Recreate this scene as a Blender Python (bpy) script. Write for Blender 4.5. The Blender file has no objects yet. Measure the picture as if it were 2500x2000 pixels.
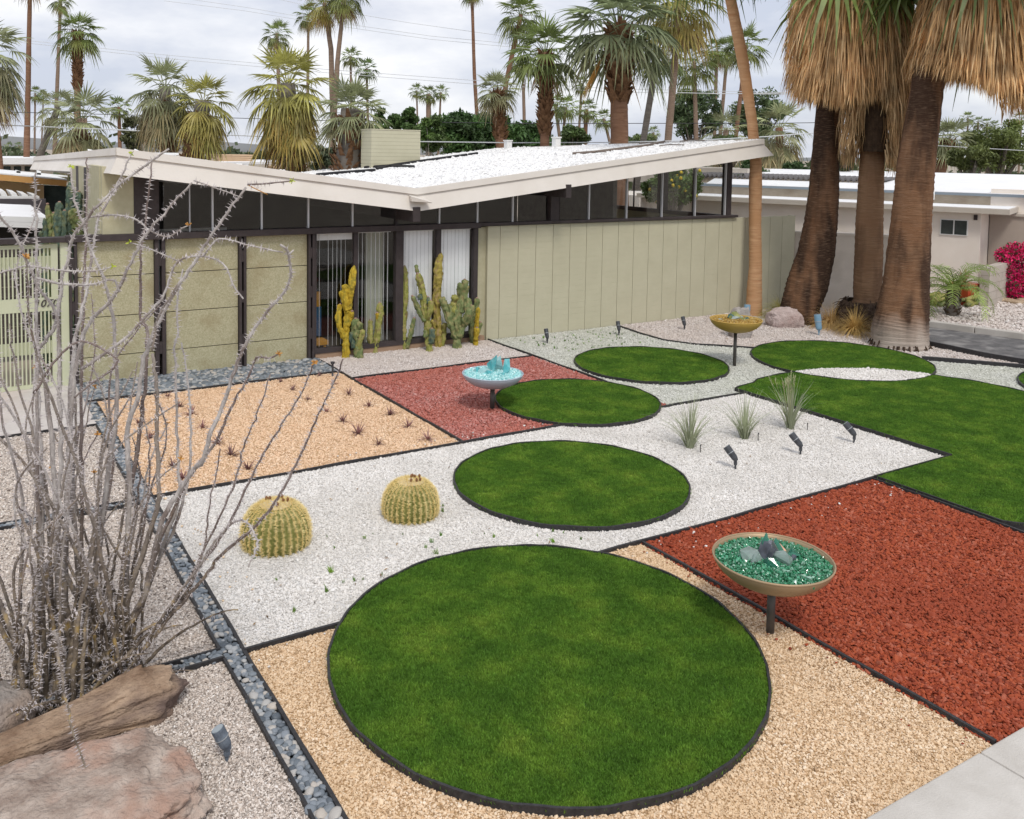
import bpy, bmesh, math, random
import numpy as np
from mathutils import Vector, Matrix, noise as mnoise

# ------------------------------------------------------------------ camera, sky, sun, exposure
sc = bpy.context.scene
COL = sc.collection
CF, CCX, CCY = 2187.58, 1174.1, 520.9            # focal length and principal point in photo pixels (2500 x 2000)
YAW, PITCH, ROLL = math.radians(31.03), math.radians(3.905), math.radians(0.883)
CH = 3.509                                        # eye height above the garden

def cam_axes():
    f = np.array([math.sin(YAW)*math.cos(PITCH), math.cos(YAW)*math.cos(PITCH), -math.sin(PITCH)])
    r = np.array([math.cos(YAW), -math.sin(YAW), 0.0])
    u = np.cross(r, f)
    return math.cos(ROLL)*r+math.sin(ROLL)*u, -math.sin(ROLL)*r+math.cos(ROLL)*u, f
RT, UP, FW = cam_axes()
cd = bpy.data.cameras.new('camera')
cam = bpy.data.objects.new('camera', cd); COL.objects.link(cam)
m = Matrix(((RT[0], UP[0], -FW[0], 0), (RT[1], UP[1], -FW[1], 0), (RT[2], UP[2], -FW[2], CH), (0, 0, 0, 1)))
cam.matrix_world = m
cd.sensor_fit = 'HORIZONTAL'; cd.sensor_width = 36.0
cd.lens = 36.0*CF/2500.0
cd.shift_x = (1250-CCX)/2500.0
cd.shift_y = -(1000-CCY)/2500.0
cd.clip_start = 0.05; cd.clip_end = 3000
sc.camera = cam

SUN_EL, SUN_AZ = math.radians(54), math.radians(198)   # sun high behind thin cloud, azimuth from +Y towards +X
world = bpy.data.worlds.new('World'); sc.world = world; world.use_nodes = True
wn, wl = world.node_tree.nodes, world.node_tree.links
wn.clear()
wo = wn.new('ShaderNodeOutputWorld'); bg = wn.new('ShaderNodeBackground')
sky = wn.new('ShaderNodeTexSky'); sky.sky_type = 'NISHITA'; sky.sun_disc = False
sky.sun_elevation = SUN_EL; sky.sun_rotation = SUN_AZ; sky.dust_density = 2.0
tc = wn.new('ShaderNodeTexCoord'); mp = wn.new('ShaderNodeMapping'); mp.inputs['Scale'].default_value = (1.0, 1.0, 2.6)
n1 = wn.new('ShaderNodeTexNoise'); n1.inputs['Scale'].default_value = 4.0; n1.inputs['Detail'].default_value = 6; n1.inputs['Roughness'].default_value = 0.55
cr = wn.new('ShaderNodeValToRGB'); e = cr.color_ramp.elements
e[0].position = 0.40; e[0].color = (4.9, 5.25, 6.15, 1); e[1].position = 0.63; e[1].color = (7.7, 7.75, 7.95, 1)
n2 = wn.new('ShaderNodeTexNoise'); n2.inputs['Scale'].default_value = 1.7; n2.inputs['Detail'].default_value = 4
cr2 = wn.new('ShaderNodeValToRGB'); e2 = cr2.color_ramp.elements
e2[0].position = 0.38; e2[0].color = (0.82, 0.82, 0.82, 1); e2[1].position = 0.6; e2[1].color = (1, 1, 1, 1)
mx = wn.new('ShaderNodeMixRGB')
bg.inputs['Strength'].default_value = 0.105
wl.new(tc.outputs['Generated'], mp.inputs['Vector'])
wl.new(mp.outputs['Vector'], n1.inputs['Vector']); wl.new(mp.outputs['Vector'], n2.inputs['Vector'])
wl.new(n1.outputs['Fac'], cr.inputs['Fac']); wl.new(n2.outputs['Fac'], cr2.inputs['Fac'])
wl.new(cr2.outputs['Color'], mx.inputs['Fac'])
wl.new(sky.outputs['Color'], mx.inputs['Color1']); wl.new(cr.outputs['Color'], mx.inputs['Color2'])
wl.new(mx.outputs['Color'], bg.inputs['Color']); wl.new(bg.outputs['Background'], wo.inputs['Surface'])

sd = bpy.data.lights.new('sun', 'SUN'); sd.energy = 1.5; sd.angle = math.radians(14); sd.color = (1.0, 0.95, 0.87)
sun = bpy.data.objects.new('sun', sd); COL.objects.link(sun)
sdir = Vector((math.sin(SUN_AZ)*math.cos(SUN_EL), math.cos(SUN_AZ)*math.cos(SUN_EL), math.sin(SUN_EL)))
sun.rotation_euler = sdir.to_track_quat('Z', 'Y').to_euler(); sun.location = (0, 0, 30)
vs = sc.view_settings
vs.view_transform = 'Standard'; vs.look = 'None'; vs.gamma = 1.0; vs.use_curve_mapping = False; vs.exposure = 0.36
sc.cycles.use_denoising = True
sc.cycles.max_bounces = 8; sc.cycles.transparent_max_bounces = 24

# ------------------------------------------------------------------ helpers
R = math.radians
def ray(px, py):
    return (px-CCX)/CF*RT-(py-CCY)/CF*UP+FW
CAMP = np.array([0, 0, CH])
def at_z(px, py, z=0.0):                       # where the sight line meets the level z
    d = ray(px, py); p = CAMP+d*((z-CH)/d[2]); return Vector(p)
def at_y(px, py, Y=14.133):                    # where it meets a facade parallel to the street
    d = ray(px, py); return Vector(CAMP+d*(Y/d[1]))
def at_d(px, py, dist):                        # at a given distance ahead
    return Vector(CAMP+ray(px, py)*dist)
def depth_of(p):
    return float((np.array(p)-CAMP)@FW)
def zdepth_height(px, py, base):               # height above a standing point whose top shows at pixel px,py
    return at_d(px, py, depth_of(base)).z

def tag(o, label=None, cat=None, group=None, kind=None):
    if label: o['label'] = label
    if cat: o['category'] = cat
    if group: o['group'] = group
    if kind: o['kind'] = kind
    return o
def empty(name, loc=(0, 0, 0), rz=0.0, parent=None):
    o = bpy.data.objects.new(name, None); COL.objects.link(o)
    o.location = loc; o.rotation_euler = (0, 0, rz); o.empty_display_size = 0.1
    if parent: o.parent = parent
    return o
def wloc(o):
    v = Vector((0, 0, 0))
    while o is not None:
        v += o.location; o = o.parent
    return v
class MB:
    def __init__(s): s.v = []; s.f = []
    def add(s, vs_, fs_):
        b = len(s.v); s.v.extend(tuple(x) for x in vs_); s.f.extend(tuple(i+b for i in f) for f in fs_); return s
    def box(s, x0, x1, y0, y1, z0, z1, rz=0.0, piv=None):
        p = [(x0,y0,z0),(x1,y0,z0),(x1,y1,z0),(x0,y1,z0),(x0,y0,z1),(x1,y0,z1),(x1,y1,z1),(x0,y1,z1)]
        if rz:
            px_, py_ = piv if piv else ((x0+x1)/2, (y0+y1)/2); c, n_ = math.cos(rz), math.sin(rz)
            p = [(px_+(a-px_)*c-(b-py_)*n_, py_+(a-px_)*n_+(b-py_)*c, z) for a, b, z in p]
        return s.add(p, [(3,2,1,0),(4,5,6,7),(0,1,5,4),(1,2,6,5),(2,3,7,6),(3,0,4,7)])
    def hexa(s, p): return s.add(p, [(3,2,1,0),(4,5,6,7),(0,1,5,4),(1,2,6,5),(2,3,7,6),(3,0,4,7)])
    def tube(s, pts, radii, n=8, cap=True, fn=None):
        pts = [Vector(p) for p in pts]; b = len(s.v); k = len(pts)
        t0 = (pts[1]-pts[0]).normalized()
        ref = Vector((0, 1, 0)) if abs(t0.y) < 0.9 else Vector((1, 0, 0))
        nx = t0.cross(ref).normalized()
        for i, p in enumerate(pts):
            t = (pts[min(i+1, k-1)]-pts[max(i-1, 0)]).normalized()
            nx = (nx-t*nx.dot(t)).normalized(); ny = t.cross(nx)
            r = radii[i] if hasattr(radii, '__len__') else radii
            for j in range(n):
                a = 2*math.pi*j/n; rr = r*(fn(i, j, a) if fn else 1.0)
                s.v.append(tuple(p+nx*(math.cos(a)*rr)+ny*(math.sin(a)*rr)))
        for i in range(k-1):
            for j in range(n):
                s.f.append((b+i*n+j, b+i*n+(j+1) % n, b+(i+1)*n+(j+1) % n, b+(i+1)*n+j))
        if cap:
            s.f.append(tuple(b+j for j in reversed(range(n)))); s.f.append(tuple(b+(k-1)*n+j for j in range(n)))
        return s
    def lathe(s, prof, n=32, c=(0, 0, 0)):      # prof: list of (r,z)
        b = len(s.v)
        for r, z in prof:
            for j in range(n):
                a = 2*math.pi*j/n; s.v.append((c[0]+r*math.cos(a), c[1]+r*math.sin(a), c[2]+z))
        for i in range(len(prof)-1):
            for j in range(n):
                s.f.append((b+i*n+j, b+i*n+(j+1) % n, b+(i+1)*n+(j+1) % n, b+(i+1)*n+j))
        return s
    def prism(s, poly, z0, z1):
        b = len(s.v); n = len(poly)
        s.v.extend((p[0], p[1], z0) for p in poly); s.v.extend((p[0], p[1], z1) for p in poly)
        s.f.append(tuple(b+i for i in reversed(range(n)))); s.f.append(tuple(b+n+i for i in range(n)))
        for i in range(n): s.f.append((b+i, b+(i+1) % n, b+n+(i+1) % n, b+n+i))
        return s
    def mesh(s, name, mat=None, smooth=False):
        me = bpy.data.meshes.new(name); me.from_pydata(s.v, [], s.f); me.update()
        if mat is not None: me.materials.append(mat)
        if smooth: me.polygons.foreach_set('use_smooth', [True]*len(me.polygons))
        return me
    def build(s, name, mat, parent=None, loc=None, smooth=False, world_=False, rz=0.0):
        o = bpy.data.objects.new(name, s.mesh(name, mat, smooth)); COL.objects.link(o)
        if parent is not None:
            o.parent = parent
            if world_: o.location = -wloc(parent)
        if loc is not None: o.location = loc
        if rz: o.rotation_euler = (0, 0, rz)
        return o
    def rebase(s, loc):
        s.v = [(x-loc[0], y-loc[1], z-loc[2]) for x, y, z in s.v]; return s
def link_mesh(name, me, parent=None, loc=(0, 0, 0), rot=(0, 0, 0), scl=(1, 1, 1)):
    o = bpy.data.objects.new(name, me); COL.objects.link(o)
    if parent is not None: o.parent = parent
    o.location = loc; o.rotation_euler = rot; o.scale = scl
    return o
def bevel(o, w=0.01, seg=2):
    b = o.modifiers.new('bevel', 'BEVEL'); b.width = w; b.segments = seg; b.limit_method = 'ANGLE'; return o

# ------------------------------------------------------------------ materials
MATS = {}
def nodes_of(name):
    mt = bpy.data.materials.new(name); mt.use_nodes = True; nt = mt.node_tree
    bs = nt.nodes['Principled BSDF']; return mt, nt, bs
def C4(c): return (c[0], c[1], c[2], 1.0)
def mat(name, c1, c2=None, scale=8.0, rough=0.8, bump=0.0, bscale=None, metal=0.0, c3=None, s3=1.2, coord='pos', stretch=(1, 1, 1), detail=5, spec=0.3, c3w=0.5, bdist=0.02):
    if name in MATS: return MATS[name]
    mt, nt, bs = nodes_of(name); N, L = nt.nodes, nt.links
    bs.inputs['Roughness'].default_value = rough; bs.inputs['Metallic'].default_value = metal
    bs.inputs['Specular IOR Level'].default_value = spec
    if coord == 'pos':
        g = N.new('ShaderNodeNewGeometry'); vec = g.outputs['Position']
    else:
        g = N.new('ShaderNodeTexCoord'); vec = g.outputs['Object']
    mpn = N.new('ShaderNodeMapping'); mpn.inputs['Scale'].default_value = stretch; L.new(vec, mpn.inputs['Vector']); vec = mpn.outputs['Vector']
    col = None
    if c2 is not None:
        nz = N.new('ShaderNodeTexNoise'); nz.inputs['Scale'].default_value = scale; nz.inputs['Detail'].default_value = detail; nz.inputs['Roughness'].default_value = 0.65
        L.new(vec, nz.inputs['Vector'])
        rp = N.new('ShaderNodeValToRGB'); rp.color_ramp.elements[0].position = 0.34; rp.color_ramp.elements[1].position = 0.66
        rp.color_ramp.elements[0].color = C4(c1); rp.color_ramp.elements[1].color = C4(c2)
        L.new(nz.outputs['Fac'], rp.inputs['Fac']); col = rp.outputs['Color']
        if c3 is not None:
            nz3 = N.new('ShaderNodeTexNoise'); nz3.inputs['Scale'].default_value = s3; nz3.inputs['Detail'].default_value = 4
            L.new(vec, nz3.inputs['Vector'])
            r3 = N.new('ShaderNodeValToRGB'); r3.color_ramp.elements[0].position = 0.48; r3.color_ramp.elements[1].position = 0.68
            r3.color_ramp.elements[0].color = (0, 0, 0, 1); r3.color_ramp.elements[1].color = (c3w*1.6,)*3+(1,)
            L.new(nz3.outputs['Fac'], r3.inputs['Fac'])
            m3 = N.new('ShaderNodeMixRGB'); L.new(r3.outputs['Color'], m3.inputs['Fac']); L.new(col, m3.inputs['Color1']); m3.inputs['Color2'].default_value = C4(c3)
            col = m3.outputs['Color']
        L.new(col, bs.inputs['Base Color'])
    else:
        bs.inputs['Base Color'].default_value = C4(c1)
    if bump > 0:
        nb = N.new('ShaderNodeTexNoise'); nb.inputs['Scale'].default_value = bscale or scale*3; nb.inputs['Detail'].default_value = 5
        L.new(vec, nb.inputs['Vector'])
        bp = N.new('ShaderNodeBump'); bp.inputs['Strength'].default_value = bump; bp.inputs['Distance'].default_value = bdist
        L.new(nb.outputs['Fac'], bp.inputs['Height']); L.new(bp.outputs['Normal'], bs.inputs['Normal'])
    MATS[name] = mt; return mt
def stone_mat(name, cols, rough=0.85, patch=None, pscale=1.1, spec=0.3):
    # every stone its own shade; patch = a second tint in drifts across the bed
    mt, nt, bs = nodes_of(name); N, L = nt.nodes, nt.links
    oi = N.new('ShaderNodeObjectInfo'); rp = N.new('ShaderNodeValToRGB'); el = rp.color_ramp.elements
    while len(el) < len(cols): el.new(0.5)
    for i, c in enumerate(cols): el[i].position = i/(len(cols)-1); el[i].color = C4(c)
    L.new(oi.outputs['Random'], rp.inputs['Fac']); col = rp.outputs['Color']
    if patch is not None:
        nz = N.new('ShaderNodeTexNoise'); nz.inputs['Scale'].default_value = pscale; nz.inputs['Detail'].default_value = 5
        L.new(oi.outputs['Location'], nz.inputs['Vector'])
        r3 = N.new('ShaderNodeValToRGB'); r3.color_ramp.elements[0].position = 0.42; r3.color_ramp.elements[1].position = 0.68
        r3.color_ramp.elements[1].color = (0.75, 0.75, 0.75, 1)
        L.new(nz.outputs['Fac'], r3.inputs['Fac'])
        mxn = N.new('ShaderNodeMixRGB'); L.new(r3.outputs['Color'], mxn.inputs['Fac']); L.new(col, mxn.inputs['Color1']); mxn.inputs['Color2'].default_value = C4(patch)
        col = mxn.outputs['Color']
    L.new(col, bs.inputs['Base Color']); bs.inputs['Roughness'].default_value = rough; bs.inputs['Specular IOR Level'].default_value = spec
    return mt
def leaf_mat(name, trans=0.25, rough=0.55, var=0.35, tip=None):
    # leaf colour comes from the object's own colour, varied from leaf to leaf
    mt, nt, bs = nodes_of(name); N, L = nt.nodes, nt.links
    oi = N.new('ShaderNodeObjectInfo'); hs = N.new('ShaderNodeHueSaturation')
    mr = N.new('ShaderNodeMapRange'); mr.inputs['To Min'].default_value = 1-var; mr.inputs['To Max'].default_value = 1+var
    L.new(oi.outputs['Random'], mr.inputs['Value'])
    g = N.new('ShaderNodeNewGeometry'); nz = N.new('ShaderNodeTexNoise'); nz.inputs['Scale'].default_value = 3.0; nz.inputs['Detail'].default_value = 3
    L.new(g.outputs['Position'], nz.inputs['Vector'])
    mr2 = N.new('ShaderNodeMapRange'); mr2.inputs['From Min'].default_value = .3; mr2.inputs['From Max'].default_value = .7; mr2.inputs['To Min'].default_value = 0.65; mr2.inputs['To Max'].default_value = 1.35
    L.new(nz.outputs['Fac'], mr2.inputs['Value'])
    mu = N.new('ShaderNodeMath'); mu.operation = 'MULTIPLY'; L.new(mr.outputs['Result'], mu.inputs[0]); L.new(mr2.outputs['Result'], mu.inputs[1])
    L.new(oi.outputs['Color'], hs.inputs['Color']); L.new(mu.outputs[0], hs.inputs['Value'])
    L.new(hs.outputs['Color'], bs.inputs['Base Color']); bs.inputs['Roughness'].default_value = rough
    tr = N.new('ShaderNodeBsdfTranslucent'); L.new(hs.outputs['Color'], tr.inputs['Color'])
    ms = N.new('ShaderNodeMixShader'); ms.inputs['Fac'].default_value = trans
    out = N['Material Output']; L.new(bs.outputs['BSDF'], ms.inputs[1]); L.new(tr.outputs['BSDF'], ms.inputs[2]); L.new(ms.outputs[0], out.inputs['Surface'])
    MATS[name] = mt; return mt
def glass_mat(name, tint=(0.9, 0.95, 0.95), spec=0.12):
    mt, nt, bs = nodes_of(name); N, L = nt.nodes, nt.links
    tr = N.new('ShaderNodeBsdfTransparent'); tr.inputs['Color'].default_value = C4(tint)
    gl = N.new('ShaderNodeBsdfGlossy'); gl.inputs['Roughness'].default_value = 0.01
    lw_ = N.new('ShaderNodeLayerWeight'); lw_.inputs['Blend'].default_value = .5
    pw = N.new('ShaderNodeMath'); pw.operation = 'POWER'; pw.inputs[1].default_value = 4.0; L.new(lw_.outputs['Facing'], pw.inputs[0])
    fr = N.new('ShaderNodeMapRange'); fr.inputs['To Min'].default_value = .035; fr.inputs['To Max'].default_value = .9; L.new(pw.outputs[0], fr.inputs['Value'])
    ms = N.new('ShaderNodeMixShader'); L.new(fr.outputs['Result'], ms.inputs['Fac']); L.new(tr.outputs[0], ms.inputs[1]); L.new(gl.outputs[0], ms.inputs[2])
    L.new(ms.outputs[0], N['Material Output'].inputs['Surface']); MATS[name] = mt; return mt

# ------------------------------------------------------------------ scattering of stones and grass on real points
def source(name, me): return bpy.data.objects.new(name, me)      # not linked to the scene: only the copies show
def scatter(name, pts, rot, scl, src, parent=None, kind='stuff'):
    me = bpy.data.meshes.new(name); n = len(pts)
    me.vertices.add(n); me.vertices.foreach_set('co', np.asarray(pts, dtype=np.float32).ravel())
    for an, arr in (('rot', rot), ('scl', scl)):
        a = me.attributes.new(an, 'FLOAT_VECTOR', 'POINT'); a.data.foreach_set('vector', np.asarray(arr, dtype=np.float32).ravel())
    me.update()
    o = bpy.data.objects.new(name, me); COL.objects.link(o)
    if parent is not None:
        o.parent = parent; o.location = -wloc(parent)
    ng = bpy.data.node_groups.new(name, 'GeometryNodeTree')
    ng.interface.new_socket('Geometry', in_out='INPUT', socket_type='NodeSocketGeometry')
    ng.interface.new_socket('Geometry', in_out='OUTPUT', socket_type='NodeSocketGeometry')
    N, L = ng.nodes, ng.links
    gi = N.new('NodeGroupInput'); go = N.new('NodeGroupOutput'); ip = N.new('GeometryNodeInstanceOnPoints')
    ob = N.new('GeometryNodeObjectInfo'); ob.inputs['Object'].default_value = src
    a1 = N.new('GeometryNodeInputNamedAttribute'); a1.data_type = 'FLOAT_VECTOR'; a1.inputs['Name'].default_value = 'rot'
    a2 = N.new('GeometryNodeInputNamedAttribute'); a2.data_type = 'FLOAT_VECTOR'; a2.inputs['Name'].default_value = 'scl'
    er = N.new('FunctionNodeEulerToRotation')
    L.new(gi.outputs[0], ip.inputs['Points']); L.new(ob.outputs['Geometry'], ip.inputs['Instance'])
    L.new(a1.outputs['Attribute'], er.inputs[0]); L.new(er.outputs[0], ip.inputs['Rotation']); L.new(a2.outputs['Attribute'], ip.inputs['Scale'])
    L.new(ip.outputs['Instances'], go.inputs[0])
    md = o.modifiers.new('scatter', 'NODES'); md.node_group = ng
    if kind: o['kind'] = kind
    return o
RNG = np.random.default_rng(7)
def in_poly(P, poly):
    x, y = P[:, 0], P[:, 1]; ins = np.zeros(len(P), bool); n = len(poly); j = n-1
    for i in range(n):
        xi, yi = poly[i][0], poly[i][1]; xj, yj = poly[j][0], poly[j][1]
        c = ((yi > y) != (yj > y)) & (x < (xj-xi)*(y-yi)/((yj-yi) if yj != yi else 1e-9)+xi)
        ins ^= c; j = i
    return ins
def sample(poly, density, holes=(), jitter=True):
    p = np.array([(a[0], a[1]) for a in poly]); lo, hi = p.min(0), p.max(0)
    n = int((hi[0]-lo[0])*(hi[1]-lo[1])*density)
    q = lo+RNG.random((n, 2))*(hi-lo)
    q = q[in_poly(q, poly)]
    for h in holes: q = q[~in_poly(q, h)]
    return q
def seen(P, margin=650, z=0.0):                # keep only what lies near the camera's field of view
    D = np.c_[P[:, 0], P[:, 1], np.full(len(P), z)]-CAMP
    zz = D@FW; ok = zz > 0.3
    x = CCX+CF*(D@RT)/np.where(ok, zz, 1); y = CCY-CF*(D@UP)/np.where(ok, zz, 1)
    return P[ok & (x > -margin) & (x < 2500+margin) & (y > -margin) & (y < 2000+margin)]
def stone_mesh(name, mt, seed=0, sub=1, flat=0.7, amp=0.22, smooth=False):
    bm = bmesh.new(); bmesh.ops.create_icosphere(bm, subdivisions=sub, radius=1.0); rr = random.Random(seed)
    for v in bm.verts:
        k = 1+rr.uniform(-amp, amp); v.co *= k; v.co.z *= flat
    me = bpy.data.meshes.new(name); bm.to_mesh(me); bm.free(); me.materials.append(mt)
    if smooth: me.polygons.foreach_set('use_smooth', [True]*len(me.polygons))
    return me
# ================================================================== GROUND, BEDS, LAWNS
XA, XB, XC, XD = 1.73, 5.33, 8.66, 10.10           # bed lines running away from the street
YA, YB, YC, YD, YE, YW = 2.80, 5.98, 9.16, 12.60, 13.09, 14.13
def circle(cx, cy, r, n=96, k=1.0, az=0.0):
    # k > 1 stretches along the direction az
    out = []
    for i in range(n):
        a = 2*math.pi*i/n; u, v = r*k*math.cos(a), r*math.sin(a)
        out.append((cx+u*math.sin(az)+v*math.cos(az), cy+u*math.cos(az)-v*math.sin(az)))
    return out
LAWN = {
 'near':   circle(3.585, 4.985, 1.51, 128, 1.055, R(33)),
 'middle': circle(5.685, 7.509, 1.247),
 'bowl':   circle(7.615, 9.944, 1.157),
 'wall':   circle(10.061, 11.157, 1.263),
 'palm':   circle(13.22, 9.869, 1.476, 96, 1.02, R(50)),
 'edge':   circle(15.355, 6.341, 1.487),
}
C6c = np.array([11.093, 6.57])
_pp = np.array([tuple(at_z(*p))[:2] for p in [(1839,940),(1850,932),(1900,920),(2000,908),(2143,908),(2253,918),(2286,922.6),(2388,938),(2500,962),(2500,1289),(2435,1280)]])
_th = np.arctan2(_pp[:,1]-C6c[1], _pp[:,0]-C6c[0]); _rr = np.hypot(*(_pp-C6c).T)
_o = np.argsort(_th); _th, _rr = _th[_o], _rr[_o]
def c6(a):
    return float(np.interp(a, np.r_[_th[-1]-2*math.pi, _th, _th[0]+2*math.pi], np.r_[_rr[-1], _rr, _rr[0]]))
C6FULL = [(C6c[0]+c6(a)*math.cos(a), C6c[1]+c6(a)*math.sin(a)) for a in np.linspace(math.pi, -math.pi, 220, endpoint=False)]
_arc = [p for p in C6FULL if not (p[0] < XD and p[1] > YB) and p[0] > XC]
_ang = sorted(_arc, key=lambda p: -((math.atan2(p[1]-C6c[1], p[0]-C6c[0])+math.pi*1.32) % (2*math.pi)))
LAWN['big'] = _ang+[(XC+.01, YB-.012), (XD, YB-.012)]
_l5 = [p for p in LAWN['palm'] if in_poly(np.array([p]), C6FULL)[0]]; _l6 = [p for p in C6FULL if in_poly(np.array([p]), LAWN['palm'])[0]]
_lc = np.mean(np.array(_l5+_l6), 0)
LENS = sorted(_l5+_l6, key=lambda p: math.atan2(p[1]-_lc[1], p[0]-_lc[0]))

g = MB(); S = 900
g.add([(-S,-S,-.06),(S,-S,-.06),(S,S,-.06),(-S,S,-.06)], [(0,1,2,3)])
tag(g.build('ground', mat('desert_ground', (.30,.25,.20), (.42,.37,.30), 0.6, .95, .3, 30)), 'sandy level ground under the houses and gardens', 'ground', kind='structure')

M_edge = mat('black_edging', (.022,.021,.022), (.045,.043,.045), 30, .55, .15, 60)
BASE = {
 'white': mat('white_gravel_base', (.55,.54,.52), (.72,.70,.68), 60, .95, .6, 160),
 'tan':   mat('tan_gravel_base', (.42,.26,.13), (.58,.40,.22), 60, .95, .6, 160),
 'red':   mat('red_gravel_base', (.10,.02,.010), (.22,.05,.025), 50, .95, .6, 140),  # darker than the stones, so the gaps between them carry painted shade
 'pale':  mat('pale_gravel_base', (.44,.44,.39), (.58,.58,.53), 60, .95, .6, 160),
 'pink':  mat('pinkish_gravel_base', (.42,.37,.34), (.60,.55,.51), 60, .95, .6, 160),
 'pad':   mat('pad_gravel_base', (.36,.31,.27), (.55,.49,.44), 70, .95, .6, 190),
 'dark':  mat('pebble_soil', (.05,.055,.06), (.09,.10,.11), 40, .95, .4, 100),
}
ST = {
 'white': stone_mat('white_stone', [(.42,.39,.36),(.72,.69,.655),(.78,.755,.725),(.74,.70,.655),(.83,.815,.80)], .8, (.60,.57,.53), 1.3),
 'tan':   stone_mat('tan_stone', [(.25,.15,.075),(.62,.43,.26),(.77,.60,.42),(.81,.645,.46),(.54,.35,.19),(.86,.74,.59)], .8, (.66,.48,.30), 1.0),
 'peach': stone_mat('peach_stone', [(.44,.28,.17),(.75,.53,.35),(.82,.62,.44),(.70,.47,.29),(.86,.71,.55)], .8, (.74,.52,.34), 1.0),
 'redA':  stone_mat('red_stone', [(.16,.026,.011),(.33,.062,.022),(.39,.085,.032),(.26,.044,.017),(.42,.13,.075)], .75, (.27,.05,.02), .7),
 'redB':  stone_mat('dusty_red_stone', [(.28,.065,.045),(.45,.16,.13),(.52,.23,.20),(.36,.10,.075),(.60,.36,.33)], .8, (.42,.13,.09), .6),
 'pale':  stone_mat('pale_green_stone', [(.34,.34,.30),(.56,.56,.51),(.66,.66,.61),(.48,.48,.43),(.74,.74,.70)], .85, (.54,.545,.47), .9),
 'pink':  stone_mat('pinkish_stone', [(.36,.30,.27),(.62,.555,.52),(.72,.665,.63),(.54,.47,.44),(.80,.77,.75)], .85, (.62,.545,.49), .9),
 'pad':   stone_mat('pad_stone', [(.12,.095,.08),(.44,.37,.32),(.66,.585,.52),(.74,.67,.61),(.50,.41,.34),(.82,.78,.74)], .85),
 'pebble': stone_mat('river_pebble', [(.075,.09,.108),(.165,.19,.215),(.24,.265,.295),(.125,.148,.172),(.36,.375,.385),(.46,.41,.355)], .5, spec=.4),
}
SRC = {k: source(k+'_stone_source', stone_mesh(k+'_stone', v, seed=i, flat=.62)) for i, (k, v) in enumerate(ST.items())}
def stones(o, poly, holes, st, density, size, z, name='stones'):
    P = seen(sample(poly, density, holes))
    n = len(P); s = size*np.exp(RNG.normal(0, .28, n))
    sc3 = np.c_[s*RNG.uniform(.8, 1.35, n), s*RNG.uniform(.7, 1.1, n), s*RNG.uniform(.7, 1.1, n)]
    rot = np.c_[RNG.uniform(-.7, .7, n), RNG.uniform(-.7, .7, n), RNG.uniform(0, 6.28, n)]
    return scatter(name, np.c_[P, z+s*RNG.uniform(.1, .75, n)], rot, sc3, SRC[st], o)
def bed(name, label, poly, base, st, density, size, holes=(), z=0.0, cat='gravel'):
    b = MB(); n = len(poly); b.add([(p[0], p[1], z) for p in poly], [tuple(range(n))])
    o = b.build(name, BASE[base]); tag(o, label, cat, kind='stuff')
    stones(o, poly, holes, st, density, size, z)
    return o
L = LAWN
rect = lambda x0, x1, y0, y1: [(x0, y0), (x1, y0), (x1, y1), (x0, y1)]
bed('tan_gravel', 'tan gravel bed around the nearest grass circle', rect(XA, XB, YA, YB), 'tan', 'tan', 14000, .0064, [L['near']])
bed('red_gravel', 'large red gravel bed under the green glass bowl', rect(XB, XC, YA, YB), 'red', 'redA', 5200, .0122, [L['near']])
bed('white_gravel', 'white gravel bed with the two barrel cacti', rect(XA, XD, YB, YC), 'white', 'white', 9500, .0068, [L['near'], L['middle'], L['bowl']])
bed('tan_gravel', 'tan gravel bed planted with small purple tufts', rect(XA, XB, YC, YE), 'tan', 'peach', 6500, .0075)
bed('red_gravel', 'faded red gravel bed under the blue glass bowl', rect(XB, XC, YC, YD), 'red', 'redB', 5200, .0108, [L['bowl']])
bed('pinkish_gravel', 'pinkish grey gravel bed under the totem cacti', rect(XB, XC, YD, YW-.02), 'pink', 'pink', 5200, .0082)
PALE = [(XC, YC), (XD, YC), (XD+.2, 9.1), (10.9, 9.4), (12.0, 9.4), (13.4, 8.2), (13.9, 6.0), (16.5, 6.0), (15.95, 7.6), (14.61, 9.24), (14.4, 9.9), (13.2, 11.0), (12.67, 11.25), (11.91, 11.98), (11.64, 12.56), (11.65, 13.28), (11.75, YW-.02), (XC, YW-.02)]
bed('pale_gravel', 'pale green-grey gravel bed between wall and grass circles', PALE, 'pale', 'pale', 3600, .0088, [L['bowl'], L['wall'], L['palm'], C6FULL, L['edge']])
PALMBED = [(11.75, YW-.02), (11.65, 13.28), (11.64, 12.56), (11.91, 11.98), (12.67, 11.25), (13.2, 11.0), (14.4, 9.9), (14.61, 9.24), (15.63, 8.07), (16.2, 6.8), (15.95, 8.1), (15.81, 8.86), (15.84, 9.99), (16.3, 11.0), (17.0, 12.3), (17.9, 13.4), (17.25, 14.2), (17.0, YW-.02)]
bed('pinkish_gravel', 'pinkish gravel bed around the feet of the skirted palms', PALMBED, 'pink', 'pink', 2200, .0105, [L['palm']], z=.004)
bed('white_gravel', 'white gravel sliver where two grass circles overlap', LENS, 'white', 'white', 5000, .010, z=.046)
SX0, SX1 = 1.585, XA
PADS = [('fine gravel square nearest the boulders', rect(-2.2, SX0, 2.9, 5.95)), ('fine gravel square behind the thorny shrub', rect(-2.6, SX0, 6.08, 9.04)), ('fine gravel square next to the concrete walk', rect(-3.0, SX0, 9.16, 11.93))]
for i, (lb, pl) in enumerate(PADS):
    bed('fine_gravel', 'beige '+lb, pl, 'pad', 'pad', (15000, 9000, 6000)[i], (.0060, .0068, .0075)[i])

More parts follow.
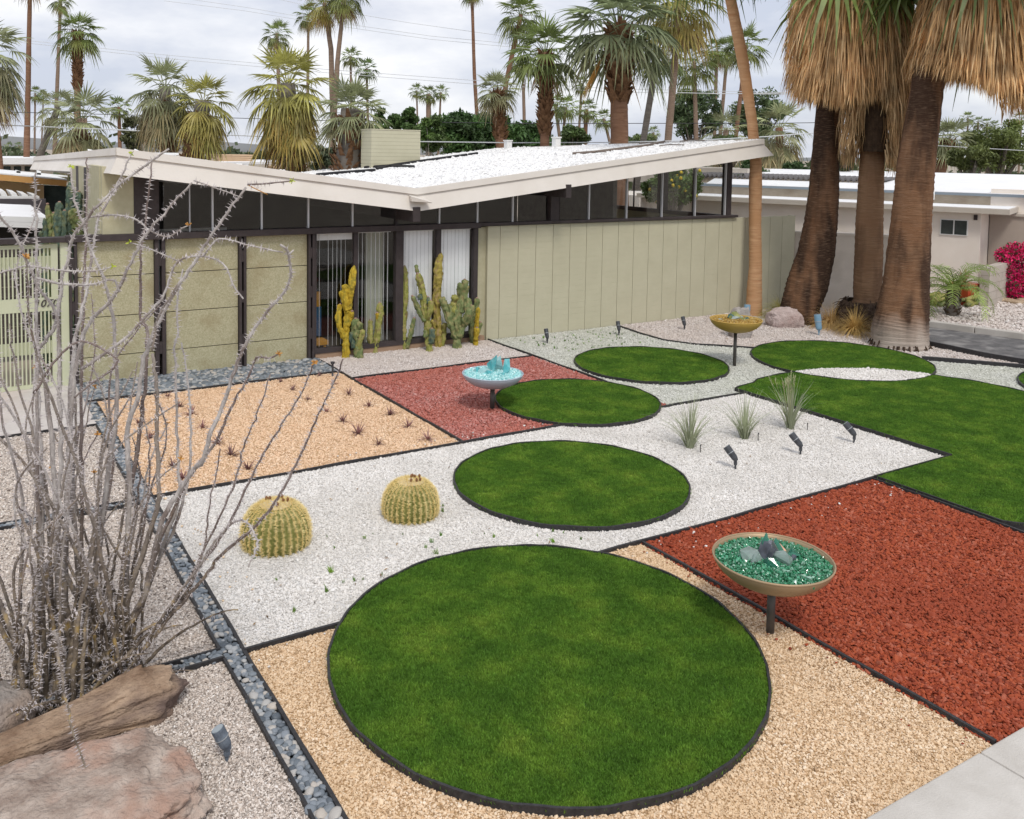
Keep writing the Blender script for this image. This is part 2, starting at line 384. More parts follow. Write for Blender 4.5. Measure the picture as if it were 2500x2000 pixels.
# ---- river pebbles: nearest 300 as single stones, the rest joined as a mass
peb_me = []
for i in range(8):
    bm = bmesh.new(); bmesh.ops.create_icosphere(bm, subdivisions=2, radius=1.0); rr = random.Random(50+i)
    ax = rr.uniform(.68, .95)
    for v in bm.verts:
        nn = mnoise.noise(v.co*1.3+Vector((i*7, 0, 0))); v.co *= 1+.16*nn; v.co.y *= ax; v.co.z *= .46
    me = bpy.data.meshes.new('pebble'); bm.to_mesh(me); bm.free(); me.materials.append(ST['pebble'])
    me.polygons.foreach_set('use_smooth', [True]*len(me.polygons)); peb_me.append(me)
SRCP = [source('pebble_source', m_) for m_ in peb_me]
def dart(poly, dmin, tries):
    p = sample(poly, tries); keep = []; grid = {}
    for a in p:
        k = (int(a[0]/dmin), int(a[1]/dmin)); ok = True
        for i in (-1, 0, 1):
            for j in (-1, 0, 1):
                for b in grid.get((k[0]+i, k[1]+j), ()):
                    if (a[0]-b[0])**2+(a[1]-b[1])**2 < dmin*dmin: ok = False
        if ok: grid.setdefault(k, []).append(a); keep.append(a)
    return np.array(keep)
def pebbles(name, label, poly, size, singles, dmin=None, z=.004):
    b = MB(); b.add([(p[0], p[1], -.02) for p in poly], [tuple(range(len(poly)))])
    o = b.build(name, BASE['dark']); tag(o, label, 'pebbles', kind='structure')
    P = np.vstack([dart(poly, dmin or size*1.25, 5200), dart(poly, (dmin or size*1.25)*1.25, 2600)]); lay = np.r_[np.zeros(len(P)-1), 1]
    P = seen(P, 300); d = P[:, 0]**2+P[:, 1]**2; P = P[np.argsort(d)]
    rr = random.Random(3)
    for i, p in enumerate(P[:singles]):
        s = size*math.exp(rr.gauss(0, .22))
        link_mesh('pebble', rr.choice(peb_me), o, (p[0], p[1], z+rr.uniform(.0, .018)), (rr.uniform(-.35, .35), rr.uniform(-.35, .35), rr.uniform(0, 6.28)), (s, s, s))
    Q = P[singles:]; n = len(Q)
    if n:
        s = size*np.exp(RNG.normal(0, .22, n))
        scatter('pebbles', np.c_[Q, z+RNG.uniform(0, .02, n)], np.c_[RNG.uniform(-.4, .4, n), RNG.uniform(-.4, .4, n), RNG.uniform(0, 6.28, n)], np.c_[s, s, s], SRCP[0], o)
    return o
pebbles('pebble_strip', 'long strip of grey river pebbles along the tan and white beds', rect(SX0+.012, SX1-.012, 2.9, 12.98), .026, 300, .028)
pebbles('pebble_strip', 'cross strip of grey pebbles behind the long brown rock', rect(-2.2, SX0, 5.965, 6.065), .024, 110, .026)
pebbles('pebble_strip', 'cross strip of grey pebbles in the middle of the fine gravel squares', rect(-2.6, SX0, 9.055, 9.145), .025, 0, .028)
pebbles('pebble_strip', 'wide bed of blue-grey stones along the foot of the panel fence', [(XA-.12, 13.12), (XB-.02, 13.12), (XB-.02, YW+.02), (1.62, YW+.02)], .040, 300, .046, z=.0)

# ---- concrete
M_conc = mat('concrete', (.48,.45,.41), (.58,.55,.51), 3.0, .9, .25, 90, c3=(.40,.37,.33), s3=1.4, c3w=.3)
M_walk = mat('walk_concrete', (.50,.46,.43), (.60,.56,.53), 3.0, .9, .2, 80, c3=(.55,.42,.36), s3=1.0, c3w=.25)
side = empty('sidewalk', (5, 2, 0)); tag(side, 'pale concrete sidewalk in the lower corner', 'sidewalk', kind='structure')
for x0, x1 in ((-3, 2.1), (2.106, 5.155), (5.163, 8.2), (8.206, 12)):
    o = MB().box(x0, x1, -1.5, YA-.012, -.05, .035).build('paving_slab', M_conc, side, world_=True); bevel(o, .012)
walk = empty('concrete_path', (.5, 13, 0)); tag(walk, 'pale concrete walk in front of the slatted gate', 'path', kind='structure')
for x0, x1, y0, y1 in ((-3.2, .1, 11.95, 13.0), (.106, 1.60, 11.95, 13.0), (-3.2, .1, 13.006, 14.1), (.106, 1.60, 13.006, 14.1)):
    o = MB().box(x0, x1, y0, y1, -.05, .03).build('paving_slab', M_walk, walk, world_=True); bevel(o, .008)

# ---- driveway, kerb, neighbour's yard
b = MB(); dv = [(15.83, 9.99), (15.80, 8.86), (15.94, 8.1), (16.3, 6.5), (19.2, 6.0), (18.07, 9.35), (17.58, 11.06), (17.1, 12.6), (16.6, 12.2)]
b.add([(p[0], p[1], .012) for p in dv], [tuple(range(len(dv)))])
tag(b.build('driveway', mat('asphalt', (.10,.097,.098), (.165,.16,.16), 5, .9, .4, 140, c3=(.38,.365,.35), s3=2.2, c3w=.45)), 'worn dark asphalt drive with pale patches beyond the palms', 'driveway', kind='structure')
kerb = empty('kerb', (17.9, 10, 0)); tag(kerb, 'pale concrete kerb between the asphalt drive and stony yard', 'kerb', kind='structure')
kp = [(17.25, 12.3), (17.58, 11.06), (17.82, 10.2), (18.07, 9.35), (18.5, 7.9), (19.0, 6.2)]
for i in range(len(kp)-1):
    a, c = Vector(kp[i]), Vector(kp[i+1]); t = (c-a).normalized(); n = Vector((-t.y, t.x)); a2, c2 = a+t*.006, c-t*.006; w = .17
    bevel(MB().prism([(a2.x, a2.y), (c2.x, c2.y), (c2.x+n.x*w, c2.y+n.y*w), (a2.x+n.x*w, a2.y+n.y*w)], -.05, .135).build('kerb_stone', M_conc, kerb, world_=True), .015)
NY = [(17.48, 12.33), (17.8, 11.1), (18.27, 9.4), (19.2, 6.2), (30, 6), (30, 14.5), (23, 14.5), (21.2, 16.0), (18.6, 12.9)]
bed('cobble_gravel', 'coarse pale gravel yard in front of the neighbouring house', NY, 'pink', 'pink', 620, .024, z=.05)

# ---- lawns
M_turf = mat('turf_soil', (.025,.055,.012), (.045,.09,.02), 18, .95)
def grass_material():
    mt, nt, bs = nodes_of('grass_blade'); N, Lk = nt.nodes, nt.links
    oi = N.new('ShaderNodeObjectInfo')
    nz = N.new('ShaderNodeTexNoise'); nz.inputs['Scale'].default_value = 2.3; nz.inputs['Detail'].default_value = 6; nz.inputs['Roughness'].default_value = .68
    Lk.new(oi.outputs['Location'], nz.inputs['Vector'])
    rp = N.new('ShaderNodeValToRGB'); el = rp.color_ramp.elements; el.new(.5); el.new(.6)
    for e_, (p, c) in zip(el, ((.30, (.074,.175,.022)), (.48, (.118,.245,.030)), (.58, (.175,.31,.038)), (.72, (.27,.385,.055)))): e_.position = p; e_.color = C4(c)
    Lk.new(nz.outputs['Fac'], rp.inputs['Fac'])
    mr = N.new('ShaderNodeMapRange'); mr.inputs['To Min'].default_value = .6; mr.inputs['To Max'].default_value = 1.4; Lk.new(oi.outputs['Random'], mr.inputs['Value'])
    hs = N.new('ShaderNodeHueSaturation'); Lk.new(rp.outputs['Color'], hs.inputs['Color']); Lk.new(mr.outputs['Result'], hs.inputs['Value'])
    Lk.new(hs.outputs['Color'], bs.inputs['Base Color']); bs.inputs['Roughness'].default_value = .6; bs.inputs['Specular IOR Level'].default_value = .2
    tr = N.new('ShaderNodeBsdfTranslucent'); Lk.new(hs.outputs['Color'], tr.inputs['Color'])
    ms = N.new('ShaderNodeMixShader'); ms.inputs['Fac'].default_value = .25
    Lk.new(bs.outputs[0], ms.inputs[1]); Lk.new(tr.outputs[0], ms.inputs[2]); Lk.new(ms.outputs[0], N['Material Output'].inputs['Surface'])
    return mt
M_grass = grass_material()
def tuft(seed, nb=13, rad=.024, h=.021):
    rr = random.Random(seed); b = MB()
    for i in range(nb):
        a = rr.uniform(0, 6.28); r = rad*math.sqrt(rr.random()); x, y = r*math.cos(a), r*math.sin(a)
        d = rr.uniform(0, 6.28); w = .0019; hh = h*rr.uniform(.6, 1.2); ln = hh*rr.uniform(.1, .75); e = rr.uniform(0, 6.28)
        dx, dy = math.cos(d)*w, math.sin(d)*w; lx, ly = math.cos(e)*ln, math.sin(e)*ln
        b.add([(x-dx, y-dy, 0), (x+dx, y+dy, 0), (x+lx*.4+dx*.8, y+ly*.4+dy*.8, hh*.6), (x+lx*.4-dx*.8, y+ly*.4-dy*.8, hh*.6), (x+lx, y+ly, hh)], [(0,1,2,3), (3,2,4)])
    return b.mesh('grass_tuft', M_grass)
TUFTS = [source('tuft_source', tuft(i)) for i in range(3)]
LZ = .030
def lawn(key, label, dens, holes=()):
    poly = LAWN[key]; b = MB(); b.prism(poly, -.02, LZ)
    o = b.build('lawn', M_turf); tag(o, label, 'lawn', kind='structure')
    cc_ = np.mean(np.array(poly), 0); sh_ = [tuple(cc_+(np.array(p)-cc_)*(1-.010/max(.3, np.hypot(*(np.array(p)-cc_))))) for p in poly]
    P = seen(sample(sh_, dens, holes)); n = len(P)
    for i in range(3):
        Q = P[i::3]; k = len(Q); s = RNG.uniform(.75, 1.25, k)
        scatter('grass', np.c_[Q, np.full(k, LZ-.004)], np.c_[RNG.uniform(-.12, .12, k), RNG.uniform(-.12, .12, k), RNG.uniform(0, 6.28, k)], np.c_[s, s, s], TUFTS[i], o)
    return o
lawn('near', 'largest nearby circle of clipped green grass', 8200)
lawn('middle', 'grass circle in the white gravel beside the small barrel cactus', 5600)
lawn('bowl', 'grass circle beside the blue glass bowl', 4400)
lawn('wall', 'grass circle close to the pale block wall', 3600)
lawn('palm', 'grass circle in front of the three skirted palms', 3200, [C6FULL])
lawn('edge', 'sliver of a grass circle at the picture edge beyond the gravel', 1800)
lawn('big', 'broad lawn curving round the pointed white gravel corner', 4200, [LENS])

# ---- edging
def strip(name, label, pts, closed=False, w=.022, z0=-.03, z1=.034, cat='edging', bumps=.0025):
    pts = [Vector((p[0], p[1])) for p in pts]; out = []
    if not closed:                             # resample so that the strip can waver a little
        q = [pts[0]]
        for i in range(len(pts)-1):
            n = max(1, int((pts[i+1]-pts[i]).length/.25))
            q += [pts[i].lerp(pts[i+1], k/n) for k in range(1, n+1)]
        pts = q
    n = len(pts); lv, rv = [], []
    for i, p in enumerate(pts):
        a = pts[(i-1) % n] if closed else pts[max(i-1, 0)]; c = pts[(i+1) % n] if closed else pts[min(i+1, n-1)]
        t = (c-a).normalized(); nn = Vector((-t.y, t.x)); wob = bumps*math.sin(i*1.7)+bumps*math.sin(i*.61+1)
        lv.append(p+nn*(w/2+wob)); rv.append(p-nn*(w/2-wob))
    b = MB(); m_ = n if closed else n-1
    for i in range(n):
        hz = z1+.004*math.sin(i*.9)
        b.v += [(lv[i].x, lv[i].y, z0), (lv[i].x, lv[i].y, hz), (rv[i].x, rv[i].y, hz), (rv[i].x, rv[i].y, z0)]
    for i in range(m_):
        j = (i+1) % n
        for k in range(3): b.f.append((i*4+k, j*4+k, j*4+k+1, i*4+k+1))
    if not closed: b.f += [(3,2,1,0), ((n-1)*4, (n-1)*4+1, (n-1)*4+2, (n-1)*4+3)]
    o = b.build(name, M_edge); tag(o, label, cat); return o
for k, lb in (('near', 'the largest nearby grass circle'), ('middle', 'the grass circle in the white gravel'), ('bowl', 'the grass circle by the blue bowl'), ('wall', 'the grass circle by the block wall'), ('palm', 'the grass circle before the skirted palms'), ('big', 'the broad curving lawn'), ('edge', 'the grass sliver at the picture edge')):
    strip('lawn_edging', 'black edging ring around '+lb, LAWN[k], True, w=.017, z1=.050)
def cut(a, c, holes):
    # pieces of a straight line outside the lawns
    a, c = Vector(a), Vector(c); n = 400; T = np.linspace(0, 1, n+1); P = np.array([(a.x+(c.x-a.x)*t, a.y+(c.y-a.y)*t) for t in T]); ok = np.ones(n+1, bool)
    for h in holes: ok &= ~in_poly(P, h)
    res = []; s = None
    for i in range(n+1):
        if ok[i] and s is None: s = i
        if s is not None and (not ok[i] or i == n):
            e_ = i-1 if not ok[i] else i
            if e_-s > 3: res.append((tuple(P[s]), tuple(P[e_])))
            s = None
    return res
HS = [L['near'], L['middle'], L['bowl'], L['wall'], L['palm']]
LINES = [
 ('between white gravel and the near tan and red gravel', (XA, YB), (XD, YB)),
 ('between white gravel and the far tan and red gravel', (XA, YC), (XD, YC)),
 ('between the pebbles and the planted tan bed', (XA-.1, YE), (XB, YE)),
 ('between the cactus bed and the faded red bed', (XB, YD), (XC, YD)),
 ('between the pebble strip and the beds', (XA, YA), (XA, YE)),
 ('between the near tan and red beds', (XB+.02, YA), (XB+.02, YB)),
 ('between the planted tan bed and the faded red bed', (XB-.02, YC), (XB-.02, YW)),
 ('between the cactus bed and the pale gravel', (XC+.02, 10.6), (XC+.02, YW-.03)),
 ('between the pointed white corner and the broad lawn', (XD, YB), (XD, YC)),
 ('between the near red bed and the broad lawn', (XC-.02, YA), (XC-.02, YB)),
]
for lb, a, c in LINES:
    for i, (p, q) in enumerate(cut(a, c, HS)):
        strip('garden_edging', 'black edging '+lb+('' if i == 0 else ', past the circle'), [p, q], w=.024)
for lb, ys in (('of the gravel square by the boulders', (2.9, 5.95)), ('of the gravel square behind the thorny shrub', (6.08, 9.04)), ('of the gravel square by the walk', (9.16, 11.93))):
    strip('garden_edging', 'black edging along the pebble side '+lb, [(SX0, ys[0]), (SX0, ys[1])], w=.018)
for lb, y, x0 in (('on the near side of the cross strip of pebbles by the long rock', 5.957, -2.2), ('on the far side of the cross strip of pebbles by the long rock', 6.073, -2.2), ('on the near side of the middle cross strip', 9.047, -2.6), ('on the far side of the middle cross strip', 9.153, -2.6), ('at the edge of the concrete walk', 11.94, -3.0)):
    strip('garden_edging', 'black edging '+lb, [(x0, y), (SX0, y)], w=.018)
strip('garden_edging', 'black edging curving from the block wall to a grass circle', [(11.75, YW-.05), (11.65, 13.28), (11.64, 12.56), (11.91, 11.98), (12.67, 11.25)], w=.03)
strip('garden_edging', 'black edging from the far grass circle towards the drive', [(14.60, 9.25), (15.1, 8.67), (15.63, 8.07), (16.2, 7.3)], w=.06, z1=.07)
strip('garden_edging', 'low black edging board beside the asphalt drive', [(15.82, 10.0), (15.80, 9.4), (15.80, 8.86), (15.92, 8.22), (16.25, 6.9)], w=.05, z1=.10)

# ---- a few stones kicked over the edgings, dry leaves and weeds
def litter(name, label, src, poly, n_, size, z, cat, parent_holes=()):
    P = sample(poly, n_/max(.1, (max(p[0] for p in poly)-min(p[0] for p in poly))*(max(p[1] for p in poly)-min(p[1] for p in poly))), parent_holes); k = len(P)
    s = size*np.exp(RNG.normal(0, .3, k)); o = scatter(name, np.c_[P, np.full(k, z)], np.c_[RNG.uniform(-.4, .4, (k, 2)), RNG.uniform(0, 6.28, k)], np.c_[s, s, s], src); return tag(o, label, cat, kind='stuff')
lm = MB(); lm.add([(-1, 0, 0), (-.2, -.32, .08), (1, 0, .05), (-.2, .32, .08)], [(0, 1, 2, 3)])
LEAF = source('dry_leaf_source', lm.mesh('dry_leaf', stone_mat('dry_leaf_brown', [(.10,.06,.03),(.24,.15,.07),(.34,.23,.11),(.16,.10,.06)], .9)))
WEED = source('weed_source', tuft(9, 12, .012, .03))
litter('dry_leaves', 'scattered dry brown leaves on the gravel beds', LEAF, rect(XA, XD, YB, YE), 420, .014, .022, 'leaves', [L['middle'], L['bowl']])
litter('dry_leaves', 'scattered dry leaves under the skirted palms', LEAF, PALMBED, 380, .022, .022, 'leaves', [L['palm']])
litter('weeds', 'small green weeds sprouting in the pale gravel by the wall', WEED, [(9.4, 12.6), (11.6, 12.5), (11.7, 13.9), (9.0, 13.9)], 110, 1.0, .006, 'weeds')
litter('weeds', 'small green weeds in the white gravel near the barrel cacti', WEED, rect(2.2, 5.2, 6.2, 7.6), 46, 1.0, .006, 'weeds', [L['near'], L['middle']])
litter('stray_stones', 'white stones strayed onto the neighbouring tan and red beds', SRC['white'], rect(XA, XC, YC+.01, YC+.30), 70, .009, .018, 'gravel', [L['bowl']])
litter('stray_stones', 'white stones strayed onto the near red and tan beds', SRC['white'], rect(XA, XC, YB-.42, YB-.02), 60, .009, .018, 'gravel', [L['near']])
litter('stray_stones', 'red stones strayed onto the near tan bed', SRC['redA'], rect(XB-.30, XB-.01, YA, YB), 34, .008, .018, 'gravel', [L['near']])
litter('stray_stones', 'tan stones strayed into the pebble strip and white bed', SRC['tan'], rect(XA+.01, XA+.35, YB+.02, YC), 30, .009, .018, 'gravel')
# ================================================================== THE HOUSE WITH THE FOLDED ROOF
M_fascia = mat('fascia_paint', (.70,.655,.60), (.75,.705,.655), 1.4, .7, .1, 40, c3=(.64,.59,.53), s3=1.6, c3w=.35)
M_roof = mat('roof_gravel_base', (.76,.755,.75), (.86,.86,.86), 24, .95, .7, 60)
M_brown = mat('brown_trim', (.045,.036,.036), (.062,.050,.050), 9, .65, .1, 50)
M_stucco = mat('sage_stucco', (.45,.42,.28), (.52,.49,.34), 6, .9, .35, 220)
M_panel = mat('speckled_panel', (.36,.335,.20), (.56,.53,.365), 55, .9, .5, 240, c3=(.33,.27,.15), s3=2.6, c3w=.34, detail=8)
M_block = mat('block_paint', (.50,.475,.345), (.54,.515,.38), 2.2, .85, .28, 45, c3=(.48,.455,.33), s3=.8, c3w=.25)
M_joint = mat('block_joint', (.20,.185,.12), (.26,.24,.16), 12, .9)
M_gate = mat('gate_paint', (.50,.52,.36), (.55,.57,.41), 3, .6, .05, 30)
M_white = mat('white_paint', (.78,.78,.77), (.82,.82,.81), 3, .55)
M_alu = mat('pale_mullion', (.62,.63,.65), None, rough=.4, metal=.3)
M_dark = mat('interior_wall', (.035,.033,.030), (.055,.05,.045), 2, .9)  # near-black paint stands in for dimness, indoors and under the carport
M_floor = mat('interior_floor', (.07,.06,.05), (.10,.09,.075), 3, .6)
M_wood = mat('timber_sill', (.30,.20,.13), (.38,.26,.18), 12, .8, stretch=(1, 8, 8))
M_glass = glass_mat('window_glass', (.985, .99, .99))

XV = 6.89
def z_top(x, y=13.55):
    return 2.868+(.129*(XV-x) if x < XV else .1203*(x-XV))-.022*(y-13.55)
TH = .36
house = empty('house', (8, 14.13, 0)); tag(house, 'low house with white butterfly roof, brown posts and clerestory glass', 'house')
XL, XR, YFR, YBK = 2.14, 15.31, 13.60, 24.6
def H(mb, name, mt, smooth=False, parent=None): return mb.build(name, mt, parent or house, world_=True, smooth=smooth)
# roof: two sloping slabs meeting in the valley
b = MB(); nx_, ny_ = 24, 20
for (xa, xb) in ((XL, XV), (XV, XR)):
    yb = 27.0 if xa == XL else YBK
    top = [(xa, YFR, z_top(xa)), (xb, YFR, z_top(xb)), (xb, yb, z_top(xb, yb)), (xa, yb, z_top(xa, yb))]
    b.hexa([(x, y, z-TH+.02) for x, y, z in top]+[(x, y, z-.02) for x, y, z in top])
roof = H(b, 'roof', M_roof)
RS = source('roof_stone_source', stone_mesh('roof_stone', stone_mat('roof_stone_white', [(.60,.59,.58),(.80,.80,.80),(.86,.86,.86),(.78,.77,.76),(.90,.90,.90)], .85), 3, 1, .6))
P = sample(rect(XL+.05, XR-.05, YFR+.05, 27), 340); P = P[~((P[:, 0] > XV) & (P[:, 1] > YBK))]; n = len(P)
zt = np.where(P[:, 0] < XV, 2.868+.129*(XV-P[:, 0]), 2.868+.1203*(P[:, 0]-XV))-.022*(P[:, 1]-13.55)
s = .026*np.exp(RNG.normal(0, .35, n))
scatter('roof_gravel', np.c_[P, zt-.012], np.c_[RNG.uniform(-.5, .5, (n, 2)), RNG.uniform(0, 6.28, n)], np.c_[s*1.2, s, s], RS, roof)
# cap and fascia (the fascia leans outwards towards its foot)
def band(xa, xb, ztA, ztB, zbA, zbB, yt, yb, th, xoA=0, xoB=0):
    return MB().hexa([(xa+xoA, yb, zbA), (xb+xoB, yb, zbB), (xb+xoB, yb+th, zbB), (xa+xoA, yb+th, zbA), (xa, yt, ztA), (xb, yt, ztB), (xb, yt+th, ztB), (xa, yt+th, ztA)])
zl, zv, zr = z_top(XL), z_top(XV), z_top(XR)
CAPH = .095
H(band(XL-.02, XV, zl+.012, zv+.012, zl-CAPH, zv-CAPH, 13.565, 13.555, .07), 'roof_cap', M_fascia)
H(band(XV, XR, zv+.012, zr+.012, zv-CAPH, zr-CAPH, 13.565, 13.555, .07), 'roof_cap', M_fascia)
H(band(XL, XV, zl-CAPH-.002, zv-CAPH-.002, zl-.355, zv-.375, 13.59, 13.513, .06, -.12, 0), 'fascia', M_fascia)
H(band(XV, XR, zv-CAPH-.002, zr-CAPH-.002, zv-.375, zr-.345, 13.59, 13.513, .06, 0, .26), 'fascia', M_fascia)
# left side cap and fascia running back
ye = 27.0; zle = z_top(XL, ye)
H(MB().hexa([(XL-.035, 13.556, zl-CAPH), (XL-.035, ye, zle-CAPH), (XL+.035, ye, zle-CAPH), (XL+.035, 13.63, zl-CAPH), (XL-.025, 13.566, zl+.013), (XL-.025, ye, zle+.013), (XL+.045, ye, zle+.013), (XL+.045, 13.63, zl+.013)]), 'roof_cap', M_fascia)
H(MB().hexa([(XL-.119, 13.514, zl-.352), (XL-.119, ye, zle-.33), (XL-.06, ye, zle-.33), (XL-.06, 13.58, zl-.352), (XL-.002, 13.591, zl-CAPH-.003), (XL-.002, ye, zle-CAPH-.003), (XL+.058, ye, zle-CAPH-.003), (XL+.058, 13.66, zl-CAPH-.003)]), 'fascia', M_fascia)
# right end
zre = z_top(XR, YBK)
H(MB().hexa([(XR+.12, 13.58, zr-.34), (XR+.12, YBK, zre-.34), (XR+.18, YBK, zre-.34), (XR+.18, 13.58, zr-.34), (XR-.06, 13.63, zr+.012), (XR-.06, YBK, zre+.012), (XR+.0, YBK, zre+.012), (XR+.0, 13.63, zr+.012)]), 'fascia', M_fascia)
# scupper in the valley
H(MB().hexa([(XV-.17, 13.42, zv-.20), (XV+.19, 13.40, zv-.235), (XV+.15, 13.58, zv-.21), (XV-.13, 13.58, zv-.19), (XV-.19, 13.41, zv-.115), (XV+.20, 13.39, zv-.222), (XV+.15, 13.58, zv-.15), (XV-.15, 13.58, zv-.10)]), 'rain_scupper', M_fascia)
# beams poking out under the eaves
for xb_, zt_, zb_, w_ in ((6.86, 2.564, 2.314, .069), (10.035, 2.93, 2.68, .058)):
    bevel(H(MB().box(xb_-w_, xb_+w_, 13.50, 18.4, zb_, zt_), 'beam', M_brown), .006)
# header and sills
bevel(H(MB().box(1.50, 8.45, 14.02, 14.20, 2.118, 2.215), 'header', M_brown), .006)
bevel(H(MB().box(-1.2, 1.499, 14.02, 14.20, 2.125, 2.20), 'header', M_brown), .006)
bevel(H(MB().box(8.451, 15.13, 14.06, 14.26, 2.150, 2.205), 'clerestory_sill', M_brown), .006)
# clerestory panes and mullions
zu = lambda x: z_top(x)-TH+.10
MU = [2.86, 3.26, 3.608, 4.389, 5.174, 5.96, 6.77, 7.635, 8.431, 9.204, 9.996, 10.30, 11.011, 11.981, 12.938, 13.887, 14.787]
for i in range(len(MU)-1):
    x0, x1 = MU[i]+.014, MU[i+1]-.014; y = 14.155
    if abs(MU[i]-9.996) < .01: continue
    H(MB().hexa([(x0, y, 2.205), (x1, y, 2.205), (x1, y+.008, 2.205), (x0, y+.008, 2.205), (x0, y, zu(x0)), (x1, y, zu(x1)), (x1, y+.008, zu(x1)), (x0, y+.008, zu(x0))]), 'clerestory_pane', M_glass)
for x in MU:
    if x in (2.86, 6.77, 9.996, 10.30): continue
    w = .006 if x == 3.26 else .013
    H(MB().box(x-w, x+w, 14.125, 14.175, 2.20, zu(x)), 'mullion', M_alu)
for x0, x1, y0, y1, zb in ((2.44, 2.80, 14.10, 14.25, 2.216), (6.765, 6.80, 14.11, 14.2, 2.21), (10.06, 10.26, 14.10, 14.24, 2.19), (14.83, 14.97, 14.13, 14.29, 2.18)):
    H(MB().box(x0, x1, y0, y1, zb, zu(x0)), 'post', M_brown)
# side glazing at the right end of the house
H(MB().box(14.90, 15.06, 14.30, 20.2, 2.10, 2.19), 'clerestory_sill', M_brown)
H(MB().box(14.93, 15.03, 14.30, 20.2, .0, 2.099), 'side_wall', M_stucco)
for y in (16.35, 18.35, 20.1):
    H(MB().box(14.90, 15.05, y-.11, y+.11, 2.191, zu(14.9)+.05), 'post', M_brown)
for y0, y1 in ((14.30, 15.32), (15.34, 16.24), (16.46, 17.4), (17.42, 18.24), (18.46, 19.99)):
    H(MB().box(14.975, 14.983, y0, y1, 2.19, zu(14.95)), 'clerestory_pane', M_glass)
for y in (15.33, 17.41): H(MB().box(14.96, 14.998, y-.009, y+.009, 2.19, zu(14.95)), 'mullion', M_brown)
# plain walls and the room behind the glass, dimness put into its wall colour
H(MB().box(2.00, 2.438, 14.11, 14.25, 2.216, zu(2.2)), 'front_wall', M_stucco)
H(MB().box(1.985, 2.10, 14.252, 15.6, .0, zu(2.2)), 'side_wall', M_stucco)
for y0, y1, mt_ in ((15.6, 15.95, M_brown), (15.951, 16.6, M_stucco), (16.601, 16.95, M_brown), (16.951, 17.5, M_stucco)):
    H(MB().box(1.985, 2.10, y0, y1, .0, zu(2.2)-.05), 'side_wall', mt_)
for xa, xb in ((2.12, XV), (XV, 12.24)):
    za, zb = z_top(xa, 18.6)-.3, z_top(xb, 18.6)-.3
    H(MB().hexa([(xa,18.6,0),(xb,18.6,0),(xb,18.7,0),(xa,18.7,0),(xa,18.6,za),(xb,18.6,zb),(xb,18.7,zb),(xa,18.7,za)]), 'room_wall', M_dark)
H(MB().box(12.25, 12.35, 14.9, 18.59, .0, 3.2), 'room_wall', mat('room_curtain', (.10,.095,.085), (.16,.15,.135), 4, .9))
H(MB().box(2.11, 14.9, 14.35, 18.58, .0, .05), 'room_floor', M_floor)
# tall window wall: frames, panes
fr = [(5.265, 5.304), (5.984, 6.056), (6.765, 6.909), (7.579, 7.668), (8.345, 8.43)]
for i, (x0, x1) in enumerate(fr):
    H(MB().box(x0, x1, 14.09 if i in (0, 2, 4) else 14.115, 14.21, .17, 2.117), 'window_frame', M_brown)
H(MB().box(5.27, 8.43, 14.085, 14.22, .095, .169), 'window_sill', M_brown)
H(MB().box(5.29, 8.60, 14.10, 14.22, .0, .094), 'plinth', M_wood)
H(MB().box(8.431, 8.655, 14.20, 14.30, .0, 2.117), 'front_wall', M_stucco)
for i in range(4):
    x0, x1 = fr[i][1], fr[i+1][0]
    H(MB().box(x0, x1, 14.150, 14.158, .17, 2.117), 'window_pane', M_glass)
H(MB().box(5.31, 5.98, 14.20, 14.26, 1.99, 2.10), 'blind_rail', M_white)
H(MB().box(6.40, 6.72, 14.55, 14.62, .06, 2.1), 'room_wall', mat('pale_green_wall', (.48,.50,.40), (.53,.55,.45), 2, .8))
# vertical blinds: each set hangs behind its own pane
M_slat = mat('blind_slat', (.90,.91,.92), (.93,.94,.95), 4, .6)
slat = {}
def blind(label, xs_, ang, w):
    e_ = empty('vertical_blind', (xs_[0], 14.215, 2.09)); tag(e_, label, 'blinds', 'vertical blinds in the window wall')
    key = (w,)
    if key not in slat: slat[key] = MB().box(-w/2, w/2, -.0015, .0015, -1.90, 0).mesh('slat', M_slat)
    for i, x in enumerate(xs_):
        link_mesh('slat', slat[key], e_, (x-xs_[0], 0, 0), (0, 0, ang+.05*math.sin(i*2.1)))
    MB().box(xs_[0]-.05-xs_[0], xs_[-1]+.05-xs_[0], -.02, .02, .0, .03).build('rail', M_white, e_)
blind('open vertical blind slats in the window with the orange and blue chair', [5.399, 5.555, 5.636, 5.711, 5.785, 5.864], R(70), .075)
blind('open vertical blind slats beside the tall yellow cactus', [6.105, 6.177, 6.259, 6.341, 6.423, 6.497, 6.58, 6.656], R(72), .075)
blind('closed white vertical blind next to the thick brown post', [6.955+.078*i for i in range(8)], R(7), .079)
blind('closed white vertical blind beside the pale block wall', [7.735+.078*i for i in range(8)], R(7), .079)
# chair glimpsed through the glass
ch = empty('chair', (5.42, 14.75, .05)); tag(ch, 'orange and blue low chair seen through the window slats', 'chair')
MB().box(-.16, .20, .0, .05, .72, .98).build('backrest', mat('orange_paint', (.55,.27,.04), None, rough=.6), ch)
MB().box(-.14, .22, .0, .05, .20, .715).build('back_cushion', mat('blue_cloth', (.03,.10,.20), (.05,.14,.26), 20, .9), ch)
MB().box(-.18, .24, -.30, .0, .10, .17).build('seat', MATS['orange_paint'], ch)
for x in (-.14, .18):
    for y in (-.26, .02): MB().box(x-.02, x+.02, y-.02, y+.02, 0, .12).build('leg', MATS['orange_paint'], ch)
sb = empty('slatted_bench', (4.1, 17.6, .05)); tag(sb, 'white slatted bench back dimly seen through the clerestory glass', 'bench')
for i in range(12): MB().box(-.62+i*.105, -.56+i*.105, -.01, .01, .4, 1.86).build('slat', M_white, sb)
